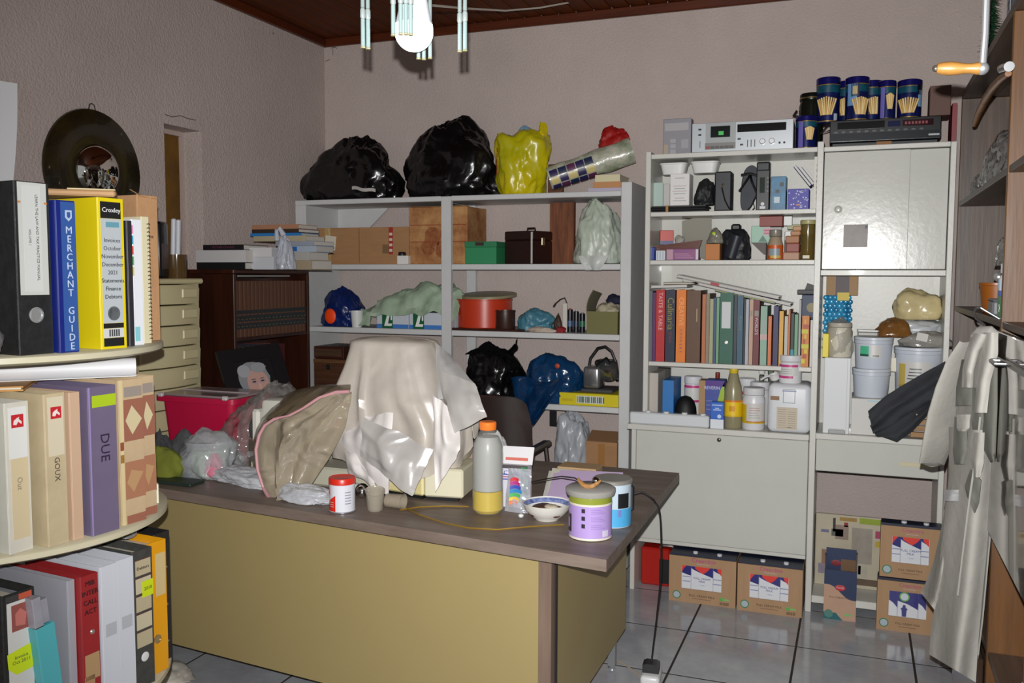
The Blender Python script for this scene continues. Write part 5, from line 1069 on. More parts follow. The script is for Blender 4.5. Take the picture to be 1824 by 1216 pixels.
# things on the tower
t = thing('candle_glass', 'brown glass tumbler holding two white candles on the drawer tower', 'glass', (-2.86, 3.06, zt+.0005))
t.location = (-2.82, 3.20, zt+.0005)
MB().lathe([(.042, 0), (.043, .004), (.045, .105), (.043, .105), (.04, .006), (.001, .006)], seg=28, cap0=True).build('tumbler', mat('5A4426', .1, alpha=.85, spec=.8), t)
for k, (dx, ln, lean) in enumerate(((-.012, .26, .05), (.014, .255, .05))):
    MB().tube([Vector((dx-.012, .0, .008)), Vector((dx+ln*lean-.012, 0, ln)), Vector((dx+ln*lean-.012, 0, ln+.004))], [.0115, .0115, .006], 14).build('candle', mat('C9CCD2', .45), t)
t = thing('photo_album', 'upright black album with rounded top at the left of the tumbler', 'album', (-2.815, 3.10, zt+.0005), .4)
MB().box(-.018, .018, -.05, .05, 0, .245, .014, seg=3).build('cover', mat('16161A', .25), t); MB().box(-.0186, .0186, -.04, .04, .04, .15, .001).build('brown_panel', mat('4A3A34', .4), t)
# dark encyclopaedia bookcase, facing into the room
eb = thing('encyclopedia_bookcase', 'dark reddish wooden bookcase standing in the left corner below stacked books', 'bookcase', (-3.06, 3.51, 0))
DW = wood('3A1A0E', '200C06', .35, 'z', 2.5); Wd, Lx, He = .30, .63, 1.52
MB().box(0, Wd, 0, .02, 0, He-.021, .002).build('side_panel', DW, eb, smooth=0); MB().box(0, Wd, Lx-.02, Lx, 0, He-.021, .002).build('side_panel', DW, eb, smooth=0)
MB().box(0, Wd, 0, Lx, He-.02, He, .003).build('top_board', wood('3E1C10', '220E08', .3, 'y', 2.5), eb, smooth=0); MB().box(0, .008, .0201, Lx-.0201, .02, He-.021).build('back_panel', DW, eb, smooth=0)
for z in (.06, .48, .82, 1.175): MB().box(.0081, Wd-.004, .0201, Lx-.0201, z, z+.018, .002).build('shelf_board', DW, eb, smooth=0)
MB().box(Wd-.002, Wd+.003, .03, .45, He-.035, He-.027, .001).build('pale_strip', mat('8A8480', .4), eb)
EB = mat('5A3A2A', .5, noise_=.1, nscale=20); ED = mat('20242A', .4); pr = None
ORD = ['leftmost', 'second', 'third', 'fourth', 'fifth', 'sixth', 'seventh', 'eighth', 'ninth', 'tenth', 'eleventh', 'twelfth', 'thirteenth', 'fourteenth', 'fifteenth', 'sixteenth', 'seventeenth', 'eighteenth', 'rightmost']
nv = 19; pitch = (Lx-.046)/nv
for k in range(nv):
    t = thing('encyclopedia_volume', ORD[k]+' brown encyclopaedia volume'+(' from the left' if 0 < k < 18 else '')+', upper row of the dark bookcase', 'book', (-3.06+Wd-.012, 3.51+.023+pitch*(k+.5), 1.1935), math.pi/2, 'uniform encyclopaedia volumes')
    if pr is None:
        w_ = pitch-.001
        c = MB(); c.box(-w_/2, -w_/2+.003, 0, .2, 0, .27).box(w_/2-.003, w_/2, 0, .2, 0, .27)
        n = 5; c.ring_loft([[Vector((w_/2*math.cos(math.pi*i/n), -.004*math.sin(math.pi*i/n), z)) for i in range(n+1)] for z in (0, .27)])
        p0 = c.build('cover', EB, t)
        p1 = MB().box(-w_/2+.0031, w_/2-.0031, .003, .196, .003, .267).build('page_block', mat('A89A7C', .8), t)
        p2 = MB().box(-w_/2+.0005, w_/2-.0005, -.0052, -.003, .075, .105).box(-w_/2+.0005, w_/2-.0005, -.0052, -.003, .04, .068).box(-w_/2+.0005, w_/2-.0005, -.0052, -.003, .112, .13).build('title_band', ED, t)
        p3 = MB().box(-.006, .006, -.0056, -.005, .085, .088).box(-.006, .006, -.0056, -.005, .05, .053).build('gilt_print', mat('8A7A4A', .4, .5), t)
        pr = (p0, p1, p2, p3)
    else:
        for p in pr: q = p.copy(); COL.objects.link(q); q.parent = t
    t.location.x += .003*rnd.random()
# lower row: maroon and blue tall books
yk = 3.51+.03
for k, (w_, hx, lb) in enumerate(((.05, '1A1614', 'black tall book in the lower row of the dark bookcase'), (.05, '1C2026', 'charcoal tall book in the lower row of the dark bookcase'), (.05, '2A1418', 'dark plum tall book, third in the lower row'), (.05, '1A1C28', 'dark slate tall book, fourth in the lower row'), (.05, '2A1010', 'dark brown-red tall book, fifth in the lower row'), (.045, '1C2A48', 'navy blue tall book in the lower row, left of the maroon ones'), (.05, '5A1A1E', 'left of two maroon tall books in the lower row'), (.055, '4A1418', 'right of two maroon tall books in the lower row'))):
    book('tall_book', lb, (-3.06+Wd-.02, yk+w_/2, .8385), w_-.002, .21, .3, mat(hx, .4), rz=math.pi/2, group='lower row of the dark bookcase'); yk += w_
# books and bags on the bookcase
zb0 = 1.5205
def fb(label, x0, x1, y, z, th, dpt, hx, rz=0, pages='C9C4BC', txt=None, tc=None):
    a, b = X_(x0, y, 460), X_(x1, y, 460)
    return flatbook('book', label, ((a+b)/2, y, z), b-a, dpt, th, mat(hx, .5), rz, None, pages, 'book', tc, txt)
z = zb0
t = fb('thick book with a black spine at the bottom of the left pile on the bookcase', 350, 436, 3.56, z, .034, .22, '141416'); z += .0345
t = fb('thick white encyclopaedic book, middle of the left pile on the bookcase', 349, 438, 3.56, z, .058, .22, 'C2C0C0'); z += .0585
fb('black book with a pink title, topmost of the left pile on the bookcase', 362, 434, 3.57, z, .026, .19, '181418', txt='MOTHER OF HOPE', tc='6A2A40')
z = zb0
t = fb('thick pale book with its page edges showing, under the carrier bag', 438, 488, 3.62, z, .06, .18, 'BDBEC4', pages='BEC0C6'); z += .0605
fb('white paperback lying on the thick pale book beside the black titled book', 436, 484, 3.62, z, .045, .17, 'C9C8C8', pages='BEC0C6')
z = zb0
cols_ = [(.045, 512, 556, '9C8C74', 'beige book at the bottom of the tall pile on the bookcase'), (.04, 510, 552, 'A4A09C', 'grey-white book second from the bottom of the tall pile'), (.03, 496, 563, '9CA6B4', 'white book with a blue spine patch, third in the tall pile'), (.022, 490, 560, '8E94A0', 'grey book lying just above the blue-patched one'), (.026, 452, 545, 'A89C80', 'cream paperback in the upper half of the tall pile'), (.014, 448, 536, '2A74B4', 'thin bright blue book near the top of the tall pile'), (.018, 448, 534, '3A2A22', 'dark thin book second from the top of the tall pile'), (.022, 450, 532, 'A4765A', 'brown and white book topmost of the tall pile')]
for k, (th, a, b, hx, lb) in enumerate(cols_):
    t = fb(lb, a, b, 3.72+.008*(k % 3), z, th, .17, hx, rz=.05*((k % 3)-1))
    if k == 2: MB().box(-.06, -.0, -.0008, 0, .004, .026).build('blue_patch', mat('1E5AA4', .5), t)
    z += th+.0005
bg = bag('carrier_bag', mat('B4B8C2', .3, bump=.45, bscale=14, btype='V', alpha=.93), 'small white carrier bag slumped between the piles of books on the bookcase', (X_(503, 3.60, 440), 3.62, zb0), (.085, .1, .17), 91, amp=.16, taper=.5)
MB().tube([(-.03, -.02, .14), (-.02, -.035, .185), (.0, -.04, .195), (.015, -.03, .16)], [.012, .009, .009, .014], 8).build('bag_handle', mat('B4B8C2', .3), bg)
# framed photograph leaning on the bookcase
pf = thing('framed_portrait', 'black framed portrait photograph of a grey haired person, leaning back', 'picture frame', (-2.455, 3.17, zd+.001))
e_ = Vector((.52, .854, 0)); up_ = Vector((-.854*.42, .52*.42, .907)).normalized(); n_ = e_.cross(up_).normalized()
TP = Matrix((e_, -n_, up_)).transposed().to_4x4()
FW, FH, FB = .30, .46, .062
TP = TP @ Matrix.Rotation(-.1, 4, 'Y')
b = MB(); b.box(0, FW, 0, .02, 0, FB, T=TP).box(0, FW, 0, .02, FH-FB, FH, T=TP).box(0, FB, 0, .02, FB, FH-FB, T=TP).box(FW-FB, FW, 0, .02, FB, FH-FB, T=TP).build('frame', mat('141416', .35), pf, smooth=0)
ph = MB().box(FB, FW-FB, .006, .009, FB, FH-FB, T=TP).build('photo_print', mat('1A1A1C', .3), pf, smooth=0)
def disc(cx, cz, rx_, rz_, y, hx, nm, rag=0):
    pts = [(cx+rx_*(1+rag*noise.noise(Vector((i, cx*9, 2))))*math.cos(2*math.pi*i/28), cz+rz_*(1+rag*noise.noise(Vector((i, 7, cz*9))))*math.sin(2*math.pi*i/28)) for i in range(28)]
    return MB().prism(pts, .0004, T=TP @ Matrix.Translation((0, y, 0))).build(nm, mat(hx, .35), ph, smooth=0)
fx0, fz0 = .13, .30
disc(fx0, fz0-.15, .10, .06, .0054, '3A4250', 'shoulders') if False else None
disc(fx0+.01, fz0+.01, .072, .080, .0052, '7E8084', 'hair', .1)
disc(fx0+.022, fz0-.015, .05, .068, .0046, 'B08C82', 'face')
disc(fx0-.03, fz0+.05, .03, .03, .0042, '94969A', 'hair', .15); disc(fx0+.04, fz0+.058, .035, .024, .0040, '8A8C90', 'hair', .15)
for s_ in (-1, 1):
    disc(fx0+.024+s_*.02, fz0-.006, .009, .004, .0036, '3A3236', 'eye'); disc(fx0+.024+s_*.02, fz0+.006, .012, .0025, .0036, '6A5A56', 'eyebrow')
    disc(fx0+.024+s_*.02, fz0-.006, .016, .011, .0041, 'A4888A', 'spectacle_lens')
disc(fx0+.026, fz0-.03, .007, .014, .0037, 'BC988C', 'nose'); disc(fx0+.026, fz0-.052, .016, .005, .0036, '8C4A4E', 'mouth')
# crimson storage box
x0, y0 = -2.60, 2.86
cb = thing('storage_box', 'crimson plastic storage box with a clear hinged lid on the desk', 'box', (-2.485, 2.9, zd+.0005)); CR = mat('B0123C', .35)
def rr(w, d, z, n=6, r=.03):
    out = []
    for cx, cy, a0 in ((w/2-r, d/2-r, 0), (-w/2+r, d/2-r, 90), (-w/2+r, -d/2+r, 180), (w/2-r, -d/2+r, 270)):
        for i in range(n): a_ = math.radians(a0+90*i/(n-1)); out.append(Vector((cx+r*math.cos(a_), cy+.13+r*math.sin(a_), z)))
    return out
MB().ring_loft([rr(.33, .20, 0), rr(.36, .24, .24), rr(.40, .28, .241), rr(.40, .28, .262), rr(.37, .25, .262), rr(.35, .23, .241)]).build('tub', CR, cb)
MB().ring_loft([rr(.365, .245, .2625), rr(.36, .24, .270)]).build('lid', mat('8C7A7C', .2, alpha=.9), cb)
for sx_ in (-1, 1): MB().box(sx_*.16-.012, sx_*.16+.012, -.018, .0, .258, .276, .004).build('clip', mat('B8B0B0', .3), cb)
MB().box(-.17, .17, .12, .135, .2701, .274, .002).build('lid_rib', mat('B4A4A8', .3), cb)
# oddments on the left of the desk
bag('grey_cloth', mat('47474A', .85, noise_=.25, nscale=40), 'dark grey knitted cap heaped in front of the crimson box', (X_(325, 2.72, 790), 2.735, zd+.0005), (.24, .1, .17), 101, cat='cap', amp=.16, taper=.5)
bag('grey_cloth', mat('3A3B3E', .85, noise_=.25, nscale=40), 'dark folded cap at the left edge of the desk by the carousel', (X_(285, 2.70, 800), 2.70, zd+.0005), (.16, .1, .17), 103, cat='cap', amp=.18, taper=.7)
bag('green_cloth', mat('6E7424', .95, noise_=.1), 'olive lime cloth lying at the left end of the desk', (X_(290, 2.62, 840), 2.63, zd+.0005), (.2, .1, .12), 104, cat='cloth', amp=.1, sub=4)
MB().box(-.14, .14, 0, .08, 0, .012, .003).build('green_folder', mat('22302A', .5), loc=(X_(285, 2.54, 862), 2.535, zd+.0005), label='thin dark green folder at the front left edge of the desk', cat='folder')
# tub in a plastic bag
tc = at(343, 856, Z=zd)
tb_ = thing('plastic_tub', 'translucent tub with green and pink contents wrapped in a plastic bag', 'tub', (tc.x, tc.y+.1, zd+.0005))
MB().lathe([(.078, 0), (.084, .006), (.09, .125), (.093, .126), (.093, .136), (.001, .138)], seg=32).build('body', mat('C4C8CC', .3, alpha=.3), tb_)
MB().lathe([(.001, .004), (.066, .004), (.07, .1), (.001, .1)], (-.008, .008, 0), 24, sx=.95).build('green_contents', mat('9CB88C', .6), tb_)
bag('pink_ball', mat('D0788C', .6), None, (.055, -.045, .01), (.075, .07, .09), 7, parent=tb_, cat=None, sub=4, amp=.05)
MB().merge(bag_mesh(.24, .22, .185, 95, amp=.09, freq=2.4, sub=5, taper=.1)).build('plastic_wrap', filmmat('D4D8DC', .34, .08, .12, .9, 12), tb_)
MB().tube([(-.075, -.09, .035), (-.07, -.1, .025), (-.062, -.104, .012)], .004, 6).build('green_mark', mat('4AA43A', .5), tb_)
# clear film heap
FILM = filmmat('CFCDC8', .15, .12, .10, 1, 7, .03)
bag('clear_film', FILM, 'heap of clear crinkled plastic sheeting behind the sewing machine cover', (X_(478, 2.9, 800), 2.93, zd+.001), (.46, .30, .345), 97, cat='plastic sheet', amp=.16, freq=2.0, taper=.45, top=.1)
# white sheeting at the foot of the cover
for k, (q, sz, sd, lb) in enumerate((((425, 866), (.36, .13, .06), 111, 'crumpled white plastic sheet trailing along the front of the desk, left part'), ((530, 897), (.27, .12, .055), 113, 'crumpled white plastic sheet end beside the red lidded can'))):
    p = at(*q, Z=zd); bag('white_sheet', mat('BDBFC4', .3, alpha=.9, bump=.5, bscale=14, btype='V'), lb, (p.x, p.y+.05, zd+.0005), sz, sd, cat='plastic sheet', amp=.14, taper=.2, sub=5, rz=-.2)
# sewing machine under its tan vinyl cover
sm = thing('sewing_machine', 'white sewing machine partly hidden under a tan vinyl cover', 'sewing machine', (at(540, 880, Z=zd).x, 2.74, zd+.0005)); SMW = mat('C9C6BC', .35); so = Vector(sm.location)
xa, xb = at(436, 800, Y=2.72).x-so.x, at(655, 850, Y=2.72).x-so.x
MB().box(xa+.02, xb, -.02, .14, 0, .07, .008).build('bed', mat('B4B09E', .4), sm)
MB().box(xa+.02, xa+.055, -.01, .13, .0705, .26, .01).build('end_plate', SMW, sm); MB().box(xa+.056, xb-.22, .0, .12, .2, .30, .02, seg=2).build('arm', SMW, sm); MB().box(xb-.32, xb-.221, 0, .12, .0705, .19, .01).build('pillar', SMW, sm)
MB().lathe([(.05, 0), (.052, .004), (.052, .02), (.04, .025)], seg=24, T=Matrix.Translation((xa+.018, .06, .18)) @ rot('Y', -math.pi/2)).build('hand_wheel', mat('3A3A3C', .4), sm)
MB().cyl((xa+.05, -.02, .1), (xa+.04, -.05, .1), .012, seg=12).build('dial', mat('C8CACC', .2, .8), sm)
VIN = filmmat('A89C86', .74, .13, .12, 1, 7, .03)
cv = thing('machine_cover', 'tan vinyl machine cover with pink piping on its edges', 'cover', (so.x, 2.50, zd+.0005)); co = Vector(cv.location)
pip = [at(px, py, Y=2.56) for px, py in ((622, 697), (600, 698), (570, 708), (540, 728), (515, 741), (490, 746), (473, 757), (463, 774), (457, 800), (460, 835), (470, 868))]+[at(482, 890, Y=2.52), at(491, 903, Y=2.47)]
rgt = [at(px, py, Y=2.60) for px, py in ((626, 698), (625, 706), (624, 715), (622, 724), (620, 735), (618, 748), (615, 762), (608, 778), (598, 795), (586, 815), (570, 838), (555, 862), (540, 888))]
def lerp_path(P, v):
    k = v*(len(P)-1); i = min(int(k), len(P)-2); return P[i].lerp(P[i+1], k-i)
def side_face(u, v):
    p = lerp_path(pip, v).lerp(lerp_path(rgt, v), u)
    bl = math.sin(math.pi*min(1, u*1.1))*math.sin(math.pi*v)
    fo = .013*math.sin(u*17+v*6+3*noise.noise(Vector((u*2.5, v*2.5, 4))))*math.sin(math.pi*u)**.6*(.35+v)
    p = p+Vector((0, fo-.035*bl-.016*noise.noise(Vector((u*4, v*5, 3)))*(1-abs(2*u-1)), .012*noise.noise(Vector((u*5, v*3, 7)))*u)) + Vector((0, -.03*abs(noise.noise(Vector((u*3.2+v*1.5, v*1.2, 8))))*math.sin(math.pi*u), 0))
    return p-co
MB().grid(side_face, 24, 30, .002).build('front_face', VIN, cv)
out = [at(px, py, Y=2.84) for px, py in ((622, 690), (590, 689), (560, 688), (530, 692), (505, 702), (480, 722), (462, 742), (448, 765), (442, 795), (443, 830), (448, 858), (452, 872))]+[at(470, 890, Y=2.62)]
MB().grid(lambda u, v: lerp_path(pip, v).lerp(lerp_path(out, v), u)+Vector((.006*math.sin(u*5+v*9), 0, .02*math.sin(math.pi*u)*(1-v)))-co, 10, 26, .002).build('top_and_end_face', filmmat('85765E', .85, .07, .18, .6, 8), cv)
MB().tube([p-co+Vector((0, -.003, 0)) for p in pip], .006, 8).build('pink_piping', mat('C9949A', .5), cv)
# red lidded can
p = at(598, 915, Z=zd); t = thing('powder_can', 'white and red drum can with a red lid at the desk front', 'can', (p.x, p.y+.04, zd+.0005)); t['_R'] = .041
MB().lathe([(.039, 0), (.041, .002), (.041, .09), (.0405, .0905)], seg=36).build('body', mat('CFD0D8', .35), t)
MB().lathe([(.0405, .091), (.043, .0915), (.043, .108), (.041, .111), (.037, .109), (.001, .109)], seg=36).build('lid', mat('C8281A', .35), t)
MB().lathe([(.0405, -.0), (.0425, .001), (.0425, .004), (.041, .005)], seg=36).build('base_rim', mat('A4A4A8', .3, .7), t)
r_ = .0414
def cyl_tri(pts_a_z): return [Vector((r_*math.sin(a), -r_*math.cos(a), z)) for a, z in pts_a_z]
MB().grid(lambda u, v: Vector((r_*math.sin(-1.5+1.5*u), -r_*math.cos(-1.5+1.5*u), .006+(.012+.04*u)*v)), 10, 3).build('red_wedge', mat('D02A1C', .4), t)
for k in range(3): wrap(t, .02+.007*k, .022+.007*k, mat('D8B0AC', .4), -.6-.05*k, -.15, 1, 'print_line', 6)
tx = text('A', .03, mat('C8382C', .4), t, (-.026, -.0335, .068), rz=-.75)
for k in range(5): wrap(t, .03+.009*k, .033+.009*k, mat('8A8A98', .4), .75, 1.25, 0, 'print_line', 6)
# torch bulb and clear beaker
p = at(637, 890, Z=zd); t = thing('light_bulb', 'chromed light bulb lying behind the red lidded can', 'bulb', (p.x, p.y+.03, zd+.0255))
MB().ball((0, 0, 0), .025, 20).build('globe', mat('D8D8DA', .06, 1.0), t)
MB().tube([(-.018, .012, 0), (-.03, .018, 0), (-.07, .04, .0)], [.016, .018, .018], 14).build('collar', mat('D0D0D0', .4), t)
t = thing('beaker', 'clear plastic beaker lying on its side on the desk', 'beaker', tuple(at(662, 915, Z=zd+.0005)))
MB().lathe([(.024, 0), (.026, .004), (.03, .06), (.032, .062), (.032, .068), (.028, .062), (.022, .006)], seg=24, T=Matrix.Translation((-.01, .04, .033)) @ rot('Y', .12) @ Matrix.Rotation(.2, 4, 'X')  @ Matrix.Translation((0, 0, -.03))).build('body', mat('B4AC9C', .08, alpha=.5, spec=.9), t)
t = thing('beaker', 'small clear plastic tub lying beside the beaker in front of the machine', 'beaker', tuple(at(690, 913, Z=zd+.0005)))
MB().lathe([(.02, -.03), (.022, -.028), (.024, .03), (.026, .032), (.022, .03), (.018, -.026)], seg=24, T=Matrix.Translation((0, .05, .027)) @ Matrix.Rotation(math.pi/2, 4, 'Y')).build('body', mat('A89C8A', .1, alpha=.55, spec=.9), t)
# overlocker with draped cover
ov = thing('overlocker', 'cream and yellow overlocker base showing below a draped plastic cover', 'sewing machine', (at(745, 895, Z=zd).x, 2.68, zd+.0005)); oo = Vector(ov.location)
xm = 0; xl = at(652, 885, Y=2.72).x-oo.x; xr = at(834, 880, Y=2.74).x-oo.x
T1 = rotz(-.18, (xm, 0, 0)); T2 = rotz(.14, (xm, 0, 0))
MB().box(xl, xm-.002, 0, .2, .012, .10, .006, T=T1).build('left_housing', mat('D2C58E', .45), ov); MB().box(xm+.002, xr, 0, .2, .012, .11, .006, T=T2).build('right_housing', mat('D0CAB0', .45), ov)
MB().box(xl+.04, xl+.105, -.0015, 0, .03, .06, .0005, T=T1).build('label_plate', mat('C8C0A4', .4), ov)
MB().box(xl+.02, xm-.01, .01, .18, 0, .012, T=T1).build('left_foot', BK, ov); MB().box(xm+.01, xr-.02, .01, .18, 0, .012, T=T2).build('right_foot', BK, ov)
MB().box(xl+.03, xr-.04, .06, .22, .111, .36, .03, seg=2).build('upper_housing', mat('C4BCA4', .45), ov)
ROWS = [(598, 642, 762), (606, 634, 772), (620, 633, 778), (650, 629, 790), (690, 619, 806), (720, 613, 824), (748, 610, 838), (775, 609, 838), (800, 607, 834), (830, 612, 832), (860, 620, 828), (890, 630, 824)]
YC = 2.80
zrow = [(at(700, r[0], Y=YC).z, at(r[1], r[0], Y=YC).x, at(r[2], r[0], Y=YC).x) for r in ROWS]
def rowat(z):
    for a, b in zip(zrow, zrow[1:]):
        if a[0] >= z >= b[0]:
            k = (a[0]-z)/(a[0]-b[0]); return a[1]+(b[1]-a[1])*k, a[2]+(b[2]-a[2])*k
    return (zrow[0] if z > zrow[0][0] else zrow[-1])[1:]
zf = lambda py: at(720, py, Y=2.66).z
def drape(u, v):
    th = 2*math.pi*u
    c, s_ = math.cos(th), math.sin(th)     # s<0 : front
    hem = zf(800)+.03*math.sin(th*3+1)
    if s_ < 0: hem = zf(800)*(1-abs(s_))+abs(s_)*zf(866 if c > 0 else 850) + .03*math.cos(th*2)*0 + .02*math.sin(th*5)
    hem = max(hem, zd+.07)
    z = zrow[0][0]+(hem-zrow[0][0])*v
    x0, x1 = rowat(z); cx, hw = (x0+x1)/2, (x1-x0)/2
    dpt = .10+.05*min(1, v*2.2)
    k = (abs(c)**2.8+abs(s_)**2.8)**(-1/2.8)
    fo = 1+min(1, v*2.2)*(.05*math.sin(th*8+1.3*math.sin(v*4))+.20*max(0, math.sin(th*5+.5+.7*v+.5*math.sin(v*6)))**6+.16*max(0, math.sin(th*7+2.6-.8*v))**8+.05*noise.noise(Vector((th*2.2, v*2.5, 5))) - .05*abs(noise.noise(Vector((th*3.5, v*1.2, 9)))))
    cap = 1 if v > .03 else max(.02, (v/.03)**.4)
    return Vector((cx+hw*c*k*(1+.35*(fo-1))*cap, YC+dpt*s_*k*fo*cap*1.0, z+.012*noise.noise(Vector((c*3, s_*3, 2)))*v))
oc = thing('plastic_cover', 'white plastic and floral cloth cover draped over the overlocker', 'cover', (oo.x, YC, zd+.07)); ocl = Vector(oc.location)
MB().grid(lambda u, v: drape(u, v)-ocl, 90, 44, .002).build('cloth_cover', mat('BFB7AB', .3, hex2='A9A097', nscale=3.5, bump=.5, bscale=7, btype='V', spec=.8, coat=.25), oc, smooth=80)
# loose floral hem at the lower left, stiff plastic flap at the right, apron in front
def quadgrid(pts, Y, nm, m_, n=14, amp=.02, seed=1, par=oc, ref=None, bulge=.03):
    A, B, C, D = [at(*q, Y=y) for q, y in zip(pts, Y)]     # corners: top left, top right, bottom right, bottom left
    ref = ref if ref is not None else ocl
    return MB().grid(lambda u, v: A.lerp(B, u).lerp(D.lerp(C, u), v)+Vector((0, -bulge*math.sin(math.pi*u)*math.sin(math.pi*v)+amp*(noise.noise(Vector((u*4, v*2.4, seed)))+.4*math.sin(u*9+seed)*.5), amp*.5*noise.noise(Vector((u*3, v*5, seed+3)))))-ref, n, n, .0016).build(nm, m_, par, smooth=80)
PL = filmmat('B4B0AC', .85, .08, .22, .5, 9)
WC = mat('CFC9C6', .5, noise_=.06, nscale=12, bump=.2, bscale=20)
quadgrid([(640, 740), (700, 735), (690, 885), (604, 783)], (2.66, 2.62, 2.58, 2.66), 'floral_hem', WC, seed=4)
quadgrid([(612, 800), (660, 815), (670, 868), (618, 838)], (2.66, 2.62, 2.60, 2.66), 'lower_hem', WC, seed=8, n=10)
quadgrid([(648, 742), (772, 800), (733, 884), (640, 812)], (2.60, 2.60, 2.55, 2.58), 'plastic_apron', PL, seed=6)
quadgrid([(782, 660), (846, 682), (868, 742), (800, 776)], (2.70, 2.66, 2.62, 2.62), 'stiff_flap', PL, seed=2, amp=.012)
quadgrid([(776, 610), (800, 630), (850, 690), (780, 712)], (2.78, 2.80, 2.72, 2.68), 'upper_flap', filmmat('B4B2B0', .75, .08, .22, .5, 9), seed=5, amp=.01)
quadgrid([(770, 700), (816, 740), (820, 800), (776, 876)], (2.64, 2.64, 2.62, 2.60), 'right_hem', WC, seed=12)
t = bag('pink_cloth', mat('9A7F78', .7, noise_=.2, nscale=12), 'crumpled dusty pink cloth between the draped cover and the bottle', (X_(818, 2.90, 830), 2.93, zd+.001), (.12, .1, .17), 121, cat='cloth', amp=.2)
bag('white_bag', mat('C9C9C9', .35, bump=.4, bscale=14, btype='V'), 'rounded white plastic bag behind the bottle of yellow liquid', (X_(868, 3.02, 820), 3.05, zd+.001), (.16, .13, .19), 123, cat='bag', amp=.07)
# bottle
p = at(858, 919, Z=zd); t = thing('squash_bottle', 'frosted plastic bottle with orange cap, a third full of yellow liquid', 'bottle', (p.x, p.y+.05, zd+.0005)); R = .0505
MB().lathe([(R*.82, 0), (R, .012), (R, .02), (R*.975, .1), (R*.985, .19), (R*.93, .225), (R*.72, .25), (.028, .262), (.024, .268)], seg=36).build('body', mat('B9BAB4', .2, alpha=.16, spec=.6), t)
MB().lathe([(.001, .076), (R*.94, .076), (R*.93, .1), (R*.94, .19), (R*.88, .222), (R*.68, .246), (.001, .25)], seg=36).build('milky_upper', mat('A9AAA6', .5, alpha=.85), t)
MB().lathe([(.001, .003), (R*.78, .003), (R*.955, .014), (R*.95, .074), (.001, .0745)], seg=36).build('liquid', mat('C4A810', .3), t)
MB().lathe([(.0265, .2682), (.0275, .27), (.0275, .291), (.025, .2935), (.001, .2935)], seg=24).build('cap', mat('F07A28', .4), t)
# paint box and pouch
x0, x1, _, z1 = span(888, 938, 938, 900, 2.72) if False else (at(887, 870, Y=2.70).x, at(939, 870, Y=2.70).x, 0, at(912, 828, Y=2.70).z)
t = thing('pen_box', 'white and green box of colouring pens with its lid tilted up', 'box', ((x0+x1)/2, 2.70, zd+.0005), .1); w_ = x1-x0; h_ = z1-zd
MB().box(-w_/2, w_/2, 0, .055, 0, h_, .001).build('body', mat('C4C4CE', .35), t)
label_box(t, w_/2-.022, w_/2, 0, h_-.006, mat('2A8A4A', .4), name='green_edge'); label_box(t, -w_/2, w_/2, h_-.012, h_, mat('4A4446', .4), name='dark_band')
MB().box(-w_/2+.008, w_/2+.012, 0, .003, 0, .06, T=Matrix.Translation((0, .012, h_+.001)) @ Matrix.Rotation(-.5, 4, 'X')).build('lid_flap', mat('D4D2D4', .4), t)
MB().box(-w_/2+.022, w_/2-.004, -.0006, 0, .012, .022, T=Matrix.Translation((0, .012, h_+.001)) @ Matrix.Rotation(-.5, 4, 'X')).build('red_band', mat('C4685A', .5), t)
for k in range(3): label_box(t, -w_/2+.008, w_/2-.03-.008*k, h_-.034-.008*k, h_-.03-.008*k, mat(['4A4A98', 'B05A78', '5A5AA4'][k], .4), name='print_line')
text('Color', .02, mat('3A3A90', .4), t, (-.006, -.0012, h_-.027))
t = thing('pen_pouch', 'shiny clear pouch with a rainbow print propped in front of the pen box', 'pouch', (at(912, 918, Z=zd).x, 2.655, zd+.0005), .08)
MB().grid(lambda u, v: Vector(((u-.5)*.085*(1-.1*v), .03*v-.012*math.sin(math.pi*u)*(1-v*.6)+.003*math.sin(v*12+u*5), .135*v)), 16, 16, .0016).build('pouch_film', filmmat('CED0DC', .35, .16, .1, .6, 16), t)
for k, hx in enumerate(('D8704A', 'D8B43A', '4AA45A', '2A7AB4', '3A4AA4', 'A8307A', 'C8303A')):
    MB().grid(lambda u, v: Vector((-.026+(.04-.004*abs(k-3))*u, .0302*(.22+.09*k)-.0125-.001+.004*math.sin(3*u), .022+.012*k+.011*v+.004*math.sin(3.1*u))), 6, 2, .0008).build('rainbow_band', mat(hx, .3), t)
# bowl
p = at(964, 932, Z=zd); t = thing('bowl', 'white bowl with a blue patterned inside and brown leftovers', 'bowl', (p.x, p.y+.055, zd+.0005)); R = .0775
MB().lathe([(.036, 0), (.038, .004), (.055, .016), (.07, .034), (R, .052), (R-.002, .053), (.067, .036), (.05, .02), (.001, .014)], seg=44).build('body', mat('D0CDC6', .3), t)
MB().lathe([(.0655, .0365), (.0755, .0522)], seg=44, cap0=False, cap1=False).build('blue_pattern', mat('3A4A84', .4, hex2='8A94B8', nscale=90), t)
bag('leftovers', mat('5A3A2E', .6, hex2='3A2620', nscale=30), None, (0, 0, .016), (.115, .115, .032), 131, parent=t, cat=None, sub=4, amp=.08)
bag('pale_scrap', mat('A49A86', .6), None, (.02, -.02, .04), (.05, .035, .014), 133, parent=t, cat=None, sub=3, amp=.2)
MB().ball((0, 0, .007), .009, 12, sz=.75).build('white_button', mat('D0D2D4', .3), loc=at(928, 922, Z=zd+.0005), label='small white button lying left of the bowl', cat='button')
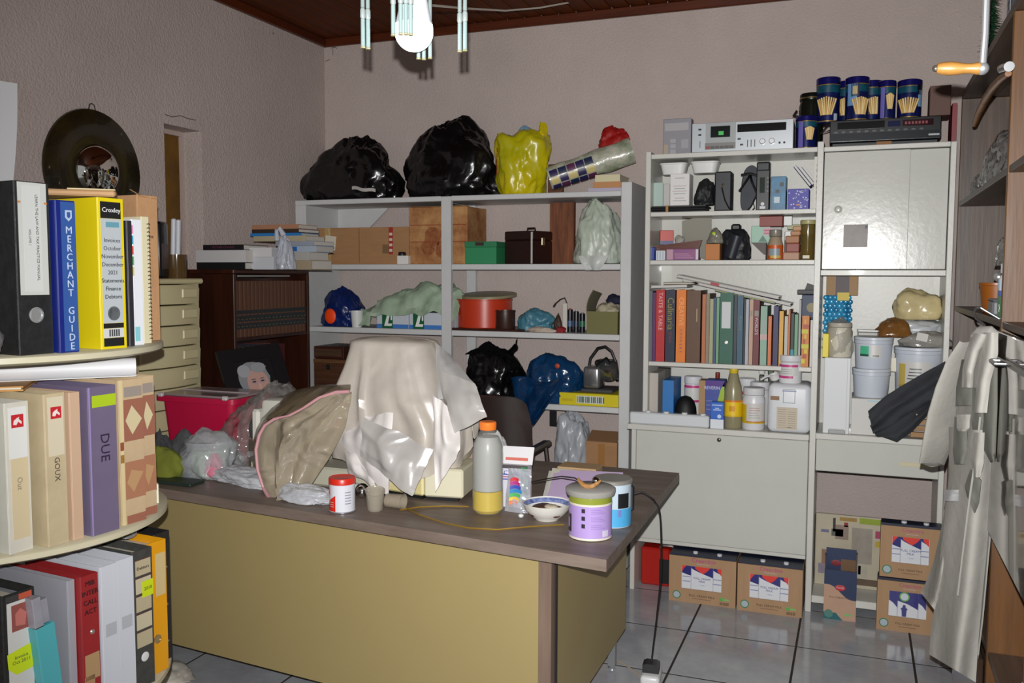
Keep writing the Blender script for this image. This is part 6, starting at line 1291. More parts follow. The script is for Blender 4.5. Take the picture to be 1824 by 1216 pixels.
# purple jar
p = at(1041, 964, Z=zd); t = thing('glass_jar', 'glass jar with a purple label, its grey lid carrying an orange shell', 'jar', (p.x, p.y+.06, zd+.0005)); R = .0625; t['_R'] = R
MB().lathe([(R*.93, 0), (R, .006), (R, .118), (R*.98, .124)], seg=44).build('body', mat('8A9238', .12, alpha=.9, spec=.7), t)
MB().lathe([(.001, .004), (R*.9, .004), (R*.96, .01), (R*.96, .112), (.001, .112)], seg=36).build('olive_contents', mat('7A7C1C', .4, hex2='5A6A1A', nscale=18), t)
MB().lathe([(R*.99, .1242), (R*1.12, .126), (R*1.17, .136), (R*1.17, .142), (R*1.05, .147), (.001, .147)], seg=44).build('lid', mat('9C9A94', .25, alpha=.85), t)
wrap(t, .008, .1, mat('A48CC4', .4), -1.75, 1.6, 0, 'purple_label', 44); wrap(t, .1, .106, mat('CFC8B4', .4), -3.14, 3.14, 0, 'cream_rim', 44); wrap(t, .002, .008, mat('CFC8BC', .4), -3.14, 3.14, 0, 'cream_rim', 44)
for k in range(3):
    MB().grid(lambda u, v: Vector(((R+.0012)*math.sin(-.05-.085+.17*u), -(R+.0012)*math.cos(-.05-.085+.17*u), .038+.022*k+.012*v)), 6, 4).build('dark_dot', mat('2A2232', .4), t)
    for q in range(3): wrap(t, .036+.022*k+.005*q, .038+.022*k+.005*q, mat('8C74B0', .4), .3, 1.0-.1*q, 1, 'print_line', 6)
wrap(t, .02, .072, mat('2A2430', .4), -1.35, -.75, 1, 'dark_letter', 10); wrap(t, .032, .06, mat('A48CC4', .4), -1.2, -.9, 2, 'letter_counter', 8); wrap(t, .012, .03, mat('C4BCD0', .4), .85, 1.2, 1, 'price_label', 8)
sh = [Vector((.034*math.cos(a_)-.0, -.012+.02*math.sin(a_)*.8, .1478+.004+.018*abs(math.cos(a_))**2)) for a_ in [math.pi+math.pi*i/14 for i in range(15)]]
MB().tube(sh, [.002+.0055*math.sin(math.pi*i/14) for i in range(15)], 10).build('orange_shell', mat('8A5A2C', .5, hex2='A8804E', nscale=90), loc=Vector(t.location), label='orange-brown curved shell resting on the lid of the purple jar', cat='shell')
MB().ball((.012, .012, .1478+.0125), .0125, 16).build('steel_ball', mat('C8C8CC', .08, 1), loc=Vector(t.location), label='shiny steel ball beside the shell on the jar lid', cat='ball')
# blue tin behind
p = at(1072, 943, Z=zd); t = thing('paint_tin', 'pale blue and white tin with a black square, behind the purple jar', 'tin', (p.x+.012, p.y+.075, zd+.0005)); R = .057; t['_R'] = R
MB().lathe([(R*.97, 0), (R, .003), (R, .13)], seg=40).build('body', mat('B4C4D0', .35), t); MB().lathe([(R-.001, .1303), (R+.003, .131), (R+.003, .14), (R, .143), (.001, .143)], seg=40).build('lid', mat('8E8A84', .35, .3), t)
wrap(t, .003, .058, mat('4A9CCC', .4), -3, 3, 0, 'blue_band', 40); wrap(t, .06, .105, mat('1A1A1E', .4), .55, 1.25, 1, 'black_square', 10); wrap(t, .035, .056, mat('6A7AB4', .4), .55, .75, 1, 'print_mark', 6)
# papers
def leaning(name, label, tops, bots, off, th, m_, cat):
    # a sheet propped up: lower edge on the desk, upper edge leaning on the tan box behind
    P = [at(*tops[0], Y=2.985+off), at(*tops[1], Y=2.985+off)]
    B = [at(*bots[1], Z=zd+.0008), at(*bots[0], Z=zd+.0008)]
    B = [Vector((b.x, b.y+off, b.z)) for b in B]
    Q = P+B; c = B[1].copy(); nrm = (P[1]-P[0]).cross(B[1]-P[0]).normalized()*th
    if nrm.y < 0: nrm = -nrm
    nrm.z = max(nrm.z, 0)
    return MB().ring_loft([[q-c for q in Q], [q-c+nrm for q in Q]]).build(name, m_, None, c, smooth=0, label=label, cat=cat)
leaning('folder', 'lilac cardboard folder propped in front of the other papers', ((988, 836), (1110, 841)), ((972, 893), (1098, 905)), 0, .0018, mat('BBA6C6', .55), 'folder')
leaning('paper', 'cream sheet propped between the lilac folder and the white sheet', ((984, 833), (1117, 846)), ((970, 891), (1104, 906)), .006, .001, mat('C4C0B0', .6), 'paper')
leaning('paper', 'white sheet of paper propped rearmost behind the lilac folder', ((978, 838), (1121, 847)), ((963, 893), (1108, 908)), .012, .001, mat('C2C2BC', .6), 'paper')
pz = at(1015, 833, Y=3.03); x0, x1 = X_(994, 3.03, 840), X_(1062, 3.03, 840)
t = thing('tan_box', 'tan cardboard box showing its top edge behind the propped papers', 'box', ((x0+x1)/2, 3.024, zd+.0005))
MB().box(-(x1-x0)/2, (x1-x0)/2, 0, .09, 0, pz.z-zd-.004, .002).build('body', mat('A88A64', .6), t); MB().box(-(x1-x0)/2-.001, (x1-x0)/2+.001, -.001, .091, pz.z-zd-.0039, pz.z-zd+.003, .001).build('lid', mat('B0926C', .6), t)
# adapter and cables
p = at(1116, 912, Z=zd); t = thing('power_adapter', 'black power adapter standing on the right edge of the desk with its cable', 'adapter', (p.x, p.y+.01, zd+.0005), .25)
MB().box(-.012, .022, 0, .06, 0, .085, .006).build('body', mat('222326', .4), t)
MB().box(-.0125, -.011, .008, .052, .012, .07, .0005).build('face_plate', mat('3A3A3C', .3), t)
cbp = [Vector((.02, .03, .05)), Vector((.05, .035, .055)), Vector((.085, .04, .03))]
wpts = [rotz(.25).to_3x3() @ q + Vector(t.location) for q in cbp] + [at(1166, 893, Z=zd+.006), Vector((-.592, 2.93, .70)), Vector((-.60, 3.0, .5)), Vector((-.635, 3.12, .3)), Vector((-.665, 3.2, .13)), at(1160, 1184, Z=.06)]
sm_ = []
for i in range(len(wpts)-1):
    p0, p1, p2, p3 = wpts[max(i-1, 0)], wpts[i], wpts[i+1], wpts[min(i+2, len(wpts)-1)]
    for k in range(5):
        s_ = k/5; sm_.append(.5*((2*p1)+(p2-p0)*s_+(2*p0-5*p1+4*p2-p3)*s_*s_+(3*p1-p0-3*p2+p3)*s_**3))
MB().tube([q-Vector(t.location) for q in sm_+[wpts[-1]]], .0034, 7).build('cable', mat('121212', .5), t, loc=(0, 0, 0))
cab = bpy.data.objects['cable']; cab.matrix_parent_inverse = Matrix.Identity(4); cab.rotation_euler = (0, 0, -.25)
pp = at(1160, 1212, Z=0); t = thing('socket_adapter', 'white socket block with a black plug on the floor tiles', 'adapter', (pp.x, pp.y, .0005), .1)
MB().box(-.036, .036, -.06, .06, 0, .04, .014, seg=3).build('block', mat('CFCFCF', .35), t)
MB().prism([(-.03, .0), (.03, 0), (.03, .028), (.018, .034), (-.018, .034), (-.03, .028)], .05, T=Matrix.Translation((0, -.03, .0405)) ).build('plug', mat('1E1E20', .45), t)
MB().tube([at(*q, Y=y_) for q, y_ in (((918, 868), 2.74), ((940, 860), 2.73), ((965, 854), 2.70), ((1000, 848), 2.64), ((1024, 851), 2.58), ((1040, 862), 2.54))], .0022, 6).build('thin_cable', mat('1C1A1C', .4), label='thin black cable arching from the pen box to the jar lid', cat='cable')
GW = mat('9C7A2C', .35, .5)
MB().tube([at(*q, Z=zd+.004) for q in ((722, 904), (750, 918), (790, 931), (835, 940), (885, 943), (940, 938), (1004, 934))], .0026, 6).build('gold_ribbon', GW, label='longer gold ribbon curving along the front of the desk', cat='ribbon')
MB().tube([at(*q, Z=zd+.004) for q in ((712, 908), (745, 903), (790, 901), (835, 902))], .0026, 6).build('gold_ribbon', GW, label='shorter gold ribbon in front of the overlocker base', cat='ribbon')
MB().tube([at(*q, Y=2.75) for q in ((628, 842), (645, 862), (660, 880), (662, 896))], .004, 6).build('black_lead', BK, label='black lead hanging between the sewing machine and the overlocker', cat='cable')
# ================================================================ things on the left wall
mp_ = thing('convex_mirror', 'round brown mottled plate with a bulging mirror hung on the left wall', 'mirror', (XL+.002, 2.985, 1.935)); R = .258
TX = Matrix.Rotation(math.pi/2, 4, 'Y')
MB().lathe([(R, 0), (R+.003, .006), (R, .014), (R*.8, .022), (R*.46, .03), (R*.42, .026)], seg=56, T=TX).build('plate', mat('2E2408', .25, hex2='151006', nscale=9, bump=.1, bscale=30, coat=.3), mp_)
MB().lathe([(R*.44, .024), (R*.40, .05), (R*.30, .068), (R*.16, .078), (.001, .081)], seg=44, cap0=False, T=TX).build('mirror_dome', mat('D8D8D4', .03, 1.0), mp_)
r5 = random.Random(9)
for k in range(16):
    a_ = r5.uniform(0, 6.28); q = r5.uniform(.55, .95)*R
    MB().ball((.018+.004*(q < .8*R), q*math.cos(a_), q*math.sin(a_)), .004, 8, sx=.3, sz=1.8).build('silver_fleck', mat('8A8468', .2, .6), mp_)
MB().tube([(.008, -.02, R-.004), (.008, -.012, R+.022), (.008, .0, R+.026), (.008, .012, R+.02), (.008, .018, R-.004)], .0025, 6).build('hanging_loop', mat('4A463E', .4, .6), mp_)
p0, p1 = at(19, 150, X=XL+.03), at(8, 330, X=XL+.03)
MB().grid(lambda u, v: Vector((XL+.012+.05*u*u+.012*math.sin(v*3), p1.y+(p0.y-p1.y)*v-.30*(1-u), 1.78+(p0.z-1.78)*v)), 12, 10, .0015).build('hung_paper', mat('E2E4E6', .6), label='curling white paper sheet hung on the left wall at the edge', cat='paper')

# ================================================================ revolving file stand
cc = Vector((-2.0, 1.6, 0)); CR_ = .405
TI = mat('BDB69C', .4, noise_=.05, nscale=8)
rs = thing('revolving_file_stand', 'cream revolving file stand with three round shelves full of files', 'stand', tuple(cc))
TZ = [1.325, .90, .48]
for z in TZ: MB().lathe([(.001, z-.022), (CR_-.012, z-.022), (CR_, z-.016), (CR_, z-.004), (CR_-.006, z), (.001, z)], seg=96).build('round_shelf', TI, rs)
MB().lathe([(.03, .1), (.03, 1.72)], seg=24).build('column', mat('A8A290', .35, .3), rs)
MB().lathe([(.001, .02), (.30, .02), (.31, .03), (.30, .05), (.06, .07), (.04, .1), (.001, .1)], seg=48).build('base', TI, rs)
for k in range(5):
    a_ = 2*math.pi*k/5; MB().ball((.26*math.cos(a_), .26*math.sin(a_), .0125), .0125, 10).build('castor', mat('222222', .5), rs)
for z, th in ((.9005, 38), (.9005, -80), (.9005, 160)):
    a_ = math.radians(th); T_ = rotz(a_)
    MB().prism([(.335, 0), (.385, 0), (.385, .048), (.365, .07), (.335, .07)], .012, T=T_ @ Matrix.Translation((0, -.006, z))).build('file_stop', mat('D0CAB4', .45), rs)
def rim(th, z, r=.392): a_ = math.radians(th); return (cc.x+r*math.cos(a_), cc.y+r*math.sin(a_), z+.0005)
def filebox(name, label, th, z, w, h, d, m_, r=.392, cat='file', ring=False, open_=True, rz=0, tilt=0):
    """lever arch file: spine outwards (-y local), boards and paper inside"""
    t = thing(name, label, cat, rim(th, z, r), math.radians(90+(-7 if z > 1 else -5)+rz), None, ry=tilt)
    k = .003
    MB().box(-w/2, w/2, 0, k, 0, h, .0008).build('spine', m_, t, smooth=0)
    MB().box(-w/2, -w/2+k, k, d, 0, h, .0008).build('cover', m_, t, smooth=0); MB().box(w/2-k, w/2, k, d, 0, h, .0008).build('cover', m_, t, smooth=0)
    if w > .012: MB().box(-w/2+k+.001, w/2-k-.001, .03 if w > .04 else .004, d-.012, .004, h-.02).build('papers', mat('C9C2B0', .8, bump=.3, bscale=200, stretch=(8, .1, .1)), t)
    t['_w'] = w; t['_h'] = h; return t
def fl(t, x0, x1, z0, z1, hx, nm='label_print', y=0, rough=.5): return label_box(t, x0, x1, z0, z1, mat(hx, rough), y=y, name=nm)
def fingerring(t, z, r=.013, hx='C9CCCC'):
    MB().lathe([(r*1.25, 0), (r*1.3, .002), (r, .003), (r*.98, .001), (.001, .001)], seg=24, T=Matrix.Translation((0, 0, z)) @ rot('X', math.pi/2)).build('finger_ring', mat(hx, .2, .7), t)
Z1 = TZ[0]
BKF = mat('1E1F20', .5, noise_=.35, nscale=40, bump=.1, bscale=80)
t = filebox('lever_arch_file', 'black mottled lever arch file with a large white spine label, top tier', -25, Z1, .078, .368, .30, BKF, cat='file')
fl(t, -.033, .032, .128, .366, 'B2B4AF', 'spine_label', rough=.6); fl(t, -.022, .018, .135, .36, 'BABCB9', 'inner_label', -.0008)
text('LEARN THE LAW AND TAX PRACTICE MANUAL', .0085, mat('4A4A4A', .5), t, (.008, -.002, .25), ry=-math.pi/2); text('VOLUME 1', .0075, mat('4A4A4A', .5), t, (-.009, -.002, .25), ry=-math.pi/2)
for s_ in (-1, 1): fl(t, s_*.03-.004, s_*.03+.003, .322, .326, 'B4743A', 'orange_mark', -.0009)
fingerring(t, .085)
for k in range(6): MB().lathe([(.003, 0), (.0025, .0015), (.001, .002)], seg=10, T=Matrix.Translation((-.036, .05+.1*(k % 2), .06+.12*(k//2))) @ rot('Y', -math.pi/2)).build('rivet', mat('8A8A86', .3, .7), t)
t = filebox('ring_binder', 'blue ring binder lettered MERCHANT GUIDE down its spine, top tier', -15, Z1, .046, .333, .20, mat('16236E', .35, noise_=.06, nscale=20), cat='binder')
fl(t, -.012, .0225, .003, .33, '2C4E8C', 'lighter_spine')
for k, ch in enumerate('MERCHANT GUIDE'):
    if ch != ' ': text(ch, .0225, mat('B4C0D2', .5), t, (.006, -.0012, .268-.0196*k), sx=.95)
MB().prism([(-.002, .312), (.014, .312), (.014, .296), (.006, .288), (-.002, .296)], .0006, T=Matrix.Translation((0, -.0016, 0))).build('shield_emblem', mat('A4B2C8', .5), t)
MB().prism([(.002, .308), (.010, .308), (.010, .298), (.006, .294), (.002, .298)], .0006, T=Matrix.Translation((0, -.0022, 0))).build('shield_centre', mat('2C4E8C', .5), t)
t = filebox('ring_binder', 'bright yellow binder with a handwritten black and grey label, top tier', 2, Z1, .068, .347, .20, mat('CDBA12', .35), cat='binder')
for (a, b, hx) in ((.30, .338, '18181A'), (.06, .2995, 'A4AAAE'), (.048, .0595, '18181A'), (.026, .0475, 'B8BABC'), (.006, .0255, '18181A')): fl(t, -.028, .026, a, b, hx, 'label_panel')
text('Croxley', .015, mat('D0D0D0', .5), t, (0, -.0016, .319)); fl(t, -.015, .02, .28, .292, '5A8A98', 'teal_scribble', -.0008)
for k, w_ in enumerate(('Invoices', 'October', 'November', 'December', '2021', 'Statements', 'Finance', 'Debtors')): text(w_, .0135, mat('2A2A30' if k > 4 else '4A4A50', .5), t, (0, -.0016, .25-.0185*k))
MB().lathe([(.0165, 0), (.0165, .0008), (.0135, .0008), (.0135, 0)], seg=24, T=Matrix.Translation((0, -.0008, .082)) @ rot('X', math.pi/2)).build('ring_hole', mat('5A5E62', .4), t)
for k in range(5): fl(t, -.014+.006*k, -.0105+.006*k, .029, .045, '3A3A3C', 'bar', -.0008)
t = filebox('document_folder', 'slim charcoal folder with coloured index tabs beside the yellow binder', 13, Z1, .014, .30, .22, mat('26242A', .5), r=.385)
for k, hx in enumerate(('C8B42A', '3A9A4A', 'C84A3A', '3A8AA4', 'C87AA0')): MB().box(.0071, .011, .001, .004, .17+.025*k, .19+.025*k).build('index_tab', mat(hx, .5), t)
t = filebox('paper_file', 'white presentation folder with a clear front and a teal corner, top tier', 18, Z1, .028, .305, .22, mat('CDD0D6', .4), r=.385)
fl(t, -.012, .002, .01, .045, '7AB4BC', 'teal_corner')
t = filebox('spiral_pad', 'cream spiral bound pad standing beside the white folder, top tier', 26, Z1, .022, .315, .22, mat('C4BC9C', .6), r=.385, cat='pad')
for k in range(30): MB().tube([(.002, -.003, .012+.0098*k), (.008, -.006, .014+.0098*k), (.011, .002, .016+.0098*k)], .0012, 4).build('spiral_loop', mat('6A665A', .4, .5), t)
t = filebox('brown_folder', 'bulging brown kraft paper folder at the right end of the top tier', 41, Z1, .062, .375, .22, mat('A8805A', .75, noise_=.12, nscale=9, bump=.2, bscale=30), r=.375)
MB().grid(lambda u, v: Vector((-.03+.06*u, .001+.03*v*v-.003, .37+.02*v-.03*u*v)), 6, 6, .0015).build('torn_top', mat('A8805A', .75), t)
text('Scans', .014, mat('3A2A22', .6), t, (0, -.0012, .27))
# kraft folder lying on the files
pA = cc+Vector((.22, -.02, Z1+.35)); t = thing('kraft_envelope', 'brown kraft envelope lying across the tops of the binders', 'envelope', (pA.x, pA.y, pA.z), .75)
MB().box(-.16, .16, -.10, .12, 0, .014, .004).build('envelope', mat('A8845E', .75, noise_=.1, nscale=9), t); MB().box(.06, .16, -.102, .05, .0142, .017, .001).build('cream_label', mat('C9BA92', .7), t)
bag('grey_plastic_bag', mat('6E6C6C', .15, alpha=.8, bump=.6, bscale=16, btype='V'), 'crinkled grey plastic bag at the left front of the top tier', (cc.x+.33, cc.y-.30, Z1+.0005), (.12, .11, .10), 141, sub=4, amp=.18)

# ---- second tier
Z2 = TZ[1]
filebox('ring_binder', 'dark green binder at the left edge of the second tier', -42, Z2, .05, .335, .24, mat('124A34', .4), cat='binder')
def logo(t, z, s=.015, x=0):
    fl(t, x-s, x+s, z-s, z+s, 'B4202A', 'red_logo', -.0003)
    MB().prism([(x-s*.7, z-s*.5), (x-s*.2, z-s*.6), (x+s*.1, z-s*.1), (x+s*.6, z-s*.55), (x+s*.7, z-s*.2), (x+s*.2, z+s*.3), (x+s*.3, z+s*.6), (x-s*.1, z+s*.45), (x-s*.6, z+s*.1)], .0005, T=Matrix.Translation((0, -.0017, 0))).build('horse_mark', mat('D8CFCB', .5), t)
t = filebox('ring_binder', 'white ring binder with a red horse logo, second tier', -31.5, Z2, .054, .326, .24, mat('C4C0B4', .45, noise_=.05), cat='binder')
fl(t, -.02, .021, .205, .315, 'CFCFCC', 'white_label'); fl(t, -.018, .021, .03, .204, 'C4B492', 'aged_tape'); logo(t, .285, .014, .0); text('Out', .017, mat('8A8068', .6), t, (0, -.0016, .15), ry=-math.pi/2)
t = filebox('ring_binder', 'aged beige binder with a red horse logo, second tier', -20.5, Z2, .05, .338, .26, mat('B4A484', .6, noise_=.12, nscale=10), cat='binder')
fl(t, -.018, .02, .20, .33, 'C4BAA2', 'cream_label'); logo(t, .295, .013, .002); text('GOUX', .018, mat('4A4238', .6), t, (0, -.0016, .17), ry=-math.pi/2)
filebox('document_folder', 'dusty pink paper folder between the beige binder and the purple file', -13.5, Z2, .026, .335, .25, mat('B89A80', .7), r=.385)
t = filebox('lever_arch_file', 'purple lever arch file with a lime sticker, second tier', -4, Z2, .074, .342, .27, mat('665C74', .35, noise_=.06, nscale=12), cat='file')
fl(t, -.028, .036, .295, .322, '9CB41C', 'lime_sticker'); text('DUE', .034, mat('2A1E34', .5), t, (.002, -.0012, .2), ry=-math.pi/2); MB().box(-.0372, -.034, -.0012, .0, 0, .342).build('spine_edge', mat('8C7CB0', .3), t)
for k, (th, w_, lb) in enumerate(((9.5, .07, 'cream and rust patterned lever arch file beside the purple one'), (19.5, .05, 'second cream and rust patterned file at the right of the second tier'))):
    t = filebox('lever_arch_file', lb, th, Z2, w_, .348, .27, mat('B49C7C', .55, noise_=.1, nscale=10), cat='file')
    a = w_/2
    for (x0, x1, z0, z1, hx) in ((-a+.012, a, .20, .30, '8C5A48'), (-a+.012, a, .06, .15, '9A6A50'), (-a, -a+.01, 0, .348, 'C4B488'), (-a+.014, a-.004, .306, .33, '8A8078'), (-a+.014, a, .0, .02, '8C5A48'), (-a, -a+.01, .18, .2, 'B4402A'), (-a, -a+.01, .15, .17, 'C48A2A')): fl(t, x0, x1, z0, z1, hx, 'pattern_panel')
    MB().prism([(0, .285), (a-.006, .25), (0, .215), (-a+.016, .25)], .0005, T=Matrix.Translation((0, -.0014, 0))).build('cream_diamond', mat('BDB08C', .5), t)
    MB().prism([(-.005, .13), (a-.006, .12), (.0, .075), (-a+.016, .10)], .0005, T=Matrix.Translation((0, -.0014, 0))).build('cream_diamond', mat('A8845E', .5), t)
t = thing('paper_roll', 'white paper roll lying on the files of the second tier', 'paper roll', (cc.x+.23, cc.y+.0, Z2+.3495), .82)
MB().lathe([(.022, -.17), (.022, .17), (.018, .17), (.018, -.1)], seg=22, T=Matrix.Translation((0, 0, .022)) @ Matrix.Rotation(math.pi/2, 4, 'Y')).build('roll', mat('C4C4C6', .5), t)
MB().box(-.17, .17, -.02, .06, 0, .002).build('loose_sheet', mat('C9C9CA', .6), t)
t = thing('orange_folder', 'orange-tan card folder lying on the files under the top tier', 'folder', (cc.x+.10, cc.y-.16, Z2+.339), .7)
MB().box(-.15, .15, -.1, .1, 0, .004).box(-.15, .15, -.1, .1, .008, .011).build('cover', mat('B4823E', .6), t, smooth=0); MB().box(-.145, .145, -.096, .098, .0041, .0079).build('leaves', mat('C9C2B4', .7), t)

# ---- third tier
Z3 = TZ[2]
t = filebox('lever_arch_file', 'black and white box file with a red picture label and lime note, third tier', -33, Z3, .075, .335, .27, mat('222222', .5, noise_=.4, nscale=50), cat='file')
fl(t, -.028, .03, .01, .315, 'C4C2BE', 'spine_label'); fl(t, -.03, .03, .316, .33, '3A3636', 'header_strip'); fl(t, .0, .03, .3165, .3295, 'B4503A', 'header_end', -.0008)
fl(t, -.018, .022, .25, .308, '8A4A44', 'red_picture', -.0008); MB().prism([(-.01, .262), (.012, .258), (.016, .285), (.002, .298), (-.01, .288)], .0005, T=Matrix.Translation((0, -.0022, 0))).build('picture_shape', mat('B46A62', .5), t)
MB().prism([(-.032, .205), (.034, .215), (.034, .168), (.024, .158), (-.012, .155), (-.03, .172)], .0008, T=Matrix.Translation((0, -.0024, 0))).build('lime_note', mat('BED014', .5), t)
text('Invoice\nOct 2011', .011, mat('6A7A3A', .5), t, (0, -.003, .187))
for k in range(4): fl(t, -.024, .026, .02+.03*k, .022+.03*k, '8A8884', 'ruled_line', -.0008)
t = filebox('document_folder', 'teal folder leaning low between the box file and the red file', -22.5, Z3, .045, .25, .26, mat('4AA0A8', .35), tilt=-.10)
MB().box(-.021, .0, .004, .25, .2505, .318, .001).box(.0005, .021, .012, .25, .2505, .305, .001).build('loose_papers', mat('8E8E96', .35, noise_=.15), t)
filebox('plastic_sleeve', 'clear plastic sleeve of papers standing behind the teal folder', -16.4, Z3, .018, .33, .27, mat('9C9CA4', .25, alpha=.92), r=.38)
t = filebox('ring_binder', 'red binder with black handwriting and torn label, third tier', -11, Z3, .046, .335, .25, mat('8C1E22', .5, noise_=.1, nscale=20), cat='binder')
for k, w_ in enumerate(('MIB', 'INTER', 'CALL', 'ACT')): text(w_, .016, mat('1A1214', .5), t, (0, -.0012, .315-.022*k), rz=0)
fl(t, -.018, .02, .09, .15, 'A4845E', 'torn_label'); fl(t, -.02, .006, .055, .1, 'A07C58', 'torn_label'); MB().lathe([(.006, 0), (.004, .002)], seg=12, T=Matrix.Translation((.004, 0, .2)) @ rot('X', math.pi/2)).build('rivet', mat('B4B0A8', .3, .7), t)
for k, th in enumerate((-2.5, 5)):
    t = filebox('ring_binder', ('left of two plain white binders on the third tier', 'right of two plain white binders on the third tier')[k], th, Z3, .048, .34, .25, mat('BDC0C8', .4), cat='binder', r=.385)
    fl(t, -.014, .016, .17, .2, 'A4A6AC', 'spine_print'); MB().box(-.0243, -.0215, -.0008, 0, 0, .34).build('edge_fold', mat('C9CCD4', .35), t)
t = filebox('lever_arch_file', 'grey mottled file with cream labels and a lime tag, third tier', 13.5, Z3, .06, .345, .26, mat('3A3A38', .6, noise_=.3, nscale=40), cat='file')
for k, z in enumerate((.30, .255, .21, .165, .12)): fl(t, -.022, .024, z-.018, z+.02, ['A89C80', 'B4AA90', 'A89C80', 'B4AA90', 'A89C80'][k], 'spine_label'); fl(t, -.022, .024, z+.0201, z+.0215, '6A3A34', 'label_rule')
fl(t, -.004, .03, .225, .265, 'B8C814', 'lime_tag', -.0009); text('2018', .012, mat('5A6A2A', .5), t, (.013, -.0025, .245)); text('Debtors', .011, mat('3A3630', .5), t, (0, -.0014, .30)); MB().ball((0, -.001, .075), .012, 12, sy=.1).build('white_disc', mat('C9C9C9', .4), t)
t = filebox('ring_binder', 'orange-yellow lever arch file, tallest colour on the third tier', 24, Z3, .07, .342, .25, mat('D0900E', .35, noise_=.04), cat='binder')
fl(t, .0, .03, .2, .31, 'BDA878', 'pale_label'); fingerring(t, .09, .009, 'B8A070')
t = filebox('lever_arch_file', 'black file with rivets at the right end of the third tier', 35, Z3, .05, .345, .24, mat('1E1E20', .4, noise_=.3, nscale=50), cat='file')
for k in range(6): MB().lathe([(.003, 0), (.0025, .0015), (.001, .002)], seg=10, T=Matrix.Translation((.012*(-1)**k, 0, .05+.05*k)) @ rot('X', math.pi/2)).build('rivet', mat('9A9A96', .3, .7), t)
bag('silver_bag', mat('9A9A9C', .15, .5, bump=.6, bscale=16, btype='V'), 'crinkled silvery packet on the black file of the third tier', (cc.x+.25, cc.y+.16, Z3+.3465), (.08, .06, .03), 151, sub=4, amp=.2, cat='packet')
p = at(312, 1214, Z=0); bag('white_rag', mat('C4BEB2', .7, noise_=.06), 'crumpled cream rag on the floor beside the file stand', (p.x-.05, p.y, .0005), (.22, .2, .05), 153, sub=4, amp=.18, cat='cloth')
# ================================================================ hanging lamp with glass rods
lc = Vector((-.826, 1.612, 0)); LR = .096
hl = thing('pendant_lamp', 'pendant lamp of hanging glass rods around a glowing white bulb', 'lamp', (lc.x, lc.y, ZC)); zz_ = lambda z: z-ZC
rv = Vector((math.cos(YAW), math.sin(YAW), 0)); dv_ = Vector((-math.sin(YAW), math.cos(YAW), 0))
MB().lathe([(.05, 0), (.05, -.012), (.03, -.03), (.008, -.035)], seg=28).build('ceiling_cup', mat('B8B4A8', .35, .3), hl)
MB().cyl((0, 0, -.034), (0, 0, zz_(2.31)), .004, seg=8).build('cord', mat('C9C4B8', .5), hl)
MB().lathe([(LR+.012, zz_(2.27)), (LR+.012, zz_(2.285)), (.02, zz_(2.31)), (.01, zz_(2.31)), (.01, zz_(2.29)), (LR-.004, zz_(2.27))], seg=40).build('crown', mat('B89A58', .25, .9), hl)
MB().lathe([(.016, zz_(2.29)), (.018, zz_(2.20)), (.018, zz_(2.12)), (.014, zz_(2.118))], seg=24).build('socket', mat('D0CCC0', .4), hl)
bz = 1.973
MB().lathe([(.014, zz_(2.117)), (.016, zz_(2.10)), (.022, zz_(2.06)), (.031, zz_(2.01)), (.0365, zz_(bz+.014))], seg=36).build('bulb_collar', mat('C9CCD4', .4), hl)
MB().lathe([(.0366, zz_(bz+.0135)), (.0375, zz_(bz))]+[(max(.0005, .0375*math.cos(a_)), zz_(bz-.0375*math.sin(a_))) for a_ in [math.pi/2*k/10 for k in range(1, 11)]], seg=40).build('bulb_globe', mat('FFFFFF', .4, emit=6), hl)
GL = mat('8E9C9A', .2, alpha=.6, spec=.6); GB = mat('8A9492', .25, alpha=.85, spec=.7); GF = mat('7C8F8E', .35)
def rod(px, py_, side):
    o = (px-737)*1.76/1600.5; dd = side*math.sqrt(max(0, LR*LR-o*o)); p = rv*o+dv_*dd
    dpt = 1.76+dd; zb = 1.5+(489-py_)*dpt/1600.5
    z = zz_(zb)
    MB().cyl((p.x, p.y, z), (p.x, p.y, z+.052), .0042, seg=10).build('lower_rod', GF, hl)
    MB().lathe([(.0035, .0525), (.0052, .056), (.0052, .07), (.0035, .0735)], (p.x, p.y, z), 12).build('bead_joint', GB, hl)
    MB().cyl((p.x, p.y, z+.074), (p.x, p.y, zz_(2.268)), .0040, seg=10).build('upper_rod', GL, hl)
    MB().lathe([(.0045, 0), (.0047, .003), (.003, .0035)], (p.x, p.y, z-.0036), 10).build('tip', mat('8A8664', .35), hl)
for px, py_, s_ in ((646, 84, .35), (657, 86, -.35), (818, 91, .35), (828, 89, -.35), (711, 62, -1), (724, 60, -1), (733, 60, -1), (741, 61, -1), (736, 104, 1), (746, 105, 1), (758, 103, 1)): rod(px, py_, s_)

# ================================================================ brown bookcase along the right wall
BW = wood('5A4434', '3C2C22', .45, 'z', 2.2); BWY = wood('5C4636', '3E2E24', .45, 'y', 2.2); BXF, BXB = .372, .70
BWO = wood('70481F', '4A2E14', .45, 'z', 2.2)
bc = thing('bookcase', 'tall brown wooden bookcase along the right wall with open and closed bays', 'bookcase', (BXF, 2.8, 0))
def bb(name, x0, x1, y0, y1, z0, z1, m_=BW, bev=.002): return MB().box(x0-BXF, x1-BXF, y0-2.8, y1-2.8, z0, z1, bev).build(name, m_, bc, smooth=0)
YE = 4.105
bb('end_panel', BXF, BXB, YE-.02, YE, 0, 2.21); bb('divider', BXF, BXB, 2.79, 2.81, 0, 2.21, BWO); bb('end_panel', BXF, BXB, 1.42, 1.44, 0, 2.21)
bb('top_board', BXF, BXB, 1.42, YE, 2.2105, 2.235, BWY)
bb('back_panel', BXB-.008, BXB, 1.441, 2.789, .06, 2.209); bb('back_panel', BXB-.008, BXB, 2.811, YE-.021, .06, 2.209)
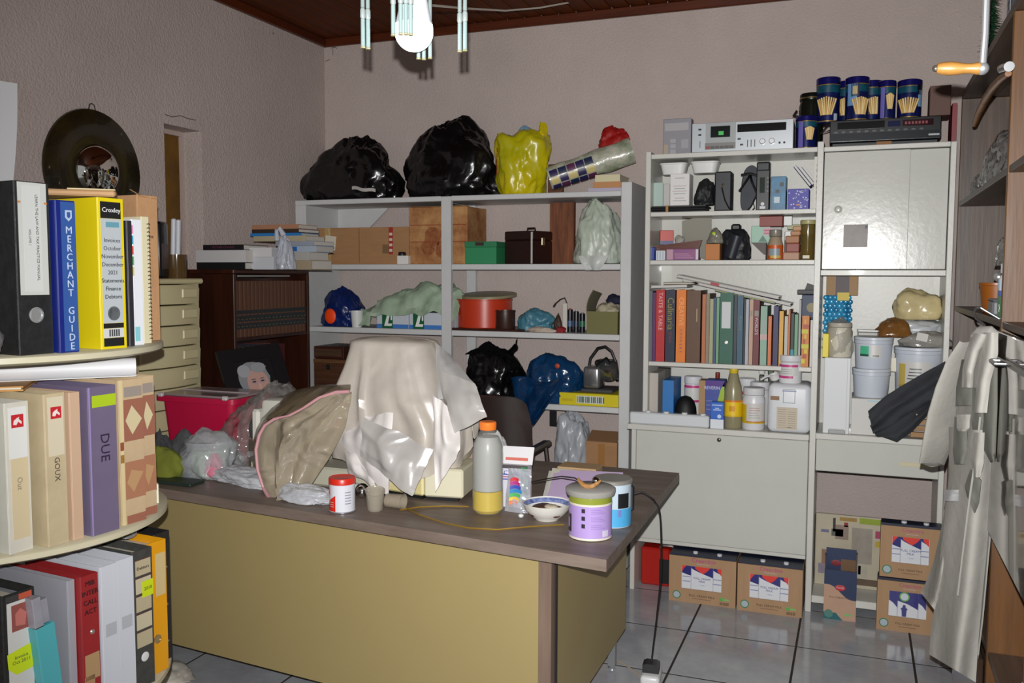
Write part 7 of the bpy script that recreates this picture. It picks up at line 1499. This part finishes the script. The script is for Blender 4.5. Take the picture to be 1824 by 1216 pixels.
for z in (1.80, 1.377, .80, .44, .07): bb('shelf_board', BXF+.003, BXB-.009, 2.811, YE-.021, z-.02, z, BWY)
for z in (1.80, 1.375, .44, .07): bb('shelf_board', BXF+.003, BXB-.009, 1.441, 2.789, z-.02, z, BWY)
DG = mat('2E221A', .10, hex2='3C2C22', nscale=8, stretch=(1, 1, .1), coat=.8)
d1 = bb('cupboard_door', BXF-.018, BXF-.001, 2.13, 2.786, .80, 1.352, DG); bb('cupboard_door', BXF-.018, BXF-.001, 1.445, 2.125, .80, 1.352, DG)
MB().box(-.0295, -.0181, 2.2-2.8, 2.62-2.8, 1.28, 1.292, .002).build('handle_rail', mat('4A4642', .3, .7), d1); MB().tube([(-.02, 2.56-2.8, 1.286), (-.05, 2.56-2.8, 1.286), (-.05, 2.46-2.8, 1.286), (-.02, 2.46-2.8, 1.286)], .005, 8).build('handle', mat('6A6A6C', .25, .9), d1)
bb('cupboard_floor', BXF, BXB-.009, 1.441, 2.789, .78, .799, BWY)
bb('cupboard_door', BXF-.018, BXF-.001, 2.83, 3.45, .08, .40, DG); bb('plinth', BXF+.02, BXB-.01, 1.45, YE-.03, 0, .049, BW)
# red books below the cupboard
yk = 2.30
for k, (w_, h_, hx) in enumerate(((.05, .26, '8C1A22'), (.045, .25, '7A1420'), (.04, .27, 'A02028'))):
    book('red_book', ('tall red book under the dark cupboard, nearest of three', 'middle of three red books under the dark cupboard', 'farthest of three red books under the dark cupboard')[k], (BXF+.03, yk, .4405), w_-.002, .2, h_, mat(hx, .45), rz=-math.pi/2, group='red books under the cupboard'); yk += w_
bag('white_paper_wad', mat('C4BEB6', .6), 'crumpled white paper on the low bookcase shelf by the red books', (BXF+.07, 2.47, .4405), (.1, .06, .07), 161, sub=4, cat='paper', amp=.2)

# things in the far bay
S1, S2 = 1.8005, 1.3775
CLR = filmmat('8E8C8A', .5, .12, .1, 1, 12)
def atx(px, py, X): return at(px, py, X=X)
bag('clear_bag', CLR, 'large crinkled clear plastic bag drooping from the upper bookcase shelf', (.455, 3.42, S1), (.17, .62, .19), 163, cat='bag', amp=.14, taper=.4)
bag('clear_bag', filmmat('7A7876', .65, .1, .12, 1, 12), 'smaller grey crinkled bag behind the large clear one, far end of the shelf', (.45, 3.83, S1), (.13, .2, .1), 165, cat='bag', amp=.16)
MB().box(-.03, .03, -.05, .05, 0, .07, .003).build('white_box', mat('B8B0A4', .6), loc=(.56, 3.30, S1), label='small pale box with a black cable behind the clear bag', cat='box')
MB().tube([(.52, 3.2, S1+.085), (.5, 3.12, S1+.1), (.47, 3.05, S1+.085), (.46, 2.98, S1+.11)], .009, 8).build('black_cable', mat('1A1C20', .4), label='thick black cable curling over the upper bookcase shelf', cat='cable')
for k, (w_, hx) in enumerate(((.012, 'B4B6BC'), (.01, 'C4C6CC'))):
    o = thing('white_folder', ('nearer of two white folders standing upright in the far bay', 'farther of two white folders standing upright in the far bay')[k], 'folder', (.50, 2.95+.03*k, S2), -math.pi/2)
    MB().box(-w_/2, w_/2, 0, .17, 0, .31, .001).build('cover', mat(hx, .5), o)
    for q in range(3): MB().lathe([(.004, 0), (.004, .0006)], seg=10, T=Matrix.Translation((0, -.0001, .12+.05*q)) @ rot('X', math.pi/2)).build('punch_hole', mat('3A3A3E', .5), o)
MB().box(-.06, .06, -.0015, .0015, 0, .17, .001).build('white_card', mat('C4B4B4', .6), loc=(.60, 3.52, S2+.0), label='white card with red print leaning at the back of the far bay', cat='card')
t = thing('orange_tub', 'amber orange plastic tub at the front of the lower bookcase shelf', 'tub', (.43, 3.36, S2))
MB().lathe([(.04, 0), (.05, .09), (.053, .092), (.053, .1), (.047, .1), (.036, .004)], seg=24).build('body', mat('8C4E14', .4), t)
t = thing('white_tube', 'white squeeze tube lying across the top of the orange tub', 'tube', (.43, 3.30, S2+.1195))
MB().lathe([(.004, -.1), (.016, -.06), (.018, .06), (.014, .065), (.014, .085), (.001, .086)], seg=18, T=rotz(-.15) @ Matrix.Rotation(-math.pi/2, 4, 'X')).build('body', mat('C4C6C8', .35), t)
t = thing('teal_box', 'teal box behind the orange tub in the far bay', 'box', (.47, 3.22, S2)); MB().box(-.03, .03, -.05, .05, 0, .11, .003).build('body', mat('4A8A94', .45), t); MB().box(-.0305, .0, -.03, .03, .06, .1).build('dark_panel', mat('2A4A54', .5), t)
t = thing('grey_box', 'grey metal box on the lower bookcase shelf near the coat', 'box', (.425, 3.17, S2)); MB().box(-.035, .035, -.05, .05, 0, .045, .006).build('body', mat('6A6C70', .4), t); MB().box(-.036, .036, -.051, .051, .0452, .052, .003).build('lid', mat('54565A', .4), t)
t = screwjar('spray_bottle', 'white bottle with a lime and white label at the right of the far bay', 0 or 1700, 3.5, 0, .028, .16, mat('C9CCD4', .25), mat('D4D6DA', .3), .03, .7, cat='bottle'); t.location = (.415, 2.985, S2)
wrap(t, .02, .08, mat('4A6AA4', .4), -3, 3); wrap(t, .085, .11, mat('B4C8DC', .4), -3, 3, 1)
t = thing('green_carton', 'white and green carton with a cross at the front of the bookcase shelf', 'box', (.405, 2.90, S2)); MB().box(-.025, .025, -.03, .03, 0, .065, .002).build('body', mat('2A9A5A', .4), t); MB().box(-.0258, -.025, -.012, .012, .028, .034).box(-.0258, -.025, -.003, .003, .02, .042).build('white_cross', mat('C9D8CC', .5), t)
t = thing('lime_carton', 'lime and white carton standing behind the spray bottle', 'box', (.45, 2.96, S2)); MB().box(-.02, .02, -.02, .02, 0, .23, .002).build('body', mat('B4B8A8', .45), t); MB().box(-.0206, -.02, -.018, .018, .13, .225).build('lime_panel', mat('8AB42A', .45), t)
bag('clear_bag', CLR, 'clear crinkled plastic bag heaped on the things of the lower bookcase shelf', (.47, 3.22, S2+.155), (.14, .42, .11), 167, cat='bag', amp=.16, taper=.4)
MB().box(-.05, .05, -.2, .2, 0, .008).build('box_lid', mat('5A4A40', .6), loc=(.50, 3.22, S2+.146), label='brown card lid under the clear bag in the far bay', cat='lid')
# near bay: orange pot and books on top
t = thing('clay_pot', 'terracotta pot on the shelf above the dark cupboard', 'pot', (.46, 2.56, 1.3755)); MB().lathe([(.04, 0), (.055, .08), (.06, .08), (.06, .1), (.052, .1), (.037, .005)], seg=24).build('body', mat('A85A34', .7), t)
MB().tube([(.40, 2.50, 1.4165), (.375, 2.58, 1.4165), (.36, 2.66, 1.4165)], .008, 8).build('steel_rod', mat('8C8E90', .25, .9), label='short steel bar lying in front of the terracotta pot', cat='tool') if False else None
zt_ = 2.2355
for k, (y, w_, h_, d_, hx, lb) in enumerate(((3.0, .07, .30, .2, '2A2A2E', 'black boxed game with white lettering on top of the bookcase'), (3.18, .035, .2, .18, 'C4B46A', 'pale yellow booklet with red and green spots on the bookcase top'), (3.10, .03, .15, .18, 'B4B8C0', 'pale grey booklet beside the black boxed game'))):
    t = thing('game_box' if k == 0 else 'booklet', lb, 'box' if k == 0 else 'booklet', (.385+.02*k, y, zt_), -math.pi/2)
    MB().box(-w_/2, w_/2, 0, d_, 0, h_, .002).build('body' if k == 0 else 'cover', mat(hx, .45), t)
    if k == 0:
        text('Hoobnn\npuddod', .034, mat('C4C4C8', .5), t, (0, -.0008, .2), ry=math.pi, sx=.7); label_box(t, -w_/2, w_/2, .10, .135, mat('B47AA4', .5), name='pink_band'); label_box(t, -w_/2, -w_/2+.02, .136, .2, mat('5A9AC4', .5), name='blue_patch'); label_box(t, -.02, .034, .25, .27, mat('9A9AA0', .5), name='grey_mark'); label_box(t, -w_/2, w_/2, 0, .099, mat('B4B8C4', .5), name='white_panel')
        MB().prism([(-.01, .05), (.005, .06), (.02, .05), (.01, .04), (.018, .025), (.003, .032), (-.01, .02), (-.002, .038)], .0005, T=Matrix.Translation((0, -.0016, 0))).build('star_print', mat('3A3A40', .5), t)
    if k == 1:
        for q, hx2 in enumerate(('8AA42A', 'B4402A', 'B43A2A', '7A9A3A')): MB().ball((-.004+.006*(q % 2), -.0006, .06+.025*q), .007, 8, sy=.1).build('spot_print', mat(hx2, .5), t)
# fir garland hanging at the corner
g = MB(); r6 = random.Random(4); base = at(1751, 110, Y=3.9)
for i in range(420):
    zf_ = r6.random(); p = Vector((.38+.012*r6.random(), 3.36+.02*r6.random(), 2.236+.26*zf_)); a_ = r6.uniform(0, 6.28); l_ = (.02+.03*r6.random())*(1.1-.6*zf_)
    g.tube([p, p+Vector((l_*math.cos(a_)*.8, l_*math.sin(a_), -.01))], .0016, 3, .0006)
g.tube([(.386, 3.37, 2.2355), (.386, 3.37, 2.5)], .004, 6)
g.build('fir_branch', mat('0E3A20', .5, noise_=.3, nscale=40), label='dark green artificial fir twig standing on the bookcase top behind the booklets', cat='decoration')
# hand-cranked machine on top, its crank hanging in front
hm = thing('hand_mill', 'hand-cranked mill on the bookcase with a steel crank and turned wooden handle', 'mill', (.52, 1.75, 2.2355)); ho = Vector(hm.location)
MB().box(-.08, .08, -.08, .08, 0, .02, .004).lathe([(.06, .021), (.05, .1), (.065, .22), (.09, .26), (.085, .26), (.06, .22)], (0, 0, 0), 24).build('mill_body', mat('8A8C8E', .3, .7), hm)
hp = at(1750, 122, Y=1.75)
MB().cyl((-.06, 0, .12), (hp.x+.005-ho.x, 0, .12), .011, seg=12).build('crank_shaft', mat('A4A6A8', .2, .9), hm)
MB().tube([Vector((hp.x+.005, 1.75, 2.2355+.12))-ho, at(1757, 0, Y=1.75)-ho, at(1755, 60, Y=1.75)-ho, hp-ho], .0058, 10).ball(hp-ho, .011, 14).build('crank_arm', mat('D4D6D8', .3, .8), hm)
h0 = at(1668, 122, Y=1.75); v_ = (hp-h0)
prof = [(0, .006), (.02, .0085), (.12, .0105), (.3, .0118), (.45, .0108), (.6, .0088), (.75, .0085), (.9, .0105), (.97, .0095), (.985, .006)]
MB().tube([h0.lerp(hp, a)-ho+Vector((0, 0, .0)) for a, r in prof], [r for a, r in prof], 18).build('wooden_handle', wood('A4763A', '80541F', .4, 'x', 4), hm)
MB().ball(h0-ho+Vector((-.001, 0, 0)), .006, 10).build('end_cap', mat('5A5850', .4, .6), hm)
# second tool: bow of wood with a chromed ferrule hanging at the divider
wt = thing('wooden_bow_tool', 'curved brown wooden tool handle with a steel ferrule hung on the bookcase', 'tool', tuple(at(1786, 122, X=BXF-.02))); wo = Vector(wt.location)
pts = [at(*q, X=BXF-.02)-wo for q in ((1736, 222), (1744, 200), (1756, 176), (1770, 155), (1784, 140), (1796, 131))]
MB().tube(pts, [.008, .011, .012, .012, .011, .008], 12).build('curved_handle', wood('8A5418', '5E360E', .4, 'x', 4), wt)
MB().ball((0, 0, 0), .014, 14).tube([(0, 0, 0), (0, -.12, -.02)], .013, 12).build('ferrule', mat('B4B6B8', .2, .9), wt)

# ================================================================ coat on a hanger
ct = thing('coat', 'light grey work coat with dark grey yoke and pocket, on a hanger at the bookcase', 'coat', (.29, 3.1, 0)); cto = Vector(ct.location)
QA, QB = Vector((.325, 2.86, 0)), Vector((.195, 3.09, 0)); qd = (QB-QA).normalized(); qn = Vector((-qd.y, qd.x, 0)); qn = qn if qn.dot(Vector((-1, -1, 0))) > 0 else -qn
def onp(px, py, off=0):
    d = _f*FPX+_r*(px-912)-_u*(py-608); o = Vector((0, 0, EYE)); q = QA+qn*off
    return o+d*((q-o).dot(qn)/d.dot(qn))
LG = mat('A09D96', .95, noise_=.06, nscale=10, bump=.22, bscale=28, spec=.1); DGR = mat('696962', .95, noise_=.06, nscale=10, bump=.22, bscale=28, spec=.1); COLR = mat('AEABA4', .95, noise_=.04, bump=.22, bscale=30, spec=.1)
def cloth_rows(rows, nm, m_, off=.04, bul=.05, seed=1, n=20, folds=3, thick=.004, amp=.012, par=None):
    nz_ = .012 if n > 12 else .002
    def fn(u, v):
        k = v*(len(rows)-1); i = min(int(k), len(rows)-2); f_ = k-i; a, b = rows[i], rows[i+1]
        py = a[0]+(b[0]-a[0])*f_; xl = a[1]+(b[1]-a[1])*f_; xr = a[2]+(b[2]-a[2])*f_
        da = a[3] if len(a) > 3 else 0; db = b[3] if len(b) > 3 else 0; dy = (da+(db-da)*f_)*(u-.5)
        o_ = off+bul*math.sin(math.pi*u)+amp*(.3+v)*math.sin(u*math.pi*2*folds+seed+1.2*v)+nz_*noise.noise(Vector((u*3, v*4, seed)))-(.006 if n > 12 else .0)*abs(noise.noise(Vector((u*2.5+v*2, v*2.2, seed+2))))
        return onp(xl+(xr-xl)*u, py+dy, o_)-cto
    return MB().grid(fn, n, 26, thick).build(nm, m_, par or ct, smooth=80)
cloth_rows([(600, 1728, 1776), (640, 1716, 1776), (690, 1706, 1774), (760, 1700, 1771), (830, 1694, 1768), (900, 1686, 1764), (980, 1676, 1758), (1060, 1668, 1750), (1130, 1658, 1743, 20), (1190, 1655, 1738, 50)], 'front_panel', LG, .04, .045, 1, folds=1.5, amp=.007)
cloth_rows([(760, 1690, 1720), (850, 1690, 1722), (920, 1681, 1712), (1000, 1663, 1700), (1060, 1646, 1690, 30), (1085, 1640, 1688, 60)], 'left_panel', LG, .018, .03, 3, folds=1.5, amp=.006)
cloth_rows([(596, 1738, 1778), (700, 1722, 1780), (900, 1710, 1770), (1100, 1690, 1752), (1180, 1680, 1742)], 'back_panel', LG, -.03, -.02, 5, folds=2, amp=.006)
# sleeve towards the unit
sl = [(1728, 612), (1712, 650), (1698, 695), (1684, 740), (1672, 785), (1660, 826)]; sr = [.035, .05, .058, .058, .052, .043]
rings = []
for (px, py), r in zip(sl, sr):
    c_ = onp(px, py, .03); rings.append([c_-cto+Vector((.55*r*math.cos(a_), .8*r*math.cos(a_)*1.0, 0))*1+qn*(r*.8*math.sin(a_))+Vector((0, 0, -.25*r*math.cos(a_)))+Vector((0, 0, .004*math.sin(py*.3+a_*3))) for a_ in [2*math.pi*k/20 for k in range(20)]])
MB().ring_loft(rings, cap0=False).build('sleeve', LG, ct, smooth=80)
cloth_rows([(640, 1713, 1732), (690, 1703, 1733), (722, 1702, 1732)], 'yoke', DGR, .088, .012, 7, n=8, folds=1, amp=.003)
cloth_rows([(640, 1752, 1777), (720, 1748, 1777), (800, 1752, 1774), (822, 1764, 1773)], 'yoke', DGR, .085, .012, 8, n=8, folds=1, amp=.003)
cloth_rows([(690, 1732, 1752), (750, 1730, 1752), (765, 1732, 1750)], 'placket_panel', DGR, .098, .004, 9, n=6, folds=1, amp=.002)
cloth_rows([(742, 1700, 1724), (800, 1697, 1722), (826, 1700, 1719)], 'breast_pocket', DGR, .096, .006, 9, n=8, folds=1, amp=.002)
cloth_rows([(738, 1704, 1728), (762, 1704, 1727), (768, 1708, 1722)], 'pocket_flap', LG, .103, .004, 10, n=8, folds=1, amp=.002)
cloth_rows([(846, 1728, 1748, 20), (880, 1718, 1742, 30), (898, 1722, 1735, 30)], 'side_pocket', DGR, .1, .004, 11, n=8, folds=1, amp=.002)
cloth_rows([(770, 1735, 1754), (820, 1728, 1752, 10), (850, 1734, 1746)], 'pocket_flap', LG, .108, .008, 11, n=8, folds=1, amp=.002)
cloth_rows([(872, 1684, 1708), (892, 1680, 1706)], 'hip_patch', mat('9A9A9A', .85), .07, .006, 11, n=6, folds=1, amp=.002)
for rws, sd in (([(594, 1738, 1760), (625, 1724, 1742), (660, 1717, 1733), (690, 1716, 1732)], 2), ([(592, 1752, 1778), (630, 1748, 1778), (680, 1740, 1764), (735, 1735, 1758)], 5)):
    cloth_rows(rws, 'collar', COLR, .105, .015, sd, n=10, folds=1, amp=.003)
MB().tube([onp(1735, 598, .06)-cto, onp(1748, 590, .075)-cto, onp(1764, 590, .075)-cto, onp(1778, 600, .05)-cto], [.01, .015, .015, .01], 10).build('collar_fold', COLR, ct)
MB().tube([onp(px, py, .108)-cto for px, py in ((1746, 742), (1740, 800), (1728, 880), (1718, 960), (1706, 1060))], .0028, 6).build('button_band', mat('9A9890', .85), ct)
hg = MB(); hk = [onp(*q, .02) for q in ((1756, 592), (1753, 578), (1746, 572), (1738, 566), (1735, 556), (1739, 549), (1747, 548))]
hk.append(Vector((BXF, hk[-1].y, 1.381)))
MB().tube([p-cto for p in hk], .0035, 8).build('hanger_hook', mat('A4A6A8', .25, .9), ct)
MB().tube([onp(1738, 606, .0)-cto, onp(1756, 590, .02)-cto, onp(1776, 606, .0)-cto], .008, 8).build('hanger', mat('2A2A2C', .4), ct)
